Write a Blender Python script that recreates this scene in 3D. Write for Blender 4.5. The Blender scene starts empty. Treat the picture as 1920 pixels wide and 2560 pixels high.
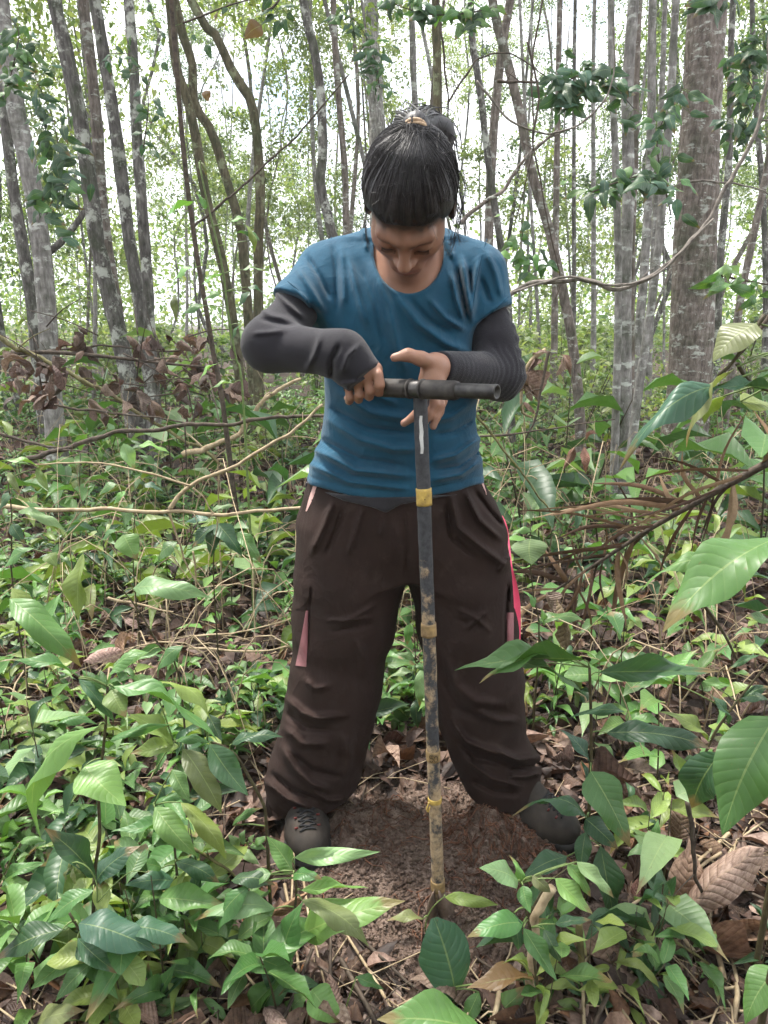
import bpy, math, random
import numpy as np
from mathutils import Vector, Matrix

random.seed(11)
RNG = np.random.default_rng(11)
SC = bpy.context.scene
COL = SC.collection
R = math.radians

# ---------------------------------------------------------------- camera
FPX, CX, CY = 1775.0, 960.0, 1280.0          # focal length and centre in photograph pixels
PITCH = R(15.0)
CAM = np.array([0.0, 0.0, 1.22])
cam_d = bpy.data.cameras.new('camera')
cam_d.sensor_fit = 'VERTICAL'
cam_d.sensor_height = 24.0
cam_d.lens = FPX / 2560.0 * 24.0
cam_d.clip_start = 0.02
cam_d.clip_end = 900.0
cam = bpy.data.objects.new('camera', cam_d)
COL.objects.link(cam)
cam.location = CAM
cam.rotation_euler = (R(90) - PITCH, 0, 0)
SC.camera = cam

# ---------------------------------------------------------------- sky, sun, exposure
SUN_EL, SUN_AZ = R(66), R(-48)               # azimuth measured from +Y (behind the person) towards +X
world = bpy.data.worlds.new('World')
SC.world = world
world.use_nodes = True
wn = world.node_tree
wn.nodes.clear()
w_out = wn.nodes.new('ShaderNodeOutputWorld')
w_bg = wn.nodes.new('ShaderNodeBackground')
w_sky = wn.nodes.new('ShaderNodeTexSky')
w_sky.sky_type = 'NISHITA'
w_sky.sun_disc = False
w_sky.sun_elevation = SUN_EL
w_sky.sun_rotation = SUN_AZ
w_sky.air_density = 1.0
w_sky.dust_density = 1.5
w_tc = wn.nodes.new('ShaderNodeTexCoord')
w_no = wn.nodes.new('ShaderNodeTexNoise')
w_no.inputs['Scale'].default_value = 3.2
w_no.inputs['Detail'].default_value = 7
w_no.inputs['Roughness'].default_value = 0.55
w_rp = wn.nodes.new('ShaderNodeValToRGB')
w_rp.color_ramp.elements[0].position = 0.30
w_rp.color_ramp.elements[1].position = 0.47
w_mx = wn.nodes.new('ShaderNodeMix')
w_mx.data_type = 'RGBA'
w_mx.inputs['B'].default_value = (8.6, 8.8, 9.2, 1)      # broken bright cloud all over the dome
wn.links.new(w_tc.outputs['Generated'], w_no.inputs['Vector'])
wn.links.new(w_no.outputs['Fac'], w_rp.inputs['Fac'])
wn.links.new(w_rp.outputs['Color'], w_mx.inputs['Factor'])
wn.links.new(w_sky.outputs['Color'], w_mx.inputs['A'])
wn.links.new(w_mx.outputs['Result'], w_bg.inputs['Color'])
w_bg.inputs['Strength'].default_value = 0.12
wn.links.new(w_bg.outputs['Background'], w_out.inputs['Surface'])

sun_d = bpy.data.lights.new('sun', 'SUN')
sun_d.energy = 3.5
sun_d.angle = R(11)
sun_d.color = (1.0, 0.95, 0.87)
sun = bpy.data.objects.new('sun', sun_d)
COL.objects.link(sun)
_sd = Vector((math.sin(SUN_AZ) * math.cos(SUN_EL), math.cos(SUN_AZ) * math.cos(SUN_EL), math.sin(SUN_EL)))
sun.rotation_euler = _sd.to_track_quat('Z', 'Y').to_euler()
sun.location = (0, 0, 12)

SC.view_settings.view_transform = 'Standard'
SC.view_settings.look = 'None'
SC.view_settings.gamma = 1.0
SC.view_settings.use_curve_mapping = False
SC.view_settings.exposure = 1.4
SC.render.engine = 'CYCLES'
SC.cycles.use_denoising = True
SC.cycles.use_adaptive_sampling = True
SC.cycles.adaptive_threshold = 0.03
SC.cycles.max_bounces = 5
SC.cycles.diffuse_bounces = 3
SC.cycles.glossy_bounces = 2
SC.cycles.transmission_bounces = 3
SC.cycles.transparent_max_bounces = 6
SC.cycles.caustics_reflective = False
SC.cycles.caustics_refractive = False

# ---------------------------------------------------------------- pixel <-> place
SP, CP = math.sin(PITCH), math.cos(PITCH)


def at(px, py, Y):
    """the point at distance Y (metres along the ground) seen at photograph pixel px, py"""
    u, v = (px - CX) / FPX, (CY - py) / FPX
    d = np.array([u, CP + v * SP, -SP + v * CP])
    return CAM + d * (Y / d[1])


def proj(P):
    q = np.asarray(P, dtype=np.float32) - CAM.astype(np.float32)
    zc = q[..., 1] * CP - q[..., 2] * SP
    up = q[..., 1] * SP + q[..., 2] * CP
    zc = np.where(np.abs(zc) < 1e-4, 1e-4, zc)
    return CX + FPX * q[..., 0] / zc, CY - FPX * up / zc


def depth_c(p):
    return (p[1] - CAM[1]) * CP - (p[2] - CAM[2]) * SP


def zoom(ox, oy, k):
    return lambda x, y: (ox + x * k, oy + y * k)


ZA = zoom(0, 1600, .5787)
ZB = zoom(960, 1600, .5787)
ZC = zoom(0, 800, .4822)
ZE = zoom(0, 0, .5787)
ZF = zoom(960, 0, .5787)
ZG = zoom(1200, 800, .434)
ZP = zoom(560, 260, .4822)
ZT = zoom(620, 1160, .4822)

# ---------------------------------------------------------------- numpy noise


def _hash(ix, iy, iz, seed):
    h = (ix.astype(np.int64) * 374761393 + iy.astype(np.int64) * 668265263 + iz.astype(np.int64) * 2147483647 + seed * 974634777) & 0xffffffff
    h = ((h ^ (h >> 13)) * 1274126177) & 0xffffffff
    return ((h ^ (h >> 16)) & 0xffff).astype(np.float32) / 65535.0


def vnoise(x, y, z=None, seed=0):
    x = np.asarray(x, dtype=np.float32); y = np.asarray(y, dtype=np.float32)
    z = np.zeros_like(x) if z is None else np.asarray(z, dtype=np.float32)
    fx, fy, fz = np.floor(x), np.floor(y), np.floor(z)
    tx, ty, tz = x - fx, y - fy, z - fz
    tx, ty, tz = tx * tx * (3 - 2 * tx), ty * ty * (3 - 2 * ty), tz * tz * (3 - 2 * tz)
    ix, iy, iz = fx.astype(np.int64), fy.astype(np.int64), fz.astype(np.int64)
    out = 0
    for a in (0, 1):
        for b in (0, 1):
            for c in (0, 1):
                w = (tx if a else 1 - tx) * (ty if b else 1 - ty) * (tz if c else 1 - tz)
                out = out + w * _hash(ix + a, iy + b, iz + c, seed)
    return out * 2 - 1


def sstep(a, b, x):
    t = np.clip((x - a) / (b - a), 0, 1)
    return t * t * (3 - 2 * t)


def gz(x, y):
    """height of the forest floor"""
    x = np.asarray(x, dtype=np.float32); y = np.asarray(y, dtype=np.float32)
    far = sstep(0.7, 2.6, np.hypot(x - .1, y - 1.5))
    h = .07 * vnoise(x * .45, y * .45, seed=3) + .035 * vnoise(x * 1.3, y * 1.3, seed=5)
    small = .012 * vnoise(x * 6, y * 6, seed=8) + .007 * vnoise(x * 15, y * 15, seed=9)
    return h * far + small * (.35 + .65 * far)


def gpt(px, py, up=0.0):
    """the point of the forest floor seen at a pixel"""
    u, v = (px - CX) / FPX, (CY - py) / FPX
    d = np.array([u, CP + v * SP, -SP + v * CP])
    z = up
    for _ in range(4):
        t = (z - CAM[2]) / min(d[2], -0.02)
        p = CAM + d * t
        z = float(gz(p[0], p[1])) + up
    return p


# ---------------------------------------------------------------- objects
WL = {}                                       # world place of each parent (parents are never turned)


def tag(o, label=None, cat=None, group=None, kind=None):
    if label: o['label'] = label
    if cat: o['category'] = cat
    if group: o['group'] = group
    if kind: o['kind'] = kind
    return o


def empty(name, loc, label=None, cat=None, group=None):
    o = bpy.data.objects.new(name, None)
    o.empty_display_size = .05
    COL.objects.link(o)
    o.location = [float(c) for c in loc]
    WL[o.name] = np.array(loc, dtype=float)
    return tag(o, label, cat, group)


def make_mesh(name, verts, faces, mat, uvs=None, cols=None, smooth=True):
    me = bpy.data.meshes.new(name)
    verts = np.asarray(verts, dtype=np.float32)
    if isinstance(faces, np.ndarray) and faces.ndim == 2:
        nf, k = faces.shape
        me.vertices.add(len(verts)); me.vertices.foreach_set('co', verts.ravel())
        me.loops.add(nf * k); me.loops.foreach_set('vertex_index', faces.astype(np.int32).ravel())
        me.polygons.add(nf); me.polygons.foreach_set('loop_start', np.arange(0, nf * k, k, dtype=np.int32))
        me.polygons.foreach_set('loop_total', np.full(nf, k, dtype=np.int32))
        me.update(calc_edges=True)
    else:
        me.from_pydata([tuple(map(float, v)) for v in verts], [], [tuple(map(int, f)) for f in faces])
        me.update()
    if uvs is not None:                        # one uv for each vertex
        ul = me.uv_layers.new(name='UVMap')
        li = np.empty(len(me.loops), dtype=np.int32); me.loops.foreach_get('vertex_index', li)
        ul.data.foreach_set('uv', np.asarray(uvs, dtype=np.float32)[li].ravel())
    if cols is not None:
        ca = me.color_attributes.new('Col', 'FLOAT_COLOR', 'POINT')
        c4 = np.ones((len(verts), 4), dtype=np.float32); c4[:, :3] = np.asarray(cols, dtype=np.float32)[:, :3]
        ca.data.foreach_set('color', c4.ravel())
    if smooth:
        me.polygons.foreach_set('use_smooth', np.ones(len(me.polygons), dtype=bool))
    if mat is not None:
        me.materials.append(mat)
    return me


def put(name, verts, faces, mat, parent=None, loc=None, **kw):
    """one mesh object from world-space vertices, placed at loc or under its parent"""
    base = WL[parent.name] if parent is not None else np.zeros(3)
    own = np.array(loc, dtype=float) if loc is not None else base
    me = make_mesh(name, np.asarray(verts, dtype=float) - own, faces, mat, **kw)
    o = bpy.data.objects.new(name, me)
    COL.objects.link(o)
    if parent is not None:
        o.parent = parent
    o.location = [float(c) for c in (own - base)]
    WL[o.name] = own
    return o


class MB:
    """collects geometry for one mesh"""
    def __init__(s): s.v = []; s.f = []; s.uv = []
    def add(s, v, f, uv=None):
        n = len(s.v)
        s.v.extend([tuple(map(float, p)) for p in v]); s.f.extend([tuple(n + i for i in q) for q in f])
        s.uv.extend(uv if uv is not None else [(0, 0)] * len(v))
        return s
    def put(s, name, mat, parent=None, loc=None, **kw):
        return put(name, s.v, s.f, mat, parent, loc, uvs=s.uv, **kw)


def resample(pts, n, extra=None):
    """Catmull-Rom through pts, n points; extra is interpolated alongside"""
    P = np.asarray(pts, dtype=float)
    if len(P) == 2:
        t = np.linspace(0, 1, n)[:, None]
        Q = P[0] * (1 - t) + P[1] * t
    else:
        A = np.vstack([2 * P[0] - P[1], P, 2 * P[-1] - P[-2]])
        seg = np.linalg.norm(np.diff(P, axis=0), axis=1); cum = np.concatenate([[0], np.cumsum(seg)])
        s = np.linspace(0, cum[-1], n)
        i = np.clip(np.searchsorted(cum, s, side='right') - 1, 0, len(P) - 2)
        t = ((s - cum[i]) / np.maximum(seg[i], 1e-9))[:, None]
        p0, p1, p2, p3 = A[i], A[i + 1], A[i + 2], A[i + 3]
        Q = .5 * (2 * p1 + (p2 - p0) * t + (2 * p0 - 5 * p1 + 4 * p2 - p3) * t ** 2 + (3 * p1 - p0 - 3 * p2 + p3) * t ** 3)
    if extra is None:
        return Q
    e = np.asarray(extra, dtype=float)
    return Q, np.interp(np.linspace(0, 1, n), np.linspace(0, 1, len(e)), e)


def tube(path, rad, sides=8, rough=0.0, seed=0, caps=True):
    """tapered round tube; rough makes the radius uneven"""
    P = np.asarray(path, dtype=float); n = len(P)
    rad = np.full(n, rad, dtype=float) if np.isscalar(rad) else np.asarray(rad, dtype=float)
    T = np.gradient(P, axis=0); T /= np.maximum(np.linalg.norm(T, axis=1, keepdims=True), 1e-9)
    ref = np.array([0, 0, 1.0]) if abs(T[0][2]) < .9 else np.array([1.0, 0, 0])
    N = np.cross(T[0], ref); N /= np.linalg.norm(N)
    V = []; UV = []
    L = np.concatenate([[0], np.cumsum(np.linalg.norm(np.diff(P, axis=0), axis=1))])
    for i in range(n):
        N = N - T[i] * np.dot(N, T[i]); N /= max(np.linalg.norm(N), 1e-9)
        B = np.cross(T[i], N)
        a = np.arange(sides) * 2 * math.pi / sides
        r = np.full(sides, rad[i])
        if rough:
            r = r * (1 + rough * (vnoise(np.cos(a) * 1.3 + seed, np.sin(a) * 1.3, np.full(sides, L[i] / max(rad[i], 1e-4) * .35), seed=seed)
                                  + .5 * vnoise(np.cos(a) * 3 + seed, np.sin(a) * 3, np.full(sides, L[i] / max(rad[i], 1e-4) * .9), seed=seed + 1)))
        V.append(P[i] + (np.cos(a) * r)[:, None] * N + (np.sin(a) * r)[:, None] * B)
        UV += [(k / sides, L[i]) for k in range(sides)]
    V = np.vstack(V)
    F = [(i * sides + k, i * sides + (k + 1) % sides, (i + 1) * sides + (k + 1) % sides, (i + 1) * sides + k) for i in range(n - 1) for k in range(sides)]
    if caps:
        F.append(tuple(range(sides))[::-1]); F.append(tuple((n - 1) * sides + k for k in range(sides)))
    return V, F, UV


# ---------------------------------------------------------------- materials
MATS = {}


class NT:
    def __init__(s, name):
        s.m = bpy.data.materials.new(name); s.m.use_nodes = True
        s.t = s.m.node_tree; s.t.nodes.clear()
        s.out = s.n('ShaderNodeOutputMaterial')
        MATS[name] = s.m
    def n(s, typ, **inp):
        nd = s.t.nodes.new(typ)
        for k, v in inp.items():
            nd.inputs[k.replace('_', ' ')].default_value = v
        return nd
    def l(s, a, b): s.t.links.new(a, b)
    def math(s, op, a, b=None, clamp=False):
        nd = s.t.nodes.new('ShaderNodeMath'); nd.operation = op; nd.use_clamp = clamp
        for i, x in enumerate((a, b)):
            if x is None: continue
            if hasattr(x, 'links'): s.l(x, nd.inputs[i])
            else: nd.inputs[i].default_value = x
        return nd.outputs[0]
    def mix(s, fac, a, b, mode='MIX'):
        nd = s.t.nodes.new('ShaderNodeMix'); nd.data_type = 'RGBA'; nd.blend_type = mode
        for key, x in (('Factor', fac), ('A', a), ('B', b)):
            if hasattr(x, 'links'): s.l(x, nd.inputs[key])
            elif key == 'Factor': nd.inputs[key].default_value = x
            else: nd.inputs[key].default_value = (*x[:3], 1)
        return nd.outputs['Result']
    def noise(s, vec, scale, detail=4, rough=.55, out='Fac'):
        nd = s.n('ShaderNodeTexNoise', Scale=scale, Detail=detail, Roughness=rough)
        if vec is not None: s.l(vec, nd.inputs['Vector'])
        return nd.outputs[out]
    def ramp(s, fac, stops, interp='LINEAR'):
        nd = s.t.nodes.new('ShaderNodeValToRGB'); cr = nd.color_ramp; cr.interpolation = interp
        while len(cr.elements) < len(stops): cr.elements.new(.5)
        for e, (p, c) in zip(cr.elements, stops):
            e.position = p; e.color = (*c, 1) if len(c) == 3 else c
        s.l(fac, nd.inputs['Fac'])
        return nd.outputs['Color']
    def coord(s, which='Object', scale=None):
        tc = s.n('ShaderNodeTexCoord').outputs[which]
        if scale is None: return tc
        mp = s.n('ShaderNodeMapping'); mp.inputs['Scale'].default_value = scale
        s.l(tc, mp.inputs['Vector'])
        return mp.outputs['Vector']
    def bump(s, h, strength=.5, dist=.01, normal=None):
        b = s.n('ShaderNodeBump', Strength=strength, Distance=dist)
        s.l(h, b.inputs['Height'])
        if normal is not None: s.l(normal, b.inputs['Normal'])
        return b.outputs['Normal']
    def bsdf(s, color, rough=.6, normal=None, spec=.5, metal=0.0, sheen=0.0, coat=0.0, sss=0.0):
        p = s.n('ShaderNodeBsdfPrincipled')
        for key, x in (('Base Color', color), ('Roughness', rough), ('Metallic', metal), ('Specular IOR Level', spec), ('Sheen Weight', sheen), ('Coat Weight', coat)):
            if hasattr(x, 'links'): s.l(x, p.inputs[key])
            elif key == 'Base Color': p.inputs[key].default_value = (*x[:3], 1)
            else: p.inputs[key].default_value = x
        if normal is not None: s.l(normal, p.inputs['Normal'])
        if sss:
            p.inputs['Subsurface Weight'].default_value = sss
            p.inputs['Subsurface Radius'].default_value = (.01, .004, .002)
        return p.outputs['BSDF']
    def done(s, sh, vol=None):
        s.l(sh, s.out.inputs['Surface'])
        return s.m


def mat_leaf(name, src, trans=.3, rough=(.30, .56), veins=True, vein_light=.35, dead=False):
    t = NT(name)
    if src == 'object':
        oi = t.n('ShaderNodeObjectInfo'); col = oi.outputs['Color']; rnd = oi.outputs['Random']
        hs = t.n('ShaderNodeHueSaturation')
        t.l(t.math('ADD', .485, t.math('MULTIPLY', rnd, .03)), hs.inputs['Hue'])
        t.l(t.math('ADD', .72, t.math('MULTIPLY', t.math('FRACT', t.math('MULTIPLY', rnd, 17.3)), .55)), hs.inputs['Value'])
        t.l(col, hs.inputs['Color']); col = hs.outputs['Color']
    else:
        col = t.n('ShaderNodeVertexColor').outputs['Color'] if False else None
        at_ = t.n('ShaderNodeAttribute'); at_.attribute_name = 'Col'; col = at_.outputs['Color']
    oc = t.coord('Object')
    gen = t.coord('Generated')
    n1 = t.noise(gen if src == 'object' else oc, 5 if src == 'object' else 30, 2)
    col = t.mix(t.math('MULTIPLY', n1, .55), col, t.mix(1.0, col, (.52, .55, .5) if not dead else (.35, .3, .3), 'MULTIPLY'))
    nrm = None
    if dead:      # brittle mottling
        m1 = t.noise(oc if src == 'attr' else gen, 70 if src == 'attr' else 9, 5, .7)
        col = t.mix(t.ramp(m1, [(.42, (0, 0, 0)), (.62, (.8, .8, .8))]), col, t.mix(1.0, col, (.38, .30, .27), 'MULTIPLY'))
        nrm = t.bump(m1, .5, .004)
    if veins:
        uv = t.coord('UV'); sx = t.n('ShaderNodeSeparateXYZ'); t.l(uv, sx.inputs[0])
        u, v = sx.outputs['X'], t.math('ABSOLUTE', t.math('SUBTRACT', t.math('MULTIPLY', sx.outputs['Y'], 2), 1))
        ph = t.math('FRACT', t.math('SUBTRACT', t.math('MULTIPLY', u, 11), t.math('MULTIPLY', v, 1.7)))
        tri = t.math('ABSOLUTE', t.math('SUBTRACT', t.math('MULTIPLY', ph, 2), 1))      # 1 on the vein
        vein = t.math('POWER', tri, 14)
        mid = t.math('GREATER_THAN', .035, v)
        vm = t.math('MAXIMUM', t.math('MULTIPLY', vein, .22), t.math('MULTIPLY', mid, .9))
        lite = (.35, .42, .16) if not dead else (.3, .2, .12)
        col = t.mix(t.math('MULTIPLY', vm, vein_light), col, lite)
        h = t.math('ADD', t.math('MULTIPLY', t.math('POWER', tri, 3.0), -1.0), t.math('MULTIPLY', n1, .4))
        nrm = t.bump(h, .16 if not dead else .5, .005)
    # insect holes, blemishes: small pale-brown spots
    if not dead and src == 'object' and veins:      # browned tips on some leaves
        tipf = t.math('MULTIPLY', t.math('GREATER_THAN', t.math('FRACT', t.math('MULTIPLY', rnd, 53.7)), .6), t.ramp(t.math('ADD', u, t.math('MULTIPLY', n1, .3)), [(.92, (0, 0, 0)), (1.0, (.8, .8, .8))]))
        col = t.mix(tipf, col, (.17, .11, .045))
    if not dead and src == 'object':
        sp = t.noise(gen, 14, 2)
        col = t.mix(t.math('MULTIPLY', t.math('GREATER_THAN', sp, .72), .45), col, (.16, .11, .04))
    rr = t.math('ADD', rough[0], t.math('MULTIPLY', n1, rough[1] - rough[0]))
    b = t.bsdf(col, rr, nrm, spec=.42)
    tr = t.n('ShaderNodeBsdfTranslucent')
    t.l(t.mix(1.0, col, (1.25, 1.35, .55) if not dead else (1, .8, .6), 'MULTIPLY'), tr.inputs['Color'])
    mx = t.n('ShaderNodeMixShader'); mx.inputs[0].default_value = trans
    t.l(b, mx.inputs[1]); t.l(tr.outputs[0], mx.inputs[2])
    return t.done(mx.outputs[0])


M_LEAF = mat_leaf('leaf_green', 'object', .28)
M_FOL = mat_leaf('foliage_small', 'attr', .42, veins=False)
M_DEADO = mat_leaf('leaf_dry_single', 'object', .12, (.5, .8), dead=True, vein_light=.35)
M_DEAD = mat_leaf('leaf_dry_litter', 'attr', .1, (.5, .8), veins=False, dead=True)
M_COVER = mat_leaf('ground_cover', 'attr', .3, veins=True, vein_light=.2)


def mat_bark(name, dark, mid, pale, lichen, rings=0.0, lich_amt=.5):
    t = NT(name)
    oc = t.coord('Object')
    st = t.coord('Object', (6, 6, 1.6))
    n1 = t.noise(st, 6, 6, .65); n2 = t.noise(t.coord('Object', (1, 1, 2.6 if rings else 1)), 7, 5, .6); n3 = t.noise(oc, 38, 5, .7)
    col = t.ramp(n1, [(.28, dark), (.5, mid), (.72, pale)])
    lm = t.ramp(t.math('ADD', t.math('MULTIPLY', n2, .75), t.math('MULTIPLY', n3, .25)), [(.5 + .1 * (1 - lich_amt), (0, 0, 0)), (.56 + .1 * (1 - lich_amt), (1, 1, 1))])
    col = t.mix(lm, col, lichen)
    n4 = t.noise(oc, 3.1, 4, .6)
    col = t.mix(t.ramp(n4, [(.5, (0, 0, 0)), (.66, (.6, .6, .6))]), col, (.035, .05, .02))
    h = t.math('ADD', t.math('MULTIPLY', n1, .9), t.math('MULTIPLY', n3, .5))
    if rings:
        w = t.n('ShaderNodeTexWave', Scale=4.0, Distortion=7.0, Detail=3.0); w.bands_direction = 'Z'
        t.l(oc, w.inputs['Vector'])
        col = t.mix(t.math('MULTIPLY', t.math('POWER', w.outputs['Fac'], 5), rings), col, dark)
        h = t.math('SUBTRACT', h, t.math('MULTIPLY', w.outputs['Fac'], .15))
    return t.done(t.bsdf(col, .85, t.bump(h, .9, .02), spec=.2))


M_BARK = mat_bark('bark_lichen', (.030, .026, .024), (.105, .096, .088), (.23, .215, .20), (.42, .43, .38), lich_amt=.75)
M_BARKP = mat_bark('bark_pale', (.085, .078, .072), (.23, .215, .20), (.40, .38, .36), (.50, .51, .47), rings=.22, lich_amt=.5)
M_BARKR = mat_bark('bark_reddish', (.055, .042, .036), (.17, .140, .120), (.31, .27, .24), (.46, .47, .42), rings=.16, lich_amt=.5)
M_BARKG = mat_bark('bark_mossy', (.03, .028, .018), (.10, .085, .05), (.18, .16, .10), (.22, .24, .14), lich_amt=.6)


def mat_simple(name, a, b, scale=20, rough=.7, bump=.4, dist=.004, stretch=None, spec=.3, sheen=0.0, metal=0.0, detail=5):
    t = NT(name)
    oc = t.coord('Object', stretch)
    n = t.noise(oc, scale, detail, .6)
    col = t.ramp(n, [(.3, a), (.7, b)])
    return t.done(t.bsdf(col, rough, t.bump(n, bump, dist), spec=spec, sheen=sheen, metal=metal))


M_TWIGP = mat_simple('twig_pale', (.20, .14, .08), (.42, .34, .22), 40, .75, .5, .002)
M_TWIGD = mat_simple('twig_dark', (.022, .016, .012), (.10, .075, .055), 45, .8, .6, .003)
M_TWIGG = mat_simple('twig_green', (.06, .055, .02), (.17, .15, .06), 40, .7, .4, .002)
M_STEM = mat_simple('stem_young', (.03, .022, .012), (.07, .06, .025), 60, .6, .3, .001)
M_STEMG = mat_simple('stem_green', (.07, .11, .03), (.16, .22, .07), 60, .5, .3, .001)
M_LIANA = mat_simple('liana_bark', (.06, .05, .042), (.25, .22, .19), 30, .85, .7, .004, (1, 1, 1))


def mat_frond():
    t = NT('frond_dry')
    oi = t.n('ShaderNodeObjectInfo')
    n = t.noise(t.coord('Object'), 60, 5, .7); n2 = t.noise(t.coord('Object'), 12, 4, .6)
    a = t.ramp(oi.outputs['Random'], [(0, (.035, .018, .010)), (.4, (.12, .065, .036)), (.75, (.26, .165, .09)), (1, (.38, .28, .17))])
    col = t.mix(n, a, t.mix(1.0, a, (.35, .28, .25), 'MULTIPLY'))
    return t.done(t.bsdf(col, .65, t.bump(t.math('ADD', n, n2), .6, .003), spec=.3))


M_FROND = mat_frond()
# ================================================================ the forest floor
def mat_ground():
    t = NT('forest_floor')
    oc = t.coord('Object')
    n1 = t.noise(oc, 3, 8, .65); n2 = t.noise(oc, 40, 6, .7)
    vo = t.n('ShaderNodeTexVoronoi', Scale=16.0); vo.feature = 'F1'
    dw = t.n('ShaderNodeVectorMath'); dw.operation = 'ADD'
    t.l(oc, dw.inputs[0]); t.l(t.noise(oc, 9, 3, .6, 'Color'), dw.inputs[1]); t.l(dw.outputs[0], vo.inputs['Vector'])
    sp = t.n('ShaderNodeSeparateColor'); t.l(vo.outputs['Color'], sp.inputs[0])
    col = t.ramp(n2, [(.25, (.010, .007, .006)), (.5, (.030, .020, .015)), (.75, (.075, .050, .036))])
    leaf = t.ramp(sp.outputs[0], [(0, (.05, .03, .02)), (.35, (.13, .08, .055)), (.6, (.24, .17, .13)), (.8, (.07, .045, .03)), (1, (.34, .26, .20))], 'CONSTANT')
    col = t.mix(t.ramp(n1, [(.4, (.1, .1, .1)), (.65, (.7, .7, .7))]), col, leaf)
    h = t.math('ADD', t.math('MULTIPLY', vo.outputs['Distance'], .6), n2)
    return t.done(t.bsdf(col, .85, t.bump(h, .9, .02), spec=.25))


n_g = 261
s_ = np.linspace(-1, 1, n_g)
gx = 4.2 * s_ + 300 * s_ ** 11
gy = 2.6 + 4.2 * s_ + 300 * s_ ** 11
GX, GY = np.meshgrid(gx, gy, indexing='ij')
GZ = gz(GX, GY)
gv = np.stack([GX, GY, GZ], -1).reshape(-1, 3)
ii = np.arange(n_g * n_g).reshape(n_g, n_g)
gf = np.stack([ii[:-1, :-1], ii[1:, :-1], ii[1:, 1:], ii[:-1, 1:]], -1).reshape(-1, 4)
tag(put('ground', gv, gf, mat_ground()), 'forest floor of dark humus and old leaf litter', kind='structure')

# freshly dug soil round the auger
SOIL_C = (0.14, 1.36)


def soil_h(x, y):
    x = np.asarray(x, dtype=np.float32); y = np.asarray(y, dtype=np.float32)
    q = np.hypot((x - SOIL_C[0]) / .40, (y - SOIL_C[1]) / .34)
    q = q + .16 * vnoise(x * 7, y * 7, seed=21)
    base = .016 * (1 - q ** 2)
    m1 = np.hypot((x - .275) / .12, (y - 1.50) / .10)
    m2 = np.hypot((x - .00) / .2, (y - 1.52) / .06)
    base = base + .085 * np.exp(-(m1 ** 2) * 1.5) + .045 * np.exp(-(m2 ** 2) * 1.3)
    base = base - .014 * np.exp(-((x - .125) / .05) ** 2 - ((y - 1.19) / .035) ** 2)
    pit = np.hypot((x - .16) / .10, (y - 1.53) / .05)
    base = base - .05 * np.exp(-(pit ** 2) * 1.2)
    cr = .011 * vnoise(x * 40, y * 40, seed=22) + .008 * vnoise(x * 90, y * 90, seed=23) + .012 * vnoise(x * 16, y * 16, seed=24)
    edge = sstep(1.25, .9, q)
    return base + cr * edge - .03 * (1 - edge)


def mat_soil():
    t = NT('dug_soil')
    oc = t.coord('Object')
    n1 = t.noise(oc, 7, 6, .65); n2 = t.noise(oc, 120, 5, .75); n3 = t.noise(oc, 30, 5, .7)
    col = t.ramp(n3, [(.25, (.045, .029, .022)), (.5, (.20, .142, .112)), (.75, (.40, .305, .25))])
    col = t.mix(t.ramp(n1, [(.5, (0, 0, 0)), (.68, (.75, .75, .75))]), col, t.ramp(n2, [(.3, (.04, .022, .016)), (.7, (.13, .075, .055))]))
    return t.done(t.bsdf(col, .95, t.bump(t.math('ADD', n2, t.math('MULTIPLY', n3, .6)), 1.0, .012), spec=.15))


M_SOIL = mat_soil()
sx = np.linspace(SOIL_C[0] - .58, SOIL_C[0] + .58, 200); sy = np.linspace(SOIL_C[1] - .52, SOIL_C[1] + .44, 170)
SX, SY = np.meshgrid(sx, sy, indexing='ij')
SZ = soil_h(SX, SY) + .004
ii = np.arange(200 * 170).reshape(200, 170)
sf = np.stack([ii[:-1, :-1], ii[1:, :-1], ii[1:, 1:], ii[:-1, 1:]], -1).reshape(-1, 4)
tag(put('dug_soil', np.stack([SX, SY, SZ], -1).reshape(-1, 3), sf, M_SOIL, loc=(SOIL_C[0], SOIL_C[1], 0)),
    'loose pinkish brown soil dug up between the boots', kind='structure')


def ground_h(x, y):
    return np.maximum(gz(x, y), soil_h(x, y) + .004 if True else 0)


# crumbs and clods
def crumbs(n, seed):
    rg = np.random.default_rng(seed)
    x = rg.normal(SOIL_C[0], .24, n); y = rg.normal(SOIL_C[1] - .04, .19, n)
    z = ground_h(x, y)
    r = .0016 + .005 * rg.random(n) ** 4 + .006 * rg.random(n) ** 30
    base = np.array([[1, 0, 0], [-1, 0, 0], [0, 1, 0], [0, -1, 0], [0, 0, 1], [0, 0, -1]], dtype=float)
    fc = np.array([[0, 2, 4], [2, 1, 4], [1, 3, 4], [3, 0, 4], [2, 0, 5], [1, 2, 5], [3, 1, 5], [0, 3, 5]])
    V = base[None] * r[:, None, None] * (0.6 + .8 * rg.random((n, 6, 1)))
    a = rg.random(n) * 6.28; c, s = np.cos(a)[:, None], np.sin(a)[:, None]
    V = np.stack([V[..., 0] * c - V[..., 1] * s, V[..., 0] * s + V[..., 1] * c, V[..., 2]], -1)
    V += np.stack([x, y, z + r * .4], -1)[:, None]
    return V.reshape(-1, 3), (fc[None] + (np.arange(n) * 6)[:, None, None]).reshape(-1, 3)


v, f = crumbs(16000, 5)
tag(put('soil_crumbs', v, f, M_SOIL, smooth=False), 'small crumbs of loose brown soil around the auger', 'soil', kind='stuff')

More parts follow.
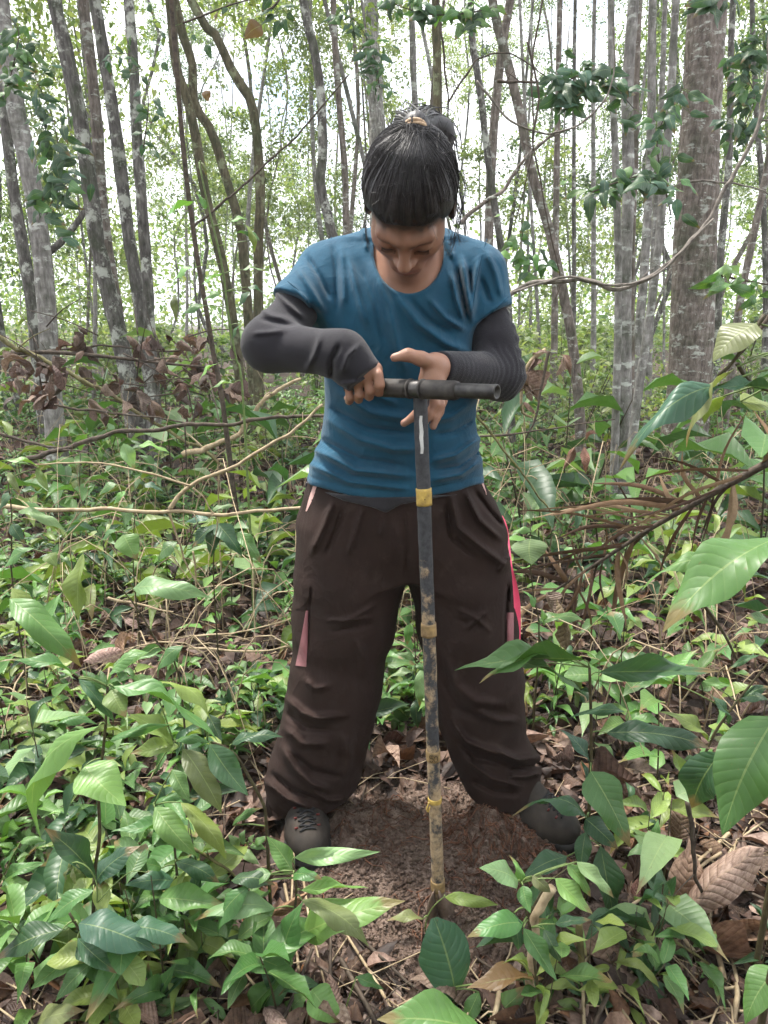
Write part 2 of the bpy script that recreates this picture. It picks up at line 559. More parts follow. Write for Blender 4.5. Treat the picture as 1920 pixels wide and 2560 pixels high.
# fine roots in the mound and the soil
M_ROOT = mat_simple('root_fibre', (.035, .014, .009), (.20, .09, .05), 50, .8, .3, .001)
mb = MB()
rg = np.random.default_rng(17)
for k in range(420):
    m = rg.random()
    if m < .55: x, y = rg.normal(.30, .09), rg.normal(1.45, .07)
    elif m < .8: x, y = rg.normal(-.02, .13), rg.normal(1.48, .05)
    else: x, y = rg.normal(.12, .22), rg.normal(1.30, .15)
    a = rg.random() * 6.28; L = .03 + .09 * rg.random() ** 2
    aa = a + np.cumsum(rg.normal(0, .6, 6)); X = x + np.cumsum(np.cos(aa)) * L / 5; Yq = y + np.cumsum(np.sin(aa)) * L / 5
    pts = np.stack([X, Yq, ground_h(X, Yq) + .003 + .009 * rg.random(6)], -1)
    mb.add(*tube(pts, np.linspace(.0011, .0005, 6) * (1 + rg.random()), 3, caps=False))
tag(mb.put('root_fibres', M_ROOT), 'tangle of fine reddish roots torn up with the soil', 'roots', kind='stuff')

# ---------------------------------------------------------------- dry leaves


def leaf_grid(nu, nv, shape='lance', arch=.12, fold=.25, wave=.0, curl=0.0, twist=0.0, seed=0):
    """unit leaf, stalk end at the origin, tip at (1,0,0); returns verts, faces, uv. Width 1 at its widest (scaled by the caller)."""
    rg = np.random.default_rng(seed)
    u = np.linspace(0, 1, nu + 1)
    if shape == 'lance': w = np.sin(np.pi * u ** .82) ** .95 * (1 - .3 * u)
    elif shape == 'ovate': w = np.sin(np.pi * u ** .64) ** .85 * (1 - .25 * u)
    elif shape == 'obovate': w = np.sin(np.pi * np.clip(u, 0, 1) ** 1.45) ** .8
    elif shape == 'heart': w = np.clip(np.sin(np.pi * (u * .93 + .07) ** .5), 0, 1) ** .7 * (1 - u ** 3)
    else: w = np.sin(np.pi * u ** .9) ** .6
    w = w * (1 + .07 * vnoise(u * 9 + seed * 3.3, np.zeros_like(u), seed=seed)); w = w / w.max(); w[0] = .02; w[-1] = .015 if shape != 'obovate' else .10
    v = np.linspace(-1, 1, nv + 1)
    U, Vv = np.meshgrid(u, v, indexing='ij')
    Wd = w[:, None] * .5
    x = U + (.05 * (1 - np.abs(Vv)) if shape == 'heart' else 0) * (U < .2)
    y = Vv * Wd
    ang = fold
    z = np.abs(Vv) * Wd * math.tan(ang) if fold else np.zeros_like(x)
    z = z - curl * (Vv ** 2) * Wd * 1.6
    z = z + arch * 4 * U * (1 - U) + wave * np.sin(U * 10 + seed + np.sign(Vv) * .8) * np.abs(Vv) * Wd * .6
    if twist:
        a = twist * (U - .5)
        y, z0 = y * np.cos(a), z
        z = z0 + Vv * Wd * np.sin(a)
    y = y + .06 * rg.normal() * np.sin(np.pi * U)
    P = np.stack([x, y, z], -1).reshape(-1, 3)
    ii = np.arange((nu + 1) * (nv + 1)).reshape(nu + 1, nv + 1)
    F = np.stack([ii[:-1, :-1], ii[1:, :-1], ii[1:, 1:], ii[:-1, 1:]], -1).reshape(-1, 4)
    UVs = np.stack([U, (Vv + 1) / 2], -1).reshape(-1, 2)
    return P, F, UVs


DEAD_COLS = np.array([(.19, .115, .078), (.27, .175, .125), (.31, .21, .165), (.10, .056, .038), (.39, .285, .23), (.065, .04, .03), (.24, .12, .06), (.14, .085, .06), (.09, .055, .042)])


def scatter_leaves(xyz, length, width, yaw, tilt, roll, cols, protos):
    """many leaves as one mesh; protos = list of (P,F,UV)"""
    Vs, Fs, Us, Cs = [], [], [], []
    off = 0
    n = len(xyz)
    which = np.arange(n) % len(protos)
    for pi, (P, F, U) in enumerate(protos):
        idx = np.where(which == pi)[0]
        if not len(idx): continue
        m = len(idx)
        L, W = length[idx][:, None], width[idx][:, None]
        x = P[None, :, 0] * L; y = P[None, :, 1] * W; z = P[None, :, 2] * L
        cr, sr = np.cos(roll[idx])[:, None], np.sin(roll[idx])[:, None]
        y, z = y * cr - z * sr, y * sr + z * cr
        ct, st = np.cos(tilt[idx])[:, None], np.sin(tilt[idx])[:, None]
        x, z = x * ct - z * st, x * st + z * ct
        ca, sa = np.cos(yaw[idx])[:, None], np.sin(yaw[idx])[:, None]
        x, y = x * ca - y * sa, x * sa + y * ca
        V = np.stack([x, y, z], -1) + xyz[idx][:, None]
        Vs.append(V.reshape(-1, 3)); Us.append(np.tile(U, (m, 1)))
        Fs.append((F[None] + (np.arange(m) * len(P))[:, None, None] + off).reshape(-1, F.shape[1]))
        Cs.append(np.repeat(cols[idx], len(P), axis=0))
        off += m * len(P)
    return np.vstack(Vs), np.vstack(Fs), np.vstack(Us), np.vstack(Cs)


def in_soil(x, y):
    return np.hypot((np.asarray(x) - SOIL_C[0]) / .37, (np.asarray(y) - SOIL_C[1]) / .30) < 1


rg = np.random.default_rng(31)
N = 25000
yy = .75 + 9.5 * rg.random(N) ** 1.7
xx = (rg.random(N) * 2 - 1) * (yy * .78 + .35)
keep = ~in_soil(xx, yy)
xx, yy = xx[keep], yy[keep]; n = len(xx)
L = .018 + .04 * rg.random(n) + .05 * rg.random(n) ** 6 + .010 * yy
protos = [leaf_grid(4, 2, s, a, fo, 0, c, tw, sd) for s, a, fo, c, tw, sd in
          [('lance', .06, .2, .3, .4, 1), ('ovate', -.06, .1, -.4, -.4, 2), ('lance', .14, .4, 0, .6, 3), ('oval', .04, -.2, .4, 0, 4), ('ovate', .1, .1, .5, .6, 5)]]
V, F, U, C = scatter_leaves(np.stack([xx, yy, gz(xx, yy) + .003 + .014 * rg.random(n)], -1), L, L * (.35 + .3 * rg.random(n)), rg.random(n) * 6.28,
                            rg.normal(0, .3, n), rg.normal(0, .5, n), DEAD_COLS[rg.integers(0, len(DEAD_COLS), n)] * (.45 + .6 * rg.random((n, 1))), protos)
tag(put('leaf_litter', V, F, M_DEAD, uvs=U, cols=C), 'carpet of small dry brown leaves over the forest floor', 'leaf litter', kind='stuff')

# thin sticks and straw
mb = MB(); mb2 = MB()
for k in range(1700):
    y = .85 + 8 * rg.random() ** 1.6; x = (rg.random() * 2 - 1) * (y * .62 + .3)
    if in_soil(x, y): continue
    a = rg.random() * 6.28; Ls = .12 + .5 * rg.random() ** 2
    b = rg.normal(0, .25); j = np.arange(5); q = (j / 4 - .5) * Ls
    X, Y = x + np.cos(a + b * j / 4) * q, y + np.sin(a + b * j / 4) * q
    pts = np.stack([X, Y, gz(X, Y) + .012 + .03 * rg.random(5)], -1)
    (mb if rg.random() < .65 else mb2).add(*tube(pts, np.linspace(1, .5, 5) * (.0016 + .0045 * rg.random() ** 3), 4, caps=False))
tag(mb.put('twig_litter', M_TWIGP), 'scattered thin pale twigs and straw on the forest floor', 'twigs', kind='stuff')
tag(mb2.put('twig_litter', M_TWIGD), 'scattered thin dark twigs on the forest floor', 'twigs', kind='stuff')

# single dry leaves near the camera
dead_meshes = []
for sd, (s, a, fo, c, tw, wv) in enumerate([('lance', .12, .35, .2, .5, .3), ('ovate', -.08, .3, -.5, -.4, .4), ('oval', .18, .25, .4, .7, .2), ('lance', .3, .6, 0, 1.0, .3), ('ovate', .05, .15, .6, -.8, .5)]):
    P, F, U = leaf_grid(10, 4, s, a, fo, wv, c, tw, sd + 40)
    P[:, 2] += .03 * vnoise(P[:, 0] * 7 + sd * 9, P[:, 1] * 9, seed=sd); P[:, 1] += .03 * vnoise(P[:, 0] * 11, P[:, 1] * 3 + sd * 5, seed=sd + 7)
    dead_meshes.append(make_mesh('dry_leaf', P, F, M_DEADO, uvs=U))
rg = np.random.default_rng(77)
n_dead = 0
while n_dead < 170:
    y = .95 + 2.6 * rg.random() ** 1.5; x = (rg.random() * 2 - 1) * (y * .56 + .22)
    if in_soil(x, y) or (abs(x - .1) < .42 and 1.35 < y < 1.72): continue
    o = bpy.data.objects.new('dry_leaf', dead_meshes[rg.integers(0, 5)]); COL.objects.link(o)
    Ld = .05 + .05 * rg.random() + .06 * rg.random() ** 4
    o.location = (x, y, float(gz(x, y)) + .022 + .012 * rg.random())
    o.rotation_euler = (rg.normal(0, .35), rg.normal(0, .25), rg.random() * 6.28)
    o.scale = (Ld, Ld * (.38 + .3 * rg.random()), Ld)
    c = DEAD_COLS[rg.integers(0, len(DEAD_COLS))] * (.55 + .65 * rg.random())
    o.color = (*map(float, c), 1)
    tag(o, 'dry brown fallen leaf lying on the forest floor litter', 'leaf', 'dry leaves on the forest floor')
    n_dead += 1
# ================================================================ the person
# signed-distance modelling with numpy, meshed with surface nets
def v3(*a): return np.array(a, dtype=np.float32)


def cone(P, a, b, ra, rb):
    a = np.asarray(a, np.float32); b = np.asarray(b, np.float32)
    ab = b - a
    t = np.clip(((P - a) @ ab) / float(ab @ ab), 0, 1)
    return np.linalg.norm(P - a - t[:, None] * ab, axis=1) - (ra + (rb - ra) * t)


def chain(P, pts, rs, k=.02):
    d = None
    for i in range(len(pts) - 1):
        e = cone(P, pts[i], pts[i + 1], rs[i], rs[i + 1])
        d = e if d is None else smin(d, e, k)
    return d


def ell(P, c, r):
    q = P - np.asarray(c, np.float32); r = np.asarray(r, np.float32)
    k0 = np.linalg.norm(q / r, axis=1); k1 = np.linalg.norm(q / (r * r), axis=1)
    return k0 * (k0 - 1) / np.maximum(k1, 1e-6)


def smin(a, b, k):
    h = np.maximum(k - np.abs(a - b), 0) / k
    return np.minimum(a, b) - h * h * k * .25


def smax(a, b, k): return -smin(-a, -b, k)


def loft(P, st, power=2.3):
    """stations (z, cx, cy, rx, ry) from low to high"""
    st = resample(np.asarray(sorted(st), dtype=float), 60)
    st = np.asarray(st[np.argsort(st[:, 0])], dtype=np.float32)
    z = P[:, 2]
    cx, cy, rx, ry = (np.interp(z, st[:, 0], st[:, i]).astype(np.float32) for i in (1, 2, 3, 4))
    q = (np.abs((P[:, 0] - cx) / rx) ** power + np.abs((P[:, 1] - cy) / ry) ** power) ** (1 / power)
    d = (q - 1) * np.minimum(rx, ry)
    return np.maximum(d, np.maximum(z - st[-1, 0], st[0, 0] - z))


def polydist(x, y, pl):
    """distance of pixels to a polyline and the place along it (0..1)"""
    best = np.full(x.shape, 1e9, np.float32); tt = np.zeros_like(best)
    pl = np.asarray(pl, np.float32); n = len(pl) - 1
    for i in range(n):
        a, b = pl[i], pl[i + 1]; ab = b - a
        t = np.clip(((x - a[0]) * ab[0] + (y - a[1]) * ab[1]) / max(float(ab @ ab), 1e-6), 0, 1)
        d = np.hypot(x - a[0] - t * ab[0], y - a[1] - t * ab[1])
        m = d < best
        best = np.where(m, d, best); tt = np.where(m, (i + t) / n, tt)
    return best, tt


def folds(P, lst, front, ws=.8):
    """cloth folds; each (polyline in photo pixels, half width px, height m); front = mask of the side they are on"""
    x, y = proj(P)
    out = np.zeros(len(P), np.float32)
    for pl, w, h in lst:
        d, t = polydist(x, y, pl)
        out += 1.7 * h * np.exp(-(d / (w * ws)) ** 2) * np.clip(np.minimum(t, 1 - t) * 5 + .25, 0, 1)
    return out * front


def mesh_sdf(f, lo, hi, step, pad=6.0):
    lo, hi = np.asarray(lo, float), np.asarray(hi, float)
    C = 4
    nc = np.ceil((hi - lo) / (step * C)).astype(int)
    n = nc * C + 1
    ax = [lo[i] + step * C * np.arange(nc[i] + 1) for i in range(3)]
    G = np.stack(np.meshgrid(*ax, indexing='ij'), -1).reshape(-1, 3).astype(np.float32)
    Dc = f(G).reshape(nc + 1)
    near = np.abs(Dc) < pad * step
    act = np.zeros(nc, bool)
    for a in (0, 1):
        for b in (0, 1):
            for c in (0, 1):
                act |= near[a:nc[0] + a, b:nc[1] + b, c:nc[2] + c]
    D = np.repeat(np.repeat(np.repeat(Dc[:-1, :-1, :-1], C, 0), C, 1), C, 2)
    D = np.pad(D, ((0, 1),) * 3, mode='edge').astype(np.float32)
    m = np.repeat(np.repeat(np.repeat(act, C, 0), C, 1), C, 2)
    mk = np.pad(m, ((0, 1),) * 3)
    for a in (0, 1):
        for b in (0, 1):
            for c in (0, 1):
                mk[a:a + m.shape[0], b:b + m.shape[1], c:c + m.shape[2]] |= m
    I = np.argwhere(mk)
    vals = np.empty(len(I), np.float32)
    for s in range(0, len(I), 400000):
        vals[s:s + 400000] = f((lo + I[s:s + 400000] * step).astype(np.float32))
    D[mk] = vals
    S = D < 0
    cnt = sum(S[a:n[0] - 1 + a, b:n[1] - 1 + b, c:n[2] - 1 + c].astype(np.int8) for a in (0, 1) for b in (0, 1) for c in (0, 1))
    A = (cnt > 0) & (cnt < 8)
    ci = np.argwhere(A)
    idx = np.full(A.shape, -1, np.int32); idx[A] = np.arange(len(ci))
    cor = np.array([(a, b, c) for a in (0, 1) for b in (0, 1) for c in (0, 1)])
    cv = np.stack([D[ci[:, 0] + a, ci[:, 1] + b, ci[:, 2] + c] for a, b, c in cor], 1)
    acc = np.zeros((len(ci), 3)); num = np.zeros(len(ci))
    for i in range(8):
        for j in range(i + 1, 8):
            if np.abs(cor[i] - cor[j]).sum() != 1: continue
            x = (cv[:, i] < 0) != (cv[:, j] < 0)
            t = np.where(x, cv[:, i] / np.where(x, cv[:, i] - cv[:, j], 1), 0)
            acc += np.where(x[:, None], cor[i] + t[:, None] * (cor[j] - cor[i]), 0); num += x
    V = lo + (ci + acc / num[:, None]) * step
    Fs = []
    for axis in range(3):
        u, w = [(1, 2), (2, 0), (0, 1)][axis]
        s0 = [slice(None)] * 3; s1 = [slice(None)] * 3
        s0[axis] = slice(0, -1); s1[axis] = slice(1, None)
        X = S[tuple(s0)] != S[tuple(s1)]
        e = np.argwhere(X)
        e = e[(e[:, u] > 0) & (e[:, w] > 0) & (e[:, u] < n[u] - 1) & (e[:, w] < n[w] - 1)]
        ins = S[tuple(e.T)]
        def cell(du, dw):
            q = e.copy(); q[:, u] += du; q[:, w] += dw
            return idx[tuple(q.T)]
        q = np.stack([cell(-1, -1), cell(0, -1), cell(0, 0), cell(-1, 0)], 1)
        q[~ins] = q[~ins][:, ::-1]
        Fs.append(q)
    Fq = np.vstack(Fs)
    return V, Fq[(Fq >= 0).all(1)]


def row(py, xl, xr, Yc, ry):
    """loft station from the two outline pixels of one picture row"""
    a = at((xl + xr) / 2, py, Yc)
    hw = (xr - xl) / 2 * depth_c(a) / FPX
    return (a[2], a[0], a[1], hw, ry)


# ---- skeleton (photo pixel + distance)
S_R, E_R, W_R, H_R = at(815, 680, 1.56), at(673, 862, 1.39), at(858, 888, 1.315), at(903, 945, 1.30)     # her right arm
S_L, E_L, W_L = at(1196, 682, 1.56), at(1250, 938, 1.50), at(1088, 918, 1.335)                          # her left arm
C7 = at(1015, 612, 1.57)

# ---- head frame
HC = at(1024, 511, 1.365)
TILT, YAW, ROLL = R(66), R(-6), R(4)
HM = np.array(Matrix.Rotation(YAW, 3, 'Z') @ Matrix.Rotation(ROLL, 3, 'Y') @ Matrix.Rotation(TILT, 3, 'X'))
# local: x right in the picture, y = -forward (face looks to -y), z = crown


def hl(x, y, z):
    """head-local (x, forward, up) to world"""
    return HC + HM @ np.array([x, -y, z])


def to_head(P):
    q = (P - HC.astype(np.float32)) @ HM.astype(np.float32)
    q = q.copy(); q[:, 1] *= -1
    return q


def head_sdf(P):
    q = to_head(P)
    s = q.copy(); s[:, 0] = np.abs(s[:, 0])
    d = ell(q, (0, -.018, .032), (.0745, .094, .086))
    d = smin(d, ell(q, (0, .028, -.038), (.0535, .062, .074)), .03)
    d = smin(d, ell(s, (.038, .047, -.022), (.024, .030, .024)), .03)            # cheekbones
    d = smin(d, ell(s, (.036, .012, -.072), (.018, .034, .024)), .03)            # jaw corner
    d = smin(d, ell(q, (0, .076, -.100), (.022, .016, .018)), .03)               # chin
    d = smin(d, cone(s, (.012, .083, .018), (.042, .070, .020), .012, .010), .018)  # brow
    d = smax(d, -ell(s, (.031, .096, .000), (.019, .016, .012)), .014)           # eye socket
    d = smin(d, ell(s, (.031, .0725, -.001), (.0165, .0135, .0125)), .004)       # lid over the eye
    d = smin(d, cone(q, (0, .082, .012), (0, .106, -.026), .0075, .0105), .012)  # nose bridge
    d = smin(d, ell(q, (0, .104, -.030), (.0115, .0105, .0095)), .008)           # tip
    d = smin(d, ell(s, (.0135, .092, -.034), (.0075, .010, .0075)), .006)        # wings
    d = smax(d, -ell(s, (.0065, .100, -.0415), (.004, .006, .004)), .004)        # nostrils
    d = smin(d, ell(q, (0, .081, -.066), (.030, .014, .020)), .016)              # muzzle
    d = smin(d, cone(s, (0, .0945, -.0595), (.021, .083, -.063), .0052, .003), .006)  # upper lip
    d = smin(d, cone(s, (0, .0930, -.0705), (.018, .083, -.068), .0062, .003), .006)  # lower lip
    d = smax(d, -cone(s, (0, .1005, -.065), (.023, .087, -.0655), .0016, .0012), .004)  # mouth line
    # ears
    e = smax(ell(s, (.0765, -.008, -.006), (.010, .021, .033)), -ell(s, (.086, -.004, -.004), (.008, .012, .020)), .006)
    d = smin(d, e, .008)
    return d


# ---- hands
def finger(P, pts, r0, r1, k=.006):
    rs = np.linspace(r0, r1, len(pts))
    return chain(P, pts, rs, k)


HAND_R_F = []      # her right hand: fingers close round the bar from the front
for i, (kx, ky) in enumerate([(946, 936), (921, 950), (895, 961), (871, 968)]):
    y0 = 1.287 + .012 * i
    b = [at(kx, ky, y0), at(kx + 3, ky + 26, y0 + .0), at(kx + 2, ky + 44 - 3 * i, y0 + .020), at(kx - 4, ky + 36 - 3 * i, y0 + .046)]
    HAND_R_F.append((b, .0092 - .0006 * i, .0074 - .0005 * i))
THUMB_R = ([at(930, 925, 1.315), at(948, 955, 1.335), at(958, 972, 1.33)], .0105, .008)

HAND_L_F = [
    ([at(1066, 962, 1.318), at(1058, 1008, 1.330), at(1034, 1042, 1.333), at(1010, 1058, 1.330)], .0092, .0072),     # index, pointing behind the pole
    ([at(1080, 965, 1.308), at(1087, 1008, 1.303), at(1073, 1036, 1.300), at(1064, 1052, 1.300)], .0092, .0074),
    ([at(1094, 965, 1.312), at(1101, 1012, 1.312), at(1090, 1044, 1.308), at(1083, 1066, 1.305)], .0088, .0070),
    ([at(1100, 962, 1.325), at(1108, 1002, 1.330), at(1100, 1030, 1.330), at(1094, 1046, 1.328)], .0078, .0062)]
THUMB_L = ([at(1082, 905, 1.318), at(1052, 897, 1.300), at(1020, 887, 1.296), at(986, 894, 1.296)], .0135, .0078)


def near(P, c, r, fn):
    dist = np.linalg.norm(P - np.asarray(c, np.float32), axis=1)
    out = dist - r + .05
    m = dist < r
    if m.any(): out[m] = fn(P[m])
    return out


def hand_r(P):
    pr = smin(cone(P, W_R, at(905, 930, 1.31), .026, .022), cone(P, at(880, 945, 1.318), at(935, 925, 1.302), .017, .016), .015)
    for b, r0, r1 in HAND_R_F + [THUMB_R]:
        pr = smin(pr, finger(P, b, r0, r1), .005)
    return pr


def hand_l(P):
    pl = smin(cone(P, W_L, at(1078, 940, 1.322), .024, .021), cone(P, at(1070, 960, 1.320), at(1092, 958, 1.320), .0155, .0145), .016)
    for b, r0, r1 in HAND_L_F:
        pl = smin(pl, finger(P, b, r0, r1), .004)
    return smin(pl, finger(P, *THUMB_L, k=.012), .012)


def body_sdf(P):
    d = loft(P, BODY_ST, 2.2)
    d = smin(d, chain(P, [S_R, C7, S_L], [.040, .050, .040], .03), .04)
    d = smin(d, cone(P, at(1018, 655, 1.53), hl(0, -.03, -.055), .056, .050), .03)
    d = smin(d, cone(P, at(1025, 700, 1.475), hl(0, .005, -.075), .040, .042), .04)     # throat
    d = smin(d, chain(P, [S_R, E_R, W_R], [.036, .032, .025], .02), .02)
    d = smin(d, chain(P, [S_L, E_L, W_L], [.036, .032, .024], .02), .02)
    for leg in (LEG_R, LEG_L):
        d = smin(d, chain(P, [p for p, r in leg], [r * .62 for p, r in leg], .03), .03)
    d = smin(d, near(P, HC, .19, head_sdf), .02)
    d = smin(d, near(P, at(905, 945, 1.31), .10, hand_r), .012)
    return smin(d, near(P, at(1065, 970, 1.315), .13, hand_l), .012)


SHIRT_ST = [row(1255, 772, 1206, 1.605, .146), row(1190, 770, 1206, 1.60, .145), row(1100, 800, 1196, 1.58, .132), row(1000, 815, 1188, 1.565, .124),
            row(900, 806, 1190, 1.555, .124), row(800, 786, 1196, 1.55, .128), row(720, 792, 1208, 1.55, .112), row(650, 830, 1190, 1.56, .085), row(612, 880, 1140, 1.565, .06)]
BODY_ST = [(z, x, y, rx - .014, ry - .016) for z, x, y, rx, ry in SHIRT_ST] + [row(1380, 800, 1215, 1.61, .09)]


def px_leg(rows):
    out = []
    for py, xl, xr, Y in rows:
        p = at((xl + xr) / 2, py, Y); out.append((p, (xr - xl) / 2 * depth_c(p) / FPX))
    return out


LEG_R = px_leg([(1330, 762, 995, 1.60), (1440, 746, 1006, 1.59), (1560, 738, 984, 1.58), (1700, 728, 952, 1.57), (1800, 714, 926, 1.562), (1890, 688, 900, 1.556), (1950, 668, 884, 1.552), (1985, 672, 872, 1.55)])
LEG_L = px_leg([(1330, 1005, 1245, 1.60), (1440, 1028, 1268, 1.59), (1560, 1046, 1288, 1.58), (1700, 1080, 1303, 1.57), (1790, 1104, 1306, 1.565), (1860, 1130, 1308, 1.56), (1920, 1160, 1340, 1.55), (1960, 1172, 1346, 1.545)])

# ---- garments
def zp(*pts): return [ZP(x, y) for x, y in pts]
def zt(*pts): return [ZT(x, y) for x, y in pts]


SHIRT_F = [
    (zp((1235, 800), (1262, 960), (1285, 1120)), 9, .007), (zp((1205, 850), (1235, 980), (1262, 1100)), 7, -.005), (zp((1320, 800), (1300, 950), (1290, 1080)), 8, .005),
    (zp((1180, 880), (1205, 1010), (1240, 1120)), 8, .005), (zp((1270, 860), (1280, 980)), 5, -.005),
    (zp((770, 840), (860, 1040), (900, 1250), (940, 1400)), 14, .006), (zp((700, 820), (790, 1050), (840, 1250)), 12, -.004), (zp((640, 780), (690, 980), (740, 1150)), 11, .005),
    (zp((890, 980), (1010, 1140), (1150, 1240), (1270, 1290)), 13, .006), (zp((960, 1010), (1060, 1120), (1180, 1190)), 9, -.004), (zp((1060, 1010), (1150, 1110), (1250, 1170)), 9, .005),
    (zp((560, 720), (582, 850), (585, 1080)), 7, -.0022), (zp((610, 740), (620, 900), (625, 1060)), 10, .004),
    (zp((545, 1640), (700, 1740), (880, 1790), (1000, 1790)), 12, .007), (zp((500, 1740), (700, 1840), (950, 1880)), 10, -.005), (zp((470, 1790), (680, 1900), (980, 1930)), 11, .007),
    (zp((450, 1870), (650, 1960), (980, 2000)), 9, .005), (zp((1080, 1850), (1200, 1820), (1330, 1730)), 10, .007), (zp((1080, 1900), (1220, 1880), (1330, 1800)), 8, -.005),
    (zp((1080, 1950), (1230, 1920), (1330, 1850)), 9, .006), (zp((600, 1500), (760, 1600), (1000, 1640)), 14, .006), (zp((560, 1580), (740, 1680), (1000, 1710)), 10, -.005),
    (zp((620, 1330), (740, 1480), (900, 1560)), 13, .005), (zp((1090, 1640), (1180, 1620), (1290, 1540)), 12, .006), (zp((1090, 1720), (1190, 1700), (1290, 1640)), 9, -.004),
    (zp((380, 850), (450, 960), (520, 1080)), 10, .005), (zp((430, 790), (500, 900), (550, 1010)), 8, -.004), (zp((340, 930), (420, 1010), (470, 1120)), 5, .003),
    (zp((1360, 760), (1410, 880), (1440, 1000)), 10, .004), (zp((1390, 1070), (1480, 1010)), 4, .003), (zp((1330, 900), (1380, 1040)), 9, -.004),
    (zp((720, 640), (740, 760)), 8, .004), (zp((1150, 700), (1190, 800)), 8, .004)]


def shirt_sdf(P):
    d = loft(P, SHIRT_ST, 2.25)
    d = smin(d, chain(P, [S_R, C7, S_L], [.050, .060, .050], .03), .04)
    a = cone(P, S_R, S_R + (E_R - S_R) * .62, .054, .060)
    nR = v3(-.45, -.35, -.9); nR /= np.linalg.norm(nR)
    a = smax(a, (P - at(742, 757, 1.46).astype(np.float32)) @ nR, .004)
    d = smin(d, a, .035)
    b = cone(P, S_L, S_L + (E_L - S_L) * .60, .053, .057)
    nL = v3(.42, -.1, -.9); nL /= np.linalg.norm(nL)
    b = smax(b, (P - at(1228, 786, 1.53).astype(np.float32)) @ nL, .004)
    d = smin(d, b, .03)
    x, y = proj(P)
    fr = (P[:, 1] < 1.60).astype(np.float32)
    d = d - 1.25 * folds(P, SHIRT_F, fr) - .0028 * vnoise(P[:, 0] * 17, P[:, 1] * 12, P[:, 2] * 12, seed=4) - .0012 * vnoise(P[:, 0] * 38 + P[:, 2] * 14, P[:, 1] * 30, P[:, 2] * 22, seed=15)
    # neck opening: an oval scoop
    e = np.hypot((x - 1022) / 88, (y - 628) / 106)
    hole = np.where(P[:, 1] < 1.575, (1 - e) * .05, -1)
    d = smax(d, hole, .003)
    d = d - .0022 * np.exp(-((e - 1.05) / .035) ** 2) * fr
    hem = .872 - .012 * np.cos(np.clip((P[:, 0] - .02) * 8, -1.5, 1.5)) * (P[:, 1] < 1.58) + .006 * vnoise(P[:, 0] * 14, P[:, 1] * 14, seed=2)
    d = d - .003 * np.exp(-((P[:, 2] - hem - .018) / .004) ** 2) * -.6
    return smax(d, hem - P[:, 2], .004)


def undershirt_sdf(P):
    st = [(z, x, y, rx + .001, ry + .003) for z, x, y, rx, ry in SHIRT_ST]
    d = loft(P, st, 2.25)
    x, y = proj(P)
    edge = np.interp(x, [760, 790, 860, 930, 965, 1000, 1080, 1140, 1210], [1200, 1222, 1252, 1268, 1282, 1262, 1246, 1238, 1205]).astype(np.float32)
    d = d - .003 * vnoise(P[:, 0] * 20, P[:, 1] * 20, P[:, 2] * 8, seed=14)
    cut = np.where(P[:, 1] < 1.6, (y - edge) * .0009, (.845 - P[:, 2]))
    return smax(smax(d, cut, .003), P[:, 2] - .862, .003)


TROUSER_F = [
    (zt((1055, 170), (1090, 330), (1210, 430), (1340, 530)), 11, .011), (zt((1030, 200), (1060, 380), (1180, 480)), 9, -.007), (zt((1130, 150), (1200, 290), (1310, 390)), 9, .010),
    (zt((1170, 130), (1250, 240), (1320, 320)), 7, -.006), (zt((440, 200), (390, 330), (330, 460)), 11, .009), (zt((500, 220), (450, 360), (400, 480)), 9, -.006), (zt((595, 230), (560, 350), (520, 470)), 9, .007),
    (zt((700, 250), (690, 380)), 8, .005), (zt((810, 260), (822, 420), (818, 580)), 6, -.004), (zt((760, 300), (770, 450)), 9, .005),
    (zt((470, 830), (560, 790), (660, 730)), 7, .005), (zt((400, 812), (520, 810), (650, 796)), 6, .005), (zt((430, 870), (540, 850), (640, 830)), 7, -.005),
    (zt((1090, 755), (1180, 800), (1260, 870)), 7, .005), (zt((1130, 860), (1180, 810), (1240, 765)), 6, .005), (zt((1080, 800), (1140, 830)), 7, -.004),
    (zt((200, 1215), (280, 1290), (360, 1320), (500, 1305)), 13, .012), (zt((200, 1290), (300, 1370), (430, 1380)), 11, -.008), (zt((300, 1120), (345, 1165), (420, 1150)), 10, .008),
    (zt((190, 1370), (280, 1450), (420, 1450)), 12, .009), (zt((180, 1470), (240, 1580), (330, 1660), (420, 1690)), 12, .012), (zt((230, 1500), (330, 1590), (480, 1620)), 11, -.008),
    (zt((85, 1640), (200, 1735), (340, 1790)), 11, .011), (zt((130, 1610), (230, 1690), (360, 1740)), 8, -.009), (zt((320, 1690), (420, 1745), (500, 1740)), 9, .009), (zt((500, 1400), (520, 1520), (500, 1640)), 14, .007),
    (zt((1060, 1330), (1130, 1440), (1280, 1500), (1470, 1560)), 12, .013), (zt((1090, 1430), (1180, 1520), (1320, 1560)), 10, -.009), (zt((1270, 1470), (1390, 1530), (1510, 1520)), 10, .014), (zt((1330, 1570), (1440, 1570), (1520, 1555)), 8, -.011),
    (zt((1120, 1530), (1260, 1630), (1420, 1670)), 11, .012), (zt((1160, 1640), (1280, 1700), (1400, 1710)), 9, -.008), (zt((1340, 1620), (1440, 1620), (1520, 1600)), 9, .012),
    (zt((1030, 1000), (1080, 1150), (1180, 1230), (1330, 1250)), 16, .008), (zt((1010, 1120), (1080, 1260), (1200, 1330)), 14, -.006), (zt((1180, 1280), (1300, 1330), (1400, 1330)), 12, .007),
    (zt((560, 900), (600, 1010), (590, 1120)), 15, .006), (zt((330, 640), (320, 740), (310, 980)), 5, -.005),
    (zt((1350, 620), (1340, 760), (1335, 960)), 6, -.007), (zt((1300, 560), (1360, 480)), 9, .007)]


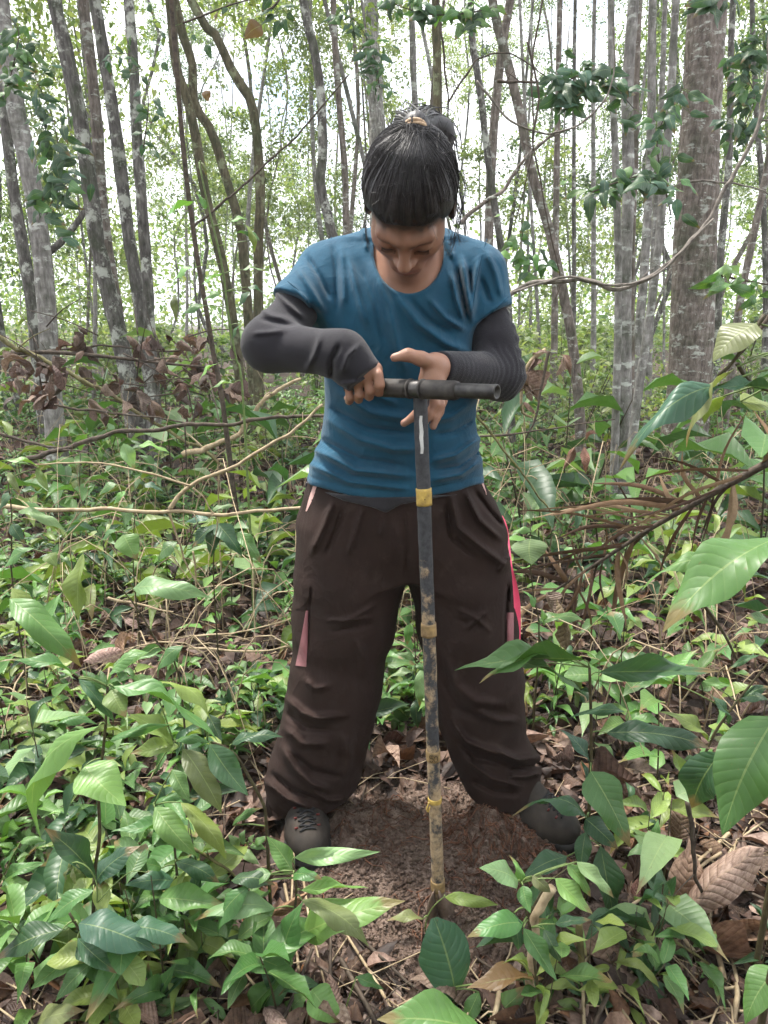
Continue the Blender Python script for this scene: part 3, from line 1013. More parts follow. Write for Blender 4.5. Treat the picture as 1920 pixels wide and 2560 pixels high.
def trouser_sdf(P):
    d = loft(P, [row(1190, 778, 1202, 1.605, .137), row(1260, 764, 1226, 1.605, .142), row(1340, 756, 1252, 1.60, .142), row(1420, 800, 1215, 1.595, .11)], 2.3)
    dl = []
    for leg in (LEG_R, LEG_L):
        dl.append(chain(P, [p for p, r in leg], [r for p, r in leg], .03))
    legs = smin(dl[0], dl[1], .012)
    d = smin(d, legs, .05)
    fr = (P[:, 1] < 1.62).astype(np.float32)
    d = d - folds(P, TROUSER_F, fr, .72) - .0045 * vnoise(P[:, 0] * 11, P[:, 1] * 11, P[:, 2] * 7, seed=6) - .0022 * vnoise(P[:, 0] * 16 + P[:, 2] * 16, P[:, 1] * 14, P[:, 2] * 24, seed=16) - .0012 * vnoise(P[:, 0] * 30, P[:, 1] * 30, P[:, 2] * 22, seed=7)
    hem = np.where(P[:, 0] < .05, .078, .085) + .012 * vnoise(P[:, 0] * 12, P[:, 1] * 12, seed=12) + np.where(P[:, 0] < .05, .10, -.10) * np.where(P[:, 0] < .05, P[:, 0] + .19, 0)
    return smax(d, hem - P[:, 2], .008)


def sleeve_r_sdf(P):
    p0 = S_R + (E_R - S_R) * .35
    d = chain(P, [p0, E_R, W_R], [.043, .0465, .0395], .03)
    d = smin(d, cone(P, W_R, at(905, 938, 1.308), .0390, .0385), .03)
    n = (at(912, 950, 1.30) - at(868, 890, 1.315)); n = (n / np.linalg.norm(n)).astype(np.float32)
    d = smax(d, (P - at(910, 946, 1.30).astype(np.float32)) @ n, .004)
    d = d - folds(P, [(zp((180, 1060), (240, 1095), (320, 1112)), 8, .0025), (zp((190, 1115), (270, 1135), (360, 1150)), 8, -.003), (zp((150, 1190), (230, 1185), (310, 1175)), 8, .003),
                      (zp((560, 1420), (560, 1330), (600, 1250)), 8, -.006), (zp((610, 1400), (640, 1310), (700, 1250)), 8, .004), (zp((420, 1390), (470, 1300), (500, 1200)), 8, .003),
                      (zp((250, 960), (330, 1040), (420, 1110)), 8, .005), (zp((590, 1455), (700, 1440), (820, 1380)), 5, .003)], 1.0)
    return d - .0012 * vnoise(P[:, 0] * 40, P[:, 1] * 40, P[:, 2] * 40, seed=3)


def sleeve_l_sdf(P):
    p0 = S_L + (E_L - S_L) * .35
    d = chain(P, [p0, S_L + (E_L - S_L) * .7, E_L, W_L], [.043, .045, .0465, .0295], .03)
    ax = (W_L - E_L); Ln = np.linalg.norm(ax); ax = (ax / Ln).astype(np.float32)
    t = (P - E_L.astype(np.float32)) @ ax
    ring = np.sin((t + .006 * vnoise(P[:, 0] * 45, P[:, 2] * 30, P[:, 1] * 30, seed=5)) * 2 * math.pi / .0135) * (.6 + .6 * vnoise(P[:, 0] * 30, P[:, 1] * 30, P[:, 2] * 30, seed=6))
    m = sstep(-.05, .0, t) * (1 - .5 * sstep(.12, .2, t))
    up = (P - S_L.astype(np.float32)) @ ((E_L - S_L) / np.linalg.norm(E_L - S_L)).astype(np.float32)
    d = d - .0007 * ring * m * (cone(P, E_L, W_L, .05, .05) < .015)
    d = d - .0016 * np.sin(up * 2 * math.pi / .03 + 3 * vnoise(P[:, 0] * 20, P[:, 2] * 8, seed=8)) * (t < .0)
    d = smax(d, t - (Ln - .012), .004)
    return d - .001 * vnoise(P[:, 0] * 40, P[:, 1] * 40, P[:, 2] * 40, seed=3)


TIE = at(1038, 335, float(hl(.006, -.066, .104)[1]))
TIE_D = np.array([.06, .42, .90]); TIE_D = TIE_D / np.linalg.norm(TIE_D)


def hairline(q):
    return (.050 + 1.02 * (q[:, 1] - .078) - q[:, 2]) * .68 + .012 * sstep(.030, .062, np.abs(q[:, 0])) * sstep(.015, .045, q[:, 1]) - .026 * sstep(.045, .07, np.abs(q[:, 0])) * sstep(.03, .0, q[:, 1])


def hair_sdf(P):
    q = to_head(P)
    d = ell(q, (0, -.020, .032), (.0835, .101, .0915))
    cut = hairline(q)
    cut = cut + .010 * vnoise(q[:, 0] * 190, q[:, 1] * 30, q[:, 2] * 30, seed=4) + .004 * vnoise(q[:, 0] * 60, q[:, 1] * 60, seed=5)
    d = d + .0085 * np.exp(np.minimum(cut, 0) / .016)          # thins out to the hairline
    d = smax(d, cut, .004)
    d = smin(d, cone(P, hl(.004, -.045, .085), TIE, .050, .0135), .03)
    tail = smin(chain(P, [TIE, TIE + TIE_D * .018, at(1066, 306, 1.45), at(1103, 330, 1.47), at(1116, 392, 1.48)], [.012, .014, .018, .021, .012], .02),
                chain(P, [TIE, TIE + TIE_D * .017, at(1006, 308, 1.445), at(993, 332, 1.455)], [.011, .012, .013, .010], .015), .012)
    d = smin(d, tail, .008)
    # streaks combed towards the tie
    w = to_head(np.asarray([TIE], np.float32))[0]
    rel = q - w
    ang = np.arctan2(rel[:, 0], rel[:, 1])
    return d - .0010 * vnoise(ang * 19, np.linalg.norm(rel, axis=1) * 9, seed=9) - .0005 * vnoise(ang * 55, np.linalg.norm(rel, axis=1) * 14, seed=10)


# ---- materials
def mat_cloth(name, a, b, weave=900, rough=.85, sheen=.15, dirt=None, knit=False, bump=.35):
    t = NT(name)
    oc = t.coord('Object')
    n1 = t.ramp(t.noise(oc, 8, 6, .65), [(.3, (0, 0, 0)), (.7, (1, 1, 1))]); n2 = t.noise(oc, weave * .35, 2, .5)
    col = t.mix(n1, a, b)
    if dirt:
        dm = t.ramp(t.noise(oc, 14, 6, .7), [(.58, (0, 0, 0)), (.75, (.7, .7, .7))])
        col = t.mix(dm, col, dirt)
    st = t.noise(t.coord('Object', (1, 1, .25) if not knit else (1, 1, 4)), weave, 2, .6)
    wr = t.n('ShaderNodeTexNoise', Scale=11.0, Detail=3.0, Roughness=.5, Distortion=1.2); t.l(t.coord('Object', (1, 1, .7)), wr.inputs['Vector'])
    crease = t.math('POWER', t.math('SUBTRACT', 1.0, t.math('MULTIPLY', t.math('ABSOLUTE', t.math('SUBTRACT', wr.outputs['Fac'], .5)), 5.0), True), 2.5)
    nr = t.bump(crease, .0 if knit else .16, .006)
    nr = t.bump(t.math('ADD', t.math('MULTIPLY', n2, .5), st), bump, .0012, nr)
    return t.done(t.bsdf(col, rough, nr, spec=.2, sheen=sheen))


M_SHIRT = mat_cloth('cloth_blue', (.007, .048, .088), (.015, .084, .145), 1100, .85, .12)
M_UNDER = mat_cloth('cloth_charcoal', (.018, .017, .020), (.030, .028, .033), 900, .9, .2)
M_SLEEVE = mat_cloth('knit_charcoal', (.013, .012, .0155), (.025, .023, .029), 700, .9, .15, knit=True, bump=.6)
M_TROUSER = mat_cloth('cloth_brown', (.0165, .0092, .0074), (.027, .0150, .0120), 900, .85, .0, dirt=(.046, .032, .026))
M_PINKPANEL = mat_cloth('cloth_salmon', (.42, .24, .22), (.50, .30, .27), 900, .8, .2)
M_MAUVE = mat_cloth('ribbon_mauve', (.20, .075, .085), (.27, .11, .12), 900, .45, .1)


def mat_skin():
    t = NT('skin')
    oc = t.coord('Object')
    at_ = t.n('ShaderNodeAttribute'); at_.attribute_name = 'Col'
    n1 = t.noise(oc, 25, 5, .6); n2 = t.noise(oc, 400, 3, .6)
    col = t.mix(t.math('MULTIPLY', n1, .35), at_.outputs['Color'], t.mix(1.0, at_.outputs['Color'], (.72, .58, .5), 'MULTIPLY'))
    return t.done(t.bsdf(col, .5, t.bump(t.math('ADD', n2, n1), .25, .0015), spec=.4, sss=.12))


def mat_hair():
    t = NT('hair_black')
    oc = t.coord('Object')
    n = t.noise(oc, 120, 3, .6)
    p = t.n('ShaderNodeBsdfPrincipled')
    t.l(t.ramp(n, [(.3, (.011, .010, .011)), (.7, (.032, .028, .030))]), p.inputs['Base Color'])
    p.inputs['Roughness'].default_value = .52
    p.inputs['Specular IOR Level'].default_value = .5
    return t.done(p.outputs['BSDF'])


M_SKIN, M_HAIR = mat_skin(), mat_hair()
M_LEATHER = mat_simple('boot_leather', (.010, .009, .008), (.055, .044, .036), 14, .78, .3, .002, spec=.25, detail=8)
M_RUBBER = mat_simple('rubber_black', (.012, .012, .012), (.035, .032, .03), 30, .8, .4, .002)
M_LACE = mat_simple('lace_black', (.008, .008, .009), (.02, .02, .022), 200, .8, .4, .001)
M_EYELET = mat_simple('eyelet_red', (.07, .012, .010), (.13, .025, .02), 60, .5, .2, .001)
M_BAND = mat_simple('hair_tie_tan', (.36, .24, .15), (.55, .40, .27), 120, .7, .6, .001)
M_BROW = mat_simple('brow_hair', (.010, .007, .006), (.02, .014, .012), 200, .6, .2, .001)

person = empty('person', (0.03, 1.56, 0.0), 'person in blue T-shirt and brown trousers bending over the soil auger', 'person')

V, F = mesh_sdf(body_sdf, (-.36, 1.24, .06), (.42, 1.80, 1.60), .0035)
q = to_head(V.astype(np.float32))
skin = np.tile(np.array([.33, .178, .120]), (len(V), 1))
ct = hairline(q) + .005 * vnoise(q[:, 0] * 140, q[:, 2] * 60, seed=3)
root_shade = (.6 * np.exp(-np.maximum(ct, 0) / .007) + .4 * np.exp(-np.maximum(ct, 0) / .026)) * (np.linalg.norm(V - HC, axis=1) < .16) * (q[:, 2] > -.03)  # hair roots along the hairline, plus forehead shade painted into the skin colour
skin = skin * (1 - .9 * root_shade[:, None]) + np.array([.022, .016, .015]) * .9 * root_shade[:, None]
lips = np.exp(-((q[:, 2] + .065) / .009) ** 2 - (q[:, 0] / .020) ** 2) * (q[:, 1] > .075)
skin = skin * (1 - lips[:, None] * .55) + np.array([.28, .09, .075]) * lips[:, None] * .55
br = np.exp(-((np.abs(q[:, 0]) - .031) / .02) ** 4 - ((q[:, 2] - .0165 - .22 * (.031 - np.abs(q[:, 0]))) / .0046) ** 2) * (q[:, 1] > .05) * (.7 + .5 * vnoise(q[:, 0] * 500, q[:, 2] * 300, seed=2))
skin = skin * (1 - br[:, None] * .85) + np.array([.02, .012, .01]) * br[:, None] * .85
la = np.exp(-((np.abs(q[:, 0]) - .031) / .014) ** 4 - ((q[:, 2] + .009) / .0022) ** 2) * (q[:, 1] > .05)
skin = skin * (1 - la[:, None] * .55) + np.array([.015, .01, .01]) * la[:, None] * .55
tips = np.zeros(len(V))
for b, r0, r1 in HAND_L_F + HAND_R_F + [THUMB_L]:
    tips = np.maximum(tips, np.exp(-(np.linalg.norm(V - b[-1], axis=1) / .011) ** 2))
skin = skin * (1 - .25 * tips[:, None]) + np.array([.36, .25, .22]) * .25 * tips[:, None]
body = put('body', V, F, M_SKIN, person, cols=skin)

for nm, fn, lo, hi, st, mt in (
        ('t_shirt', shirt_sdf, (-.30, 1.36, .82), (.33, 1.76, 1.46), .0036, M_SHIRT),
        ('undershirt', undershirt_sdf, (-.26, 1.40, .80), (.28, 1.80, .93), .004, M_UNDER),
        ('trousers', trouser_sdf, (-.36, 1.36, .03), (.44, 1.82, .95), .0044, M_TROUSER),
        ('arm_sleeve', sleeve_r_sdf, (-.33, 1.22, 1.02), (.02, 1.58, 1.36), .0032, M_SLEEVE),
        ('arm_sleeve', sleeve_l_sdf, (.06, 1.26, 1.02), (.33, 1.64, 1.36), .003, M_SLEEVE)):
    V, F = mesh_sdf(fn, lo, hi, st)
    put(nm, V, F, mt, person)

# ---- hair: combed cap, single strands, tail and tie
lo = HC - .16; hi = HC + .17
V, F = mesh_sdf(hair_sdf, lo, hi, .0028)
hair = put('hair', V, F, M_HAIR, person)


def onto(p, f, off, it=5):
    p = np.array(p, dtype=float)
    for _ in range(it):
        e = 1e-3
        Q = np.array([p, p + (e, 0, 0), p + (0, e, 0), p + (0, 0, e)], dtype=np.float32)
        d = f(Q)
        g = (d[1:] - d[0]) / e
        p = p - (d[0] - off) * g / max(float(g @ g), .2)
    return p


def hair_cap_plain(P):
    q = to_head(P)
    d = ell(q, (0, -.020, .032), (.0835, .101, .0915))
    cut = hairline(q)
    d = d + .0085 * np.exp(np.minimum(cut, 0) / .016)
    return smin(d, cone(P, hl(.004, -.045, .085), TIE, .050, .0135), .03)


rg = np.random.default_rng(5)
mb = MB()
tie_l = to_head(np.asarray([TIE], np.float32))[0]
for k in range(1150):
    a = rg.random() * 2 * math.pi
    x0 = .082 * math.sin(a); y0 = -.02 + .10 * math.cos(a)
    z0 = .050 + 1.02 * (y0 - .078) + .002 + .012 * rg.random()
    if abs(x0) > .045 and y0 > 0: z0 += .012
    z0 = max(z0, -.05)
    p0 = np.array([x0, y0, z0]); tl = tie_l + rg.normal(0, .006, 3)
    t0 = rg.random() ** 2 * .6; t1 = min(1, t0 + .35 + .65 * rg.random())
    pts = []
    for t in np.linspace(t0, t1, 9):
        l = p0 * (1 - t) + tl * t + np.array([0, .0, .045 * 4 * t * (1 - t)])
        pts.append(hl(*l))
    off = .0002 + .0016 * rg.random() ** 2
    pts = np.array([onto(p, hair_cap_plain, off, 3) for p in pts])
    mb.add(*tube(pts, np.array([.0002, .0007, .0009, .001, .001, .001, .0009, .0007, .0003]) * (.3 + .6 * rg.random() ** 1.5), 3, caps=False))
for k in range(340):       # fine short hairs along the hairline
    x0 = rg.uniform(-.066, .066); y0 = .078 - 4.2 * x0 * x0 + rg.normal(0, .002)
    z0 = .050 + 1.02 * (y0 - .078) + (.016 if abs(x0) > .045 else 0) + .006 + rg.normal(0, .003)
    L0 = .010 + .016 * rg.random(); a = rg.normal(0, .7)
    pts = [onto(hl(x0 + math.sin(a) * L0 * t, y0, z0 - math.cos(a) * L0 * t), hair_cap_plain, .0005 + .001 * t, 3) for t in np.linspace(0, 1, 5)]
    mb.add(*tube(np.array(pts), np.linspace(.0005, .00015, 5), 3, caps=False))
put('hair_strands', mb.v, mb.f, M_HAIR, hair)['kind'] = 'stuff'
# tail: short loops above the tie, hair falling behind to the right
mb = MB()
for k in range(170):
    j = rg.normal(0, 1, 3) * .0085
    m = k % 3
    if m == 0: tgt = [TIE, TIE + TIE_D * .016, at(1003, 304, 1.44), at(992, 330, 1.455), at(1000, 348, 1.47)]
    elif m == 1: tgt = [TIE, TIE + TIE_D * .018, at(1068, 302, 1.45), at(1112, 336, 1.47), at(1122, 395, 1.48)]
    else: tgt = [TIE, TIE + TIE_D * .018, at(1048, 296, 1.455), at(1092, 306, 1.48), at(1108, 370, 1.50)]
    tgt = [np.asarray(p) + j * (.65, .8, 1.2, 1.4, 1.5)[i] for i, p in enumerate(tgt)]
    mb.add(*tube(resample(tgt, 18), np.concatenate([np.linspace(.0014, .0016, 9), np.linspace(.0016, .0003, 9)]), 4, caps=False))
put('ponytail', mb.v, mb.f, M_HAIR, hair)['kind'] = 'stuff'
mb = MB()
u1 = np.cross(TIE_D, [1, 0, 0]); u1 /= np.linalg.norm(u1); u2 = np.cross(TIE_D, u1)
for w in (.005, .0105):
    ring = [TIE + TIE_D * w + (u1 * math.cos(a) + u2 * math.sin(a)) * (.0200 + .001 * math.sin(3 * a + w * 500)) for a in np.linspace(0, 2 * math.pi, 25)]
    mb.add(*tube(np.array(ring), .0036, 7, .15, 3, caps=False))
mb.put('hair_tie', M_BAND, person)
# loose locks
mb = MB()
LOCKS = [([(1150, 420), (1163, 470), (1150, 540), (1140, 590), (1122, 640)], .0012), ([(1140, 400), (1158, 460), (1160, 520), (1138, 580), (1128, 625), (1110, 640)], .0011),
         ([(1145, 500), (1160, 560), (1150, 600), (1170, 606)], .0010), ([(1140, 510), (1165, 540), (1196, 536)], .0008), ([(1130, 545), (1150, 580), (1130, 612), (1108, 600)], .0009),
         ([(1120, 560), (1128, 620), (1108, 628), (1104, 622)], .0008), ([(1135, 430), (1152, 450), (1156, 520), (1144, 570)], .0012), ([(1128, 545), (1136, 590), (1112, 605)], .0009),
         ([(930, 515), (905, 545), (901, 560), (905, 575)], .0008), ([(912, 545), (915, 590), (925, 620), (932, 645)], .0009), ([(905, 430), (891, 455), (893, 480)], .0007), ([(916, 550), (922, 600), (934, 650), (938, 670)], .0007),
         ([(1142, 470), (1152, 520), (1146, 585), (1152, 610)], .0013), ([(1138, 520), (1146, 560), (1132, 600), (1120, 622), (1130, 634)], .0011), ([(1105, 600), (1112, 625), (1124, 636)], .0007)]
for pl, r in LOCKS:
    for e in range(4):
        pts = [at(x + rg.normal(0, 4), y + rg.normal(0, 4), 1.345 + .03 * i / len(pl) + rg.normal(0, .003)) for i, (x, y) in enumerate(pl)]
        mb.add(*tube(resample(pts, 16), np.linspace(r, r * .3, 16) * (.3 + .3 * rg.random()), 4, caps=False))
for k in range(150):
    a = rg.random() * 6.28
    p = onto(hl(.085 * math.cos(a), .06 * rg.normal(), .05 + .09 * abs(math.sin(a))), hair_cap_plain, .001)
    dr = rg.normal(0, 1, 3); dr /= np.linalg.norm(dr)
    L0 = .012 + .02 * rg.random()
    nrm = (p - HC) / np.linalg.norm(p - HC)
    mb.add(*tube(resample([p, p + nrm * .004 + dr * L0 * .5, p + nrm * .006 + dr * L0 + nrm * .004 * rg.normal()], 6), np.linspace(.0004, .0002, 6), 3, caps=False))
put('loose_locks', mb.v, mb.f, M_HAIR, hair)['kind'] = 'stuff'

# ---- brows and lashes
for sg in (-1, 1):
    mb = MB()
    for k in range(46):
        x = sg * (.017 + .028 * k / 45)
        p = onto(hl(x, .085, -.0085 - .0015 * abs(k - 22) / 22), head_sdf, .0002, 4)
        mb.add(*tube(resample([p, p + HM @ np.array([sg * .001, -.004, -.002]), p + HM @ np.array([sg * .002, -.0065, -.0015])], 5), [.00022, .0002, .00016, .00012, .00006], 3, caps=False))
    put('eyelashes', mb.v, mb.f, M_BROW, person)

# ---- trim on the trousers
def on_surface(px, py, f, lo=1.2, hi=1.75, off=.002):
    """first place along the view of a pixel where the garment starts, lifted a little"""
    Ys = np.linspace(lo, hi, 160)
    P = np.array([at(px, py, y) for y in Ys], np.float32)
    d = f(P)
    k = np.argmax(d < 0) if (d < 0).any() else int(np.argmin(d))
    p = at(px, py, Ys[k])
    return p + (CAM - p) / np.linalg.norm(CAM - p) * off


def patch(quads, f, off=.003, n=8, thick=.0):
    """strip laid on a garment between two pixel polylines"""
    a, b = quads
    A = resample([(*p, 0) for p in a], n); B = resample([(*p, 0) for p in b], n)
    V = []; m = 4
    for i in range(n):
        for j in range(m + 1):
            t = j / m
            x, y = A[i][:2] * (1 - t) + B[i][:2] * t
            V.append(on_surface(x, y, f, off=off))
    F = [(i * (m + 1) + j, i * (m + 1) + j + 1, (i + 1) * (m + 1) + j + 1, (i + 1) * (m + 1) + j) for i in range(n - 1) for j in range(m)]
    return V, F


v, f = patch((zt((340, 105), (315, 180), (298, 245)), zt((362, 108), (335, 180), (305, 245))), trouser_sdf)
put('pocket_trim', v, f, M_PINKPANEL, person)
v, f = patch((zt((1190, 65), (1215, 110), (1235, 160)), zt((1203, 55), (1225, 110), (1240, 160))), trouser_sdf)
put('pocket_trim', v, f, M_PINKPANEL, person)
v, f = patch((zt((258, 600), (250, 680), (242, 755)), zt((318, 640), (312, 700), (275, 745))), trouser_sdf, .006)
put('pocket_flap', v, f, M_TROUSER, person)
v, f = patch((zt((300, 760), (275, 900), (246, 1045)), zt((312, 760), (310, 900), (302, 1052))), trouser_sdf, .006, 10)
put('pocket_ribbon', v, f, M_MAUVE, person)
v, f = patch((zt((1340, 770), (1338, 880), (1335, 985)), zt((1378, 770), (1378, 880), (1375, 985))), trouser_sdf, .004, 10)
put('pocket_ribbon', v, f, M_MAUVE, person)

# ---- seams
M_SEAMB = mat_cloth('thread_blue', (.005, .034, .062), (.008, .045, .08), 900, .9, 0)
M_SEAMD = mat_cloth('thread_brown', (.010, .006, .005), (.014, .009, .007), 900, .9, 0)
for pl, f, mt in ((zt((812, 255), (824, 400), (820, 570)), trouser_sdf, M_SEAMD), (zt((242, 600), (300, 632), (318, 655)), trouser_sdf, M_SEAMD), (zt((318, 655), (316, 800), (312, 1000)), trouser_sdf, M_SEAMD),
                  (zt((1345, 620), (1338, 760), (1334, 985)), trouser_sdf, M_SEAMD), (zt((362, 112), (330, 190), (303, 250)), trouser_sdf, M_SEAMD), (zt((1183, 70), (1215, 120), (1240, 165)), trouser_sdf, M_SEAMD),
                  (zp((556, 690), (572, 780), (580, 900), (578, 1010)), shirt_sdf, M_SEAMB), (zp((1362, 700), (1335, 800), (1305, 950), (1285, 1090)), shirt_sdf, M_SEAMB),
                  (zp((330, 920), (400, 980), (450, 1050), (480, 1110)), shirt_sdf, M_SEAMB), (zp((1300, 1130), (1390, 1080), (1475, 1000)), shirt_sdf, M_SEAMB),
                  (zp((460, 1890), (600, 1950), (800, 1990), (1000, 1995)), shirt_sdf, M_SEAMB), (zp((1080, 1985), (1200, 1955), (1325, 1890)), shirt_sdf, M_SEAMB)):
    px_ = resample([(*p, 0) for p in pl], 9)
    pts = np.array([on_surface(x, y, f, off=.0004) for x, y, _ in px_])
    if np.abs(np.diff(pts[:, 1])).max() > .03: continue
    put('seam', *tube(resample(pts, 24), .0011, 5)[:2], mt, person)

# ---- boots
def make_boot(heel, toe):
    heel, toe = np.array([*heel, 0.]), np.array([*toe, 0.])
    fw = (toe - heel) / np.linalg.norm(toe - heel); sd = np.array([-fw[1], fw[0], 0])
    k = np.linalg.norm(toe - heel) / .285
    Rm = np.stack([fw, sd, [0, 0, 1]], 1)
    def loc(P): return ((P - heel.astype(np.float32)) @ Rm.astype(np.float32)) / k
    def upper(P):
        q = loc(P); q = q.copy()
        s = q.copy(); s[:, 1] *= .98
        d = chain(s, [v3(.055, 0, .062), v3(.12, 0, .058), v3(.19, .002, .050), v3(.238, .004, .046)], [.044, .046, .049, .043], .03)
        d = smin(d, cone(s, v3(.075, 0, .07), v3(.07, 0, .19), .046, .050), .03)
        d = smin(d, cone(s, v3(.12, 0, .128), v3(.226, 0, .056), .040, .034), .03)
        d = smax(d, .016 - q[:, 2], .006)
        d = d - .0016 * np.exp(-((np.abs(q[:, 0] - .178 - .6 * q[:, 1] ** 2 * 10)) / .004) ** 2) - .0012 * vnoise(q[:, 0] * 45, q[:, 1] * 45, q[:, 2] * 45, seed=2)
        return d * k
    def sole(P):
        q = loc(P); f = q.copy(); f[:, 2] = 0
        d = chain(f, [v3(.045, 0, 0), v3(.12, 0, 0), v3(.19, .002, 0), v3(.236, .004, 0)], [.044, .040, .053, .048], .03)
        tread = .004 * (np.sin(q[:, 0] * 2 * math.pi / .022) > .2) * (q[:, 2] < .012)
        return smax(d + tread, np.abs(q[:, 2] - .015) - .016, .008) * k
    lo = np.minimum(heel, toe) - .09; hi = np.maximum(heel, toe) + .09
    lo[2], hi[2] = -.02, .21
    V, F = mesh_sdf(upper, lo, hi, .0034)
    b = put('boot', V, F, M_LEATHER, person)
    V, F = mesh_sdf(sole, lo, np.array([hi[0], hi[1], .06]), .0034)
    put('sole', V, F, M_RUBBER, b)
    def top(f_, s_):
        zs = np.linspace(.2, .02, 180)
        P = np.array([heel + Rm @ (np.array([f_, s_, z]) * k) for z in zs], np.float32)
        d = upper(P); i = int(np.argmax(d < 0))
        return P[i].astype(float) + np.array([0, 0, .0022])
    fs = [.186, .197, .208, .219, .230, .241]
    for i, f_ in enumerate(fs):
        w = .024 - .001 * i
        mb = MB()
        for sgn in (1, -1):
            f2 = fs[min(i + 1, 5)] if i < 5 else f_
            pts = [top(f_ + (f2 - f_) * t, sgn * (w - 2 * w * t)) for t in np.linspace(0, 1, 7)]
            mb.add(*tube(resample(pts, 11), .0021, 5))
        mb.put('lace', M_LACE, b)
    for i, f_ in enumerate(fs[::2]):
        for sgn in (1, -1):
            p = top(f_, sgn * .027)
            put('eyelet', *tube(np.array([p + sgn * sd * -.003, p + sgn * sd * .005]), .0024, 6)[:2], M_EYELET, b)
    return b


make_boot((-.216, 1.612), (-.168, 1.350))
make_boot((.250, 1.582), (.464, 1.424))

# pink marking tape hanging from the pocket
M_PINK = mat_simple('tape_pink', (.80, .07, .16), (.86, .10, .20), 40, .45, .2, .001, spec=.4)
rows_ = [(1312, 265, 1322, 270), (1328, 310, 1342, 315), (1345, 400, 1357, 405), (1362, 520, 1370, 525), (1372, 620, 1394, 620), (1378, 720, 1412, 720), (1380, 830, 1414, 825), (1380, 930, 1412, 915), (1375, 990, 1408, 965), (1372, 1040, 1390, 1035), (1350, 1110, 1368, 1120), (1362, 1165, 1372, 1175)]
Lp, Rp = [], []
for i, (a, b, c, d) in enumerate(rows_):
    px, py = ZT((a + c) / 2, (b + d) / 2)
    Y = on_surface(min(px, 1296 if i > 3 else 1270), py, trouser_sdf)[1] + .03 if i < 3 else 1.535
    Lp.append(at(*ZT(a, b), Y - .004)); Rp.append(at(*ZT(c, d), Y + .006 * math.sin(i * 1.3)))
n = 40
A, B = resample(Lp, n), resample(Rp, n)
V = np.vstack([A, A * .5 + B * .5 + np.stack([np.zeros(n), -.004 * np.sin(np.linspace(0, 9, n)), np.zeros(n)], 1), B])
F = [(i + j * n, i + 1 + j * n, i + 1 + (j + 1) * n, i + (j + 1) * n) for i in range(n - 1) for j in range(2)]
tag(put('marking_tape', V, F, M_PINK, loc=A[-1]), 'bright pink plastic marking tape hanging from the trouser pocket', 'tape')

# ================================================================ the soil auger
def mat_pole():
    t = NT('pole_paint')
    oc = t.coord('Object')
    sx = t.n('ShaderNodeSeparateXYZ'); t.l(oc, sx.inputs[0])
    n1 = t.noise(oc, 28, 8, .7); n2 = t.noise(oc, 90, 6, .7); n3 = t.noise(t.coord('Object', (1, 1, .35)), 9, 5, .6)
    col = t.ramp(n2, [(.3, (.012, .013, .016)), (.65, (.05, .05, .055))])
    mud = t.ramp(n2, [(.3, (.20, .135, .075)), (.7, (.40, .30, .19))])
    h = t.n('ShaderNodeMapRange'); t.l(sx.outputs['Z'], h.inputs[0]); h.inputs[1].default_value = 1.0; h.inputs[2].default_value = .62; h.inputs[3].default_value = -.12; h.inputs[4].default_value = .055
    mm = t.math('ADD', t.math('ADD', t.math('MULTIPLY', n1, .55), t.math('MULTIPLY', n3, .45)), h.outputs[0])
    f = t.ramp(mm, [(.50, (0, 0, 0)), (.57, (1, 1, 1))])
    col = t.mix(f, col, mud)
    return t.done(t.bsdf(col, .65, t.bump(t.math('ADD', mm, t.math('MULTIPLY', n2, .4)), .5, .003), spec=.4))


M_POLE = mat_pole()
M_STEEL = mat_simple('steel_dark', (.025, .024, .024), (.09, .085, .08), 50, .45, .3, .001, spec=.5, metal=.55)
M_YTAPE = mat_simple('tape_yellow', (.24, .16, .05), (.55, .38, .09), 70, .55, .3, .001)
M_YTAPED = mat_simple('tape_yellow_muddy', (.13, .085, .045), (.34, .23, .10), 70, .7, .4, .001)
M_WHITE = mat_simple('paint_chip_white', (.45, .45, .43), (.62, .62, .60), 60, .6, .2, .001)
M_INK = mat_simple('ink_dark', (.05, .035, .015), (.07, .05, .02), 60, .7, .1, .001)
M_GRIP = mat_simple('grip_rubber', (.022, .020, .019), (.07, .062, .056), 60, .7, .5, .001)

PB = at(1096, 2240, 1.225); PT = at(1050, 985, 1.283)
auger = empty('soil_auger', (PB[0], PB[1], 0), 'long muddy soil auger with black T-handle standing upright in the dug soil', 'auger')
axis_p = (PT - PB) / np.linalg.norm(PT - PB)


def pole_at(py):
    best = min(np.linspace(-.02, 1.02, 400), key=lambda t: abs(float(proj(PB + (PT - PB) * t)[1]) - py))
    return PB + (PT - PB) * best


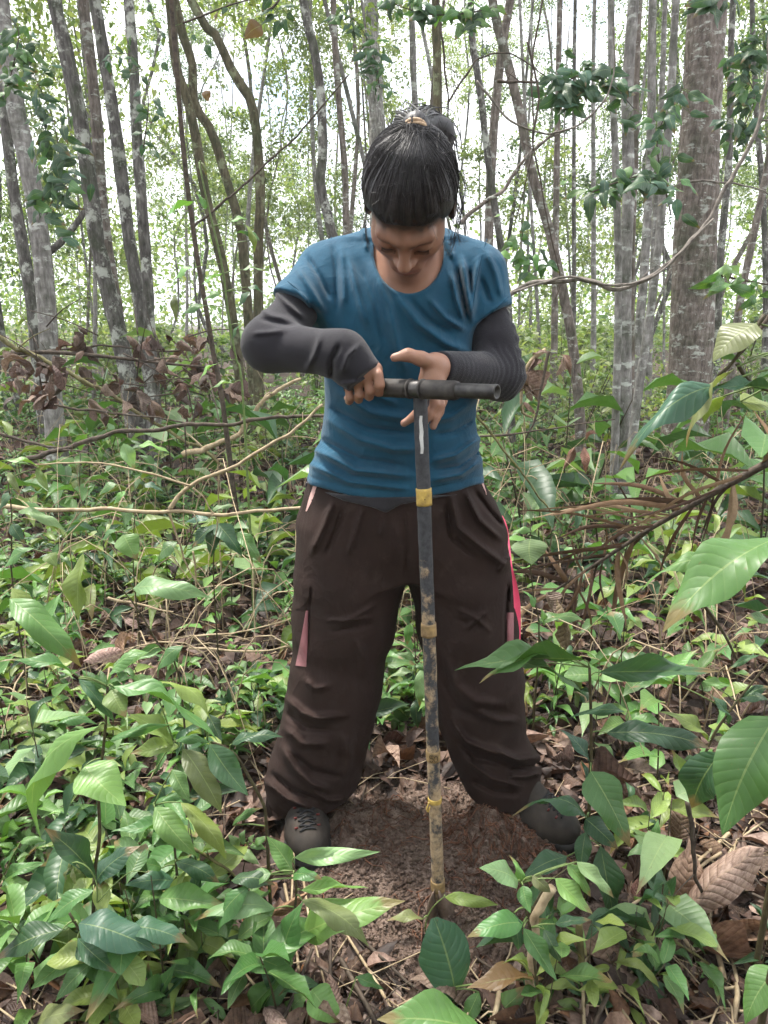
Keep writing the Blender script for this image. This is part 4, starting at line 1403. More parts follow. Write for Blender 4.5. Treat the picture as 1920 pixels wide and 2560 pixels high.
path = resample([PB + axis_p * .0, PT], 160)
put('pole', *tube(path, .0128, 20, .035, 3)[:2], M_POLE, auger)
for py, h, mt, r in [(1240, .016, M_YTAPE, .0145), (1573, .013, M_YTAPED, .0148), (1886, .011, M_YTAPED, .0147), (2000, .005, M_YTAPE, .0146), (2212, .012, M_YTAPED, .0147)]:
    c = pole_at(py)
    seg = resample([c - axis_p * h, c + axis_p * h], 7)
    band = put('tape_band', *tube(seg, np.full(7, r), 20, .05, int(py))[:2], mt, auger)
    if py == 1240:      # loose end of the tape
        e = at(1080, 1243, c[1] - .004)
        put('tape_end', [c + axis_p * .012 + (.013, -.006, 0), c + axis_p * -.012 + (.013, -.006, 0), e + axis_p * -.010, e + axis_p * .010], [(0, 1, 2, 3)], M_YTAPE, band)
        w0 = c + np.array([.0, -.0152, -.002])
        put('pen_mark', *tube(np.array([w0, w0 + (.0025, 0, 0)]), .0009, 5)[:2], M_INK, band)
    if py == 2000:
        put('tape_end', *tube(resample([c + (-.012, -.008, .0), c + (-.017, -.012, -.012), c + (-.014, -.012, -.02), c + (-.011, -.012, -.008)], 12), .0016, 5)[:2], M_YTAPE, band)
    if py == 1886:      # handwritten 50
        def ink(pl):
            q = []
            for x, z in pl:
                xx = x * .0125
                q.append(c + axis_p * (z * .008) + np.array([xx, -math.sqrt(max(.0149 ** 2 - xx ** 2, 1e-8)) - .0004, 0]))
            return tube(resample(q, 14), .0008, 5)[:2]
        put('digit', *ink([(-.05, .9), (-.55, .85), (-.6, .1), (-.25, .25), (-.1, -.3), (-.35, -.85), (-.65, -.7)]), M_INK, band)
        put('digit', *ink([(.35, .8), (.08, .3), (.1, -.5), (.4, -.85), (.65, -.3), (.6, .5), (.35, .8)]), M_INK, band)
# bare chip in the paint
cA = pole_at(1085)
mb = MB(); pts = []
for a in np.linspace(-1.9, -1.35, 5):
    for z in np.linspace(-.034, .034, 8):
        w = (a + 1.62) * (1 - .35 * abs(z) / .034) - 1.62 + .05 * math.sin(z * 220)
        pts.append(cA + axis_p * z + .0137 * np.array([math.cos(w), math.sin(w), 0]))
mb.add(pts, [(i * 8 + j, (i + 1) * 8 + j, (i + 1) * 8 + j + 1, i * 8 + j + 1) for i in range(4) for j in range(7)])
mb.put('paint_chip', M_WHITE, auger)
# handle bar
HLft, HRgt = at(868, 966, 1.372), at(1243, 980, 1.178)
HC_ = HLft + (HRgt - HLft) * np.clip(np.dot(PT - HLft, HRgt - HLft) / np.dot(HRgt - HLft, HRgt - HLft), 0, 1)
hd = (HRgt - HLft) / np.linalg.norm(HRgt - HLft)


def hollow(a, b, ro, ri, depth, sides=24):
    T = (b - a) / np.linalg.norm(b - a)
    pts = [a, a + T * .001, b - T * .0012, b, b - T * .0002, b - T * depth]
    rr = [ro * .97, ro, ro, ro * .97, ri, ri]
    V, F, U = tube(np.array([a, b]), ro, sides, caps=False)
    n1 = np.cross(T, [0, 0, 1]); n1 /= np.linalg.norm(n1); n2 = np.cross(T, n1)
    V = [p + (n1 * math.cos(t) + n2 * math.sin(t)) * r for p, r in zip(pts, rr) for t in np.arange(sides) * 2 * math.pi / sides]
    F = [(i * sides + k, i * sides + (k + 1) % sides, (i + 1) * sides + (k + 1) % sides, (i + 1) * sides + k) for i in range(5) for k in range(sides)]
    F.append(tuple(5 * sides + k for k in range(sides)))
    return V, F


put('handle_bar', *hollow(HLft, HRgt, .0128, .0095, .05), M_STEEL, auger)
for a, b in ((HC_ + hd * .0145, HC_ + hd * .085), (HC_ - hd * .0145, HC_ - hd * .125)):
    P = resample([a, b], 12); V = []; sides = 56
    n1 = np.cross(hd, [0, 0, 1]); n1 /= np.linalg.norm(n1); n2 = np.cross(hd, n1)
    for i, p in enumerate(P):
        for k in range(sides):
            t = k * 2 * math.pi / sides
            r = .0158 + (.0011 if k % 2 else 0) - (.0012 if i in (0, 11) else 0)
            V.append(p + (n1 * math.cos(t) + n2 * math.sin(t)) * r)
    F = [(i * sides + k, i * sides + (k + 1) % sides, (i + 1) * sides + (k + 1) % sides, (i + 1) * sides + k) for i in range(11) for k in range(sides)]
    F += [tuple(range(sides))[::-1], tuple(11 * sides + k for k in range(sides))]
    put('grip', V, F, M_GRIP, auger)
for sgn in (1, -1):
    put('collar', *tube(np.array([HC_ + hd * sgn * .0115, HC_ + hd * sgn * .0150]), .0182, 24)[:2], M_GRIP, auger)
put('socket', *tube(resample([HC_ - hd * .0125, HC_ + hd * .0125], 6), np.array([.0148, .0158, .016, .016, .0158, .0148]), 20)[:2], M_STEEL, auger)
# cutting head: two curved blades that start under the last band
M_BLADE = mat_simple('blade_soil', (.075, .055, .042), (.24, .17, .13), 40, .6, .6, .003, metal=.2)
for sgn, (x0, x1, x2) in ((1, (1104, 1135, 1138)), (-1, (1080, 1064, 1072))):
    rowsb = [(2222, 1090 + sgn * 4, 1090 + sgn * 10), (2240, 1090 + sgn * 2, x0 + sgn * 8), (2275, 1095, x1), (2320, 1100 + sgn * 8, x2), (2365, 1104 + sgn * 8, x2 - 2)]
    V = []
    for i, (py, a, b) in enumerate(rowsb):
        for t in np.linspace(0, 1, 5):
            p = at(a + (b - a) * t, py, 1.215)
            p = p + np.array([0, -.016 * math.sin(math.pi * t) * (1 if sgn > 0 else .3) + .012 * t * sgn, 0])
            V.append(p)
    m = 5
    F = [(i * m + j, i * m + j + 1, (i + 1) * m + j + 1, (i + 1) * m + j) for i in range(len(rowsb) - 1) for j in range(m - 1)]
    V2 = [p + np.array([0, .004, 0]) for p in V]; nv = len(V)
    F = F + [tuple(nv + i for i in q[::-1]) for q in F]
    rim = [i * m for i in range(len(rowsb))] + [(len(rowsb) - 1) * m + j for j in range(1, m)] + [i * m + m - 1 for i in range(len(rowsb) - 2, -1, -1)] + [j for j in range(m - 2, 0, -1)]
    F += [(rim[i], rim[(i + 1) % len(rim)], nv + rim[(i + 1) % len(rim)], nv + rim[i]) for i in range(len(rim))]
    put('blade', V + V2, F, M_BLADE, auger)
# ================================================================ leaves, plants, trees
COLS = {'m': (.082, .18, .050), 'd': (.040, .098, .040), 'b': (.135, .265, .068), 'y': (.185, .255, .062), 'k': (.048, .115, .066), 'p': (.185, .29, .125),
        'r': (.17, .095, .045), 'o': (.26, .13, .05), 'g': (.16, .185, .075)}
LEAFM = {}
for kind, arch, fold, wave in (('lance', .10, .30, .25), ('ovate', .08, .22, .2), ('obovate', .05, .15, .15), ('heart', .06, .15, .1)):
    for v_ in range(4):
        P, F, U = leaf_grid(12, 4, kind, arch * (.4 + .7 * v_), fold * (1.2 - .25 * v_), wave, .15, .25 * (v_ - 1.5), 60 + v_)
        LEAFM[kind, v_] = make_mesh('leaf', P, F, M_LEAF, uvs=U)
        P, F, U = leaf_grid(9, 2, kind, arch * (.6 + .7 * v_), fold, wave, 0, .25 * (v_ - 1.5), 70 + v_)
        LEAFM[kind + '_s', v_] = make_mesh('leaf', P, F, M_LEAF, uvs=U)
KIND = {'l': 'lance', 'o': 'ovate', 'b': 'obovate', 'h': 'heart'}
lrng = random.Random(4)


def leaf_obj(parent, base, tip, w, kind='l', col='m', roll=0.0, var=None, name='leaf', small=False, mesh=None, up=(0, -.4, 1.0)):
    """one leaf from its stalk end to its tip; w = width / length"""
    base, tip = np.asarray(base, float), np.asarray(tip, float)
    ax = tip - base; L = np.linalg.norm(ax); ax = ax / L
    up = np.array(up)
    y = np.cross(up, ax); y /= max(np.linalg.norm(y), 1e-6); z = np.cross(ax, y)
    c, s = math.cos(roll), math.sin(roll)
    y, z = y * c + z * s, z * c - y * s
    v = lrng.randrange(4) if var is None else var
    me = mesh or LEAFM[KIND[kind] + ('_s' if small else ''), v]
    o = bpy.data.objects.new(name, me)
    COL.objects.link(o)
    p0 = WL[parent.name] if parent is not None else np.zeros(3)
    if parent is not None: o.parent = parent
    M = Matrix.Identity(4)
    for r in range(3):
        M[r][0], M[r][1], M[r][2], M[r][3] = ax[r] * L, y[r] * L * w, z[r] * L, base[r] - p0[r]
    o.matrix_basis = M
    cc = COLS[col] if isinstance(col, str) else col
    o.color = (*cc, 1)
    return o


def plant(label, Y, zf, stem, leaves, group='seedlings growing round the auger', name='seedling', r=.004, mat=None, cat='plant', to_ground=True, stems=(), up=(0, -.4, 1.0), rolls=.25):
    """traced plant: stem pixels from top to bottom, leaves (base x, y, tip x, y, width, kind, colour[, tip depth offset[, roll]])"""
    pts = [at(*zf(x, y), Y) for x, y in stem]
    b = pts[-1]
    if to_ground:
        g = np.array([b[0], b[1], float(ground_h(b[0], b[1])) - .01])
        if b[2] > g[2] + .01: pts.append(g)
    root = empty(name, pts[-1], label, cat, group)
    n = max(6, len(pts) * 5)
    put('stem', *tube(resample(pts, n), np.linspace(r * .5, r, n), 6, .12, 3)[:2], mat or M_STEM, root)
    for st in stems:
        q = [at(*zf(x, y), Y + (d if d else 0)) for x, y, d in st]
        put('stem', *tube(resample(q, 12), np.linspace(r * .55, r * .3, 12), 5)[:2], mat or M_STEM, root)
    SP_ = np.array(resample(pts, 60))
    for lf in leaves:
        bx, by, tx, ty, w, kind, col = lf[:7]
        dY = lf[7] if len(lf) > 7 else 0.0
        roll = lf[8] if len(lf) > 8 else lrng.uniform(-rolls, rolls)
        base = at(*zf(bx, by), Y + (.3 * dY if abs(dY) > .0 else 0)); tip = at(*zf(tx, ty), Y + dY)
        o = leaf_obj(root, base, tip, w, kind, col, roll, up=up)
        k = int(np.argmin(np.linalg.norm(SP_ - base, axis=1)))
        if .006 < np.linalg.norm(SP_[k] - base) < .16:
            put('leaf_stalk', *tube(resample([SP_[k], (SP_[k] + base) / 2 + (0, 0, .004), base], 6), np.linspace(.0018, .0012, 6), 5)[:2], M_STEMG, root)
    return root


# ---------------------------------------------------------------- trees traced from the photograph
def clump_crown(seed, n_clump, n_leaf, size, spread=(1, 1, 1), clump_r=.22, bright=1.0, shape='lance', aspect=.42, palette=0):
    """leaves of a crown in a unit ball: clumps with gaps between them"""
    rg = np.random.default_rng(seed)
    c = rg.normal(0, 1, (n_clump, 3)); c /= np.linalg.norm(c, axis=1, keepdims=True)
    c *= (rg.random((n_clump, 1)) ** .45); c *= np.array(spread)
    m = n_leaf // n_clump
    cr = clump_r * (.5 + rg.random((n_clump, 1, 1)))
    p = c[:, None] + rg.normal(0, 1, (n_clump, m, 3)) * cr * np.array([1, 1, .65])
    p = p.reshape(-1, 3); n = len(p)
    pal = [np.array([(.125, .195, .065), (.19, .265, .10), (.08, .135, .05), (.25, .31, .135)]), np.array([(.050, .095, .038), (.08, .145, .05), (.035, .068, .030), (.115, .18, .065)]),
           np.array([(.20, .275, .10), (.26, .32, .13), (.14, .205, .075), (.32, .36, .16)])][palette]
    tone = np.repeat(.7 + .6 * rg.random((n_clump, 1)), m, axis=0)
    col = pal[rg.integers(0, 4, n)] * tone * bright
    L = size * (.6 + .8 * rg.random(n))
    protos = [leaf_grid(3, 1, shape, .14, 0, 0, 0, .5, 1), leaf_grid(3, 1, shape, .2, 0, 0, 0, -.5, 2)]
    return scatter_leaves(p, L, L * aspect * (.8 + .5 * rg.random(n)), rg.random(n) * 6.28, rg.normal(-.35, .5, n), rg.normal(0, .6, n), col, protos)


CROWNS = []
for i, (nc, nl, sz, sp, cr, pl) in enumerate([(40, 4600, .042, (1, 1, .9), .095, 0), (46, 5000, .040, (1, 1, 1), .09, 0), (34, 3800, .048, (1, 1, .85), .10, 2), (26, 900, .055, (1, 1, .9), .12, 1), (42, 4600, .042, (1, 1, .9), .09, 2), (28, 3000, .050, (1, 1, .8), .10, 1)]):
    V, F, U, C = clump_crown(100 + i, nc, nl, sz, sp, cr, palette=pl)
    CROWNS.append(make_mesh('crown', V, F, M_FOL, uvs=U, cols=C))


def add_crown(root, centre, radius, which, rz=0.0):
    o = bpy.data.objects.new('crown', CROWNS[which % len(CROWNS)])
    COL.objects.link(o); o.parent = root
    o.location = [float(a - b) for a, b in zip(centre, WL[root.name])]
    o.scale = (radius[0], radius[1], radius[2]); o.rotation_euler = (0, 0, rz)
    return o


def tree(label, zf, pts, w, Y, mat, lean_y=0.0, crown=None, top=2.2, base=True, group='trees in the near wood', rough=.10, branches=()):
    """trunk traced from top to bottom in zoom pixels; w = width in zoom pixels (or list)"""
    P = []; Rr = []
    ws = w if isinstance(w, (list, tuple)) else [w * .86, w * 1.1]
    k = zf(1, 0)[0] - zf(0, 0)[0]
    for i, (x, y) in enumerate(pts):
        t = i / max(1, len(pts) - 1)
        p = at(*zf(x, y), Y + lean_y * (1 - t))
        P.append(p); Rr.append((ws[0] + (ws[-1] - ws[0]) * t) * k * depth_c(p) / FPX / 2)
    if base:
        b = P[-1]; g = float(gz(b[0], b[1])) - .06
        if b[2] > g + .05:
            d = (P[-1] - P[-2]); s = (b[2] - g) / max(-d[2], .05)
            P.append(np.array([b[0] + d[0] * s * .5, b[1], g])); Rr.append(Rr[-1] * 1.18)
    up = P[0] - P[1]; up = up / max(np.linalg.norm(up), 1e-6)
    if top:
        up = up * .7 + np.array([0, 0, .4])
        P.insert(0, P[0] + up * top * .5); Rr.insert(0, Rr[0] * .9)
        P.insert(0, P[0] + up * top * .5 + np.array([.1, .1, 0])); Rr.insert(0, Rr[0] * .75)
    P, Rr = P[::-1], Rr[::-1]
    n = 46
    Q, rr = resample(P, n, Rr)
    root = empty('tree', P[0], label, 'tree', group)
    put('trunk', *tube(Q, rr, 14 if max(rr) < .12 else 26, rough, abs(hash(label)) % 97 if False else len(label))[:2], mat, root)
    for br, bw in branches:
        bp = [at(*zf(x, y), Y) for x, y in br]
        r0 = bw * k * depth_c(bp[0]) / FPX / 2
        put('branch', *tube(resample(bp, 16), np.linspace(r0, r0 * .6, 16), 8, .1, 5)[:2], mat, root)
    if crown is not None:
        c, rad = crown
        add_crown(root, P[-1] + np.array([0, 0, rad[2] * .3]), rad, c, len(label) * .7)
    return root


C_ = (3, (1.3, 1.3, 1.1))
tree('pale grey ringed trunk at the left edge of the wood', ZE, [(0, 0), (30, 250), (75, 500), (130, 760), (170, 1000), (200, 1300), (225, 1700)], 76, 5.6, M_BARKP, crown=C_, rough=.05)
tree('lichen spotted trunk just behind the pale ringed trunk', ZE, [(5, 380), (20, 480), (50, 760), (90, 1000), (130, 1250), (150, 1450)], 46, 7.4, M_BARK, crown=C_, branches=[([(170, 1150), (200, 1100), (270, 1040), (360, 920), (400, 800)], 34)])
tree('thick mottled trunk, leftmost of the leaning left group', ZE, [(235, 0), (290, 250), (340, 480), (380, 750), (420, 1050), (480, 1300), (570, 1690)], 66, 6.6, M_BARK, crown=C_, rough=.16)
tree('grey trunk pressed against the thick mottled trunk', ZE, [(360, 0), (390, 250), (415, 500), (430, 750), (455, 1000), (490, 1250), (520, 1450)], 48, 6.9, M_BARKR, crown=None, rough=.2)
tree('lichen blotched trunk in the middle of the left group', ZE, [(410, 0), (450, 250), (490, 500), (530, 800), (560, 1050), (600, 1270), (630, 1500)], 52, 6.4, M_BARK, crown=C_, rough=.14)
tree('slim grey trunk, rightmost of the leaning left group', ZE, [(555, 0), (575, 250), (590, 560), (610, 850), (635, 1200), (655, 1560)], 46, 6.2, M_BARK, crown=None, rough=.12)
tree('thin black stem standing before the left trunks', ZE, [(740, 0), (765, 330), (800, 720), (850, 1100), (890, 1330), (920, 1520), (960, 1728)], 20, 3.6, M_TWIGD, crown=None)
tree('dark straight trunk beside the thin black stem', ZE, [(735, 0), (760, 280), (800, 400), (840, 560), (890, 850), (940, 1050), (1000, 1350)], 42, 7.0, M_BARKG, crown=C_)
tree('mossy curved trunk leaning towards the dark straight trunk', ZE, [(785, 130), (830, 270), (840, 450), (910, 560), (980, 780), (1040, 1000), (1062, 1230)], 40, 7.6, M_BARKG, crown=None, rough=.12)
tree('crooked dark trunk bent sharply near its top', ZE, [(850, 50), (930, 150), (1010, 320), (1085, 440), (1115, 650), (1125, 850), (1115, 1150)], 42, 6.8, M_BARKG, crown=C_, rough=.12)
tree('bent dark trunk rising left of the ponytail', ZE, [(1310, 0), (1350, 180), (1385, 400), (1395, 650), (1385, 800), (1430, 990), (1450, 1150)], 42, 6.0, M_BARK, crown=C_)
tree('slim grey trunk nearest the left of the head', ZE, [(1440, 0), (1450, 250), (1470, 500), (1490, 750), (1495, 980)], 29, 7.8, M_BARKR)
tree('stout vine wrapped trunk far behind the head', ZE, [(1600, 0), (1605, 250), (1620, 420), (1630, 620)], 78, 12.5, M_BARKP, crown=(1, (2.2, 2.2, 2)), rough=.2)
tree('dark grey trunk directly behind the ponytail', ZF, [(222, 0), (230, 250), (232, 520), (230, 700)], 42, 6.5, M_BARKG)
tree('pale slender trunk just left of the ponytail', ZF, [(120, 0), (125, 250), (135, 480), (140, 700)], 30, 9.5, M_BARKP)
tree('thin brown trunk slanting right of the head', ZF, [(375, 0), (385, 200), (420, 430), (450, 700), (480, 900), (520, 1170), (540, 1400)], 30, 6.6, M_BARK)
tree('pale pinkish trunk bowing down to the right of the shoulder', ZF, [(468, 0), (530, 250), (590, 500), (640, 750), (710, 980), (760, 1200), (810, 1450), (845, 1780)], 40, 5.6, M_BARKR, crown=C_, rough=.06)
tree('straight thin trunk left of the tall stem cluster', ZF, [(760, 0), (748, 600), (742, 1000), (735, 1500)], 27, 8.6, M_BARKR)
tree('very thin upright stem between two slim trunks', ZF, [(825, 60), (820, 700), (820, 1350)], 18, 9.0, M_BARK)
tree('thin spotted trunk near the hanging liana loop', ZF, [(905, 300), (905, 900), (905, 1500)], 21, 9.6, M_BARKP)
tree('thick grey stem of the tall stem cluster', ZF, [(1078, 0), (1052, 400), (1057, 800), (1042, 1200), (1040, 1850)], 50, 4.9, M_BARKP, crown=C_, rough=.06)
tree('pale stem on the left of the tall stem cluster', ZF, [(980, 60), (1000, 700), (1012, 1300), (995, 2000)], 30, 4.6, M_BARKP)
tree('slim stem on the right of the tall stem cluster', ZF, [(1105, 0), (1092, 300), (1085, 700), (1070, 1100), (1066, 1650)], 27, 5.3, M_BARKR)
tree('wavy pale stem crossing in front of the tall stem cluster', ZF, [(1262, 0), (1240, 400), (1210, 800), (1160, 1280), (1105, 1650), (1052, 2070)], 33, 4.4, M_BARKP)
tree('straight pale trunk between the stem cluster and big tree', ZF, [(1160, 0), (1155, 500), (1135, 1000), (1105, 1400), (1085, 1600)], 36, 6.2, M_BARKP)
tree('short looking white trunk right behind the stem cluster', ZF, [(1215, 0), (1200, 400), (1150, 1400), (1140, 1800)], 25, 7.6, M_BARKP)
tree('thickest tree, grey red trunk with lichen bands at right', ZF, [(1400, 0), (1370, 500), (1350, 900), (1332, 1300), (1320, 1700), (1285, 1950)], [142, 176], 6.4, M_BARKR, crown=(3, (1.8, 1.8, 1.4)), rough=.05)
tree('thin dark trunk just right of the thickest tree', ZF, [(1500, 200), (1490, 700), (1450, 1150), (1440, 1500)], 30, 9.0, M_BARK)
tree('slanting slim trunk near the right edge', ZF, [(1659, 700), (1600, 1000), (1540, 1300), (1500, 1600)], 30, 7.4, M_BARKR)
tree('slim upright trunk close to the right edge', ZF, [(1590, 0), (1610, 500), (1640, 900), (1650, 1400)], 24, 9.5, M_BARK)

# slender trees farther back
BGT = []
rg = np.random.default_rng(8)
n_bg = 0
BGX = []
while n_bg < 108:
    Y = 8.5 + 24 * rg.random() ** 1.15
    px = -60 + 2040 * rg.random() if n_bg < 76 else (-1000 + 900 * rg.random() if n_bg % 2 else 2000 + 900 * rg.random())
    if 420 < px < 860 and Y < 15 and rg.random() < .75: continue
    x = (px - CX) / FPX * Y * 1.0
    if any(abs(px - q) < 9 for q in BGX): continue
    BGX.append(px)
    H = 6 + 7 * rg.random(); r0 = .02 + .05 * rg.random() ** 1.5
    g = float(gz(x, Y)) - .1
    lean = rg.normal(0, .09); bend = rg.normal(0, .22)
    P = [np.array([x + lean * z + bend * math.sin(z * (.5 + .5 * (n_bg % 3)) + n_bg), Y + .1 * math.sin(z * .4 + n_bg * 2), z + g]) for z in np.linspace(0, H, 9)]
    far = 'distant' if Y > 18 else 'middle distance'
    root = empty('slender_tree', P[0], '', 'tree', far + ' slender trees')
    BGT.append((root, px, Y, n_bg % 3))
    put('trunk', *tube(resample(P, 20), np.linspace(r0, r0 * .45, 20), 7, .08, n_bg)[:2], [M_BARKP, M_BARKR, M_BARK][n_bg % 3], root)
    R0 = 1.15 + .8 * rg.random()
    add_crown(root, P[[3, 4, 5, 7, 8, 4, 6][n_bg % 7]] + np.array([0, 0, .3]), (R0, R0, R0 * (.9 + .5 * rg.random())), [0, 1, 2, 4, 5][int(rg.integers(0, 5))], rg.random() * 6)
    n_bg += 1
near_t = [('the left edge', 0), ('the pale ringed trunk', 110), ('the left group of trunks', 280), ('the thin black stem', 460), ('the crooked dark trunk', 640), ('the bent dark trunk', 800), ('the head', 1000), ('the right shoulder', 1200), ('the bowed pinkish trunk', 1360), ('the tall stem cluster', 1560), ('the thickest tree', 1730), ('the right edge', 1900)]
BGT.sort(key=lambda q: q[1])
tone_w = ['pale barked', 'reddish barked', 'lichen spotted']
cnt = {}
for root, px, Y, m in BGT:
    nm = min(near_t, key=lambda q: abs(q[1] - px))[0]
    k_ = (m, nm, Y > 18)
    cnt[k_] = cnt.get(k_, 0) + 1
    rank = ['', 'second ', 'third ', 'fourth ', 'fifth ', 'sixth ', 'seventh ', 'eighth ', 'ninth ', 'tenth '][min(cnt[k_] - 1, 9)]
    root['label'] = rank + tone_w[m] + (' thin tree far back behind ' if Y > 18 else ' slender tree standing behind ') + nm + (', counted from the left' if rank else '')

# shrubs of the understorey
BUSH = []
for i, (nc, nl, sz, pl, sh, asp) in enumerate([(22, 600, .13, 0, 'lance', .4), (20, 560, .15, 2, 'ovate', .5), (24, 700, .11, 2, 'lance', .35), (18, 520, .16, 0, 'ovate', .45)]):
    V, F, U, C = clump_crown(200 + i, nc, nl, sz, (1, 1, .9), .2, palette=pl, shape=sh, aspect=asp)
    BUSH.append(make_mesh('foliage', V, F, M_FOL, uvs=U, cols=C))
for k in range(70):
    Y = 6.0 + 15 * rg.random() ** 1.2
    px = -80 + 2080 * rg.random() if k < 50 else (-900 + 800 * rg.random() if k % 2 else 2000 + 800 * rg.random())
    if 880 < px < 1150 and Y < 7: Y += 4
    x = (px - CX) / FPX * Y
    h = .28 + .4 * rg.random() + (.5 * rg.random() if Y > 10 else 0)
    g = float(gz(x, Y)) - .03
    root = empty('shrub', (x, Y, g), 'leafy green shrub of the understorey among the slim trunks', 'shrub', 'understorey shrubs')
    mb = MB()
    for j in range(4):
        a = rg.random() * 6.28
        mb.add(*tube(resample([(x, Y, g), (x + .12 * h * math.cos(a), Y + .12 * h * math.sin(a), g + h * .6), (x + .4 * h * math.cos(a), Y + .4 * h * math.sin(a), g + h * 1.3)], 6), np.linspace(.009, .004, 6), 5)[:3])
    mb.put('stem', M_STEM, root)
    o = bpy.data.objects.new('foliage', BUSH[k % 4]); COL.objects.link(o); o.parent = root
    o.location = (0, 0, h * .95); o.scale = (h * .95, h * .95, h * .9); o.rotation_euler = (0, 0, rg.random() * 6)

# far wood: one mass behind everything
rg = np.random.default_rng(51)
n = 84000
a = (rg.random(n) - .5) * 2.2
d = 30 + 16 * rg.random(n)
x = np.sin(a) * d; y = np.cos(a) * d
top = 4.6 + 3.5 * vnoise(a * 9, np.zeros(n), seed=3) + 1.5 * vnoise(a * 30, np.zeros(n), seed=4)
z = top * rg.random(n) ** 1.35
den = vnoise(x * .35, y * .35, z * .5, seed=6)
k = den > -.1 - .3 * (z < 2.5)
x, y, z = x[k], y[k], z[k]; n = len(x)
pal = np.array([(.16, .26, .055), (.24, .33, .08), (.10, .19, .05), (.30, .36, .12)])
L = .18 + .17 * rg.random(n)
V, F, U, C = scatter_leaves(np.stack([x, y, z], -1), L, L * .6, rg.random(n) * 6.28, rg.normal(0, .6, n), rg.normal(0, .7, n), pal[rg.integers(0, 4, n)], [leaf_grid(2, 1, 'lance', .1, 0, 0, 0, .3, 1)])
tag(put('far_wood', V, F, M_FOL, uvs=U, cols=C), 'pale green far wood closing the view behind the trunks', 'wood', kind='stuff')

# ---------------------------------------------------------------- ground cover and seedlings
rg = np.random.default_rng(61)
Vs, Us, Cs, Fs = [], [], [], []
n = 12000
y = 1.1 + 13 * rg.random(n) ** 1.35; x = (rg.random(n) * 2 - 1) * (y * .9 + .4)
den = vnoise(x * 1.1, y * 1.1, seed=44) + .25 * rg.normal(0, 1, n) + .10 * np.minimum(y - 1.5, 4)
k = (den > np.where(y < 2.8, .38, np.where(y < 6, .2, .05))) & ~((np.hypot((x - .1) / .62, (y - 1.42) / .5) < 1)) & ~((x > .05) & (x < .75) & (y < 1.75))
x, y = x[k], y[k]; n = len(x)
m = 5
h = (.03 + .10 * rg.random(n) ** 2) * (1 + .06 * y)
cx = np.repeat(x, m) + rg.normal(0, .012, n * m); cy = np.repeat(y, m) + rg.normal(0, .012, n * m)
cz = np.repeat(gz(x, y) + h, m) * 1.0 + rg.normal(0, .012, n * m)
yaw = np.repeat(rg.random(n) * 6.28, m) + np.tile(np.arange(m) * 2.4, n) + rg.normal(0, .3, n * m)
L = np.repeat((.035 + .05 * rg.random(n)) * (1 + .05 * y), m) * (.7 + .6 * rg.random(n * m))
pal = np.array([COLS['m'], COLS['d'], COLS['b'], COLS['p'], COLS['y'], COLS['m']])
col = np.repeat(pal[rg.integers(0, 6, n)], m, axis=0) * (.75 + .5 * rg.random((n * m, 1)))
V, F, U, C = scatter_leaves(np.stack([cx, cy, cz], -1), L, L * np.repeat(.3 + .25 * rg.random(n), m), yaw, rg.normal(.12, .35, n * m), rg.normal(0, .3, n * m), col,
                            [leaf_grid(3, 2, 'lance', .14, .3, 0, 0, .3, 1), leaf_grid(3, 2, 'ovate', .1, .25, 0, 0, -.3, 2)])
tag(put('ground_cover', V, F, M_COVER, uvs=U, cols=C), 'low green ground cover of tiny seedlings and herbs', 'ground cover', kind='stuff')


def seedling_leaves(rg, style):
    """list of (base, tip, width, kind, colour) for a plant at the origin, and its stem path"""
    out = []
    col = ['m', 'b', 'b', 'm', 'p', 'd', 'y'][rg.integers(0, 7)]
    if style == 0:      # upright stem with lance leaves
        H = .16 + .2 * rg.random(); n = int(5 + rg.integers(0, 4)); lk, w, L0 = 'l', .3, .165
    elif style == 1:    # whorl near the top
        H = .10 + .14 * rg.random(); n = int(5 + rg.integers(0, 3)); lk, w, L0 = 'o', .42, .125
    elif style == 2:    # small, narrow leaves
        H = .10 + .12 * rg.random(); n = int(6 + rg.integers(0, 4)); lk, w, L0 = 'l', .22, .105
    else:               # few broad leaves
        H = .22 + .25 * rg.random(); n = int(4 + rg.integers(0, 3)); lk, w, L0 = ['b', 'o', 'h'][rg.integers(0, 3)], .48, .15
    lx, ly = rg.normal(0, .04, 2)
    stem = [(0, 0, -.02), (lx * .4, ly * .4, H * .5), (lx, ly, H)]
    a = rg.random() * 6.28
    for i in range(n):
        t = (i + 1) / n if style != 1 else .75 + .25 * (i + 1) / n
        b = np.array([lx * t, ly * t, H * t]); a += 2.4 + rg.normal(0, .3)
        L = L0 * (.7 + .6 * rg.random()); el = rg.normal(.15 + .5 * (t > .95), .3)
        d = np.array([math.cos(a) * math.cos(el), math.sin(a) * math.cos(el), math.sin(el)])
        b2 = b + d * .012
        out.append((b2, b2 + d * L + np.array([0, 0, -.25 * L]), w * (.8 + .4 * rg.random()), lk, col))
    return stem, out, H


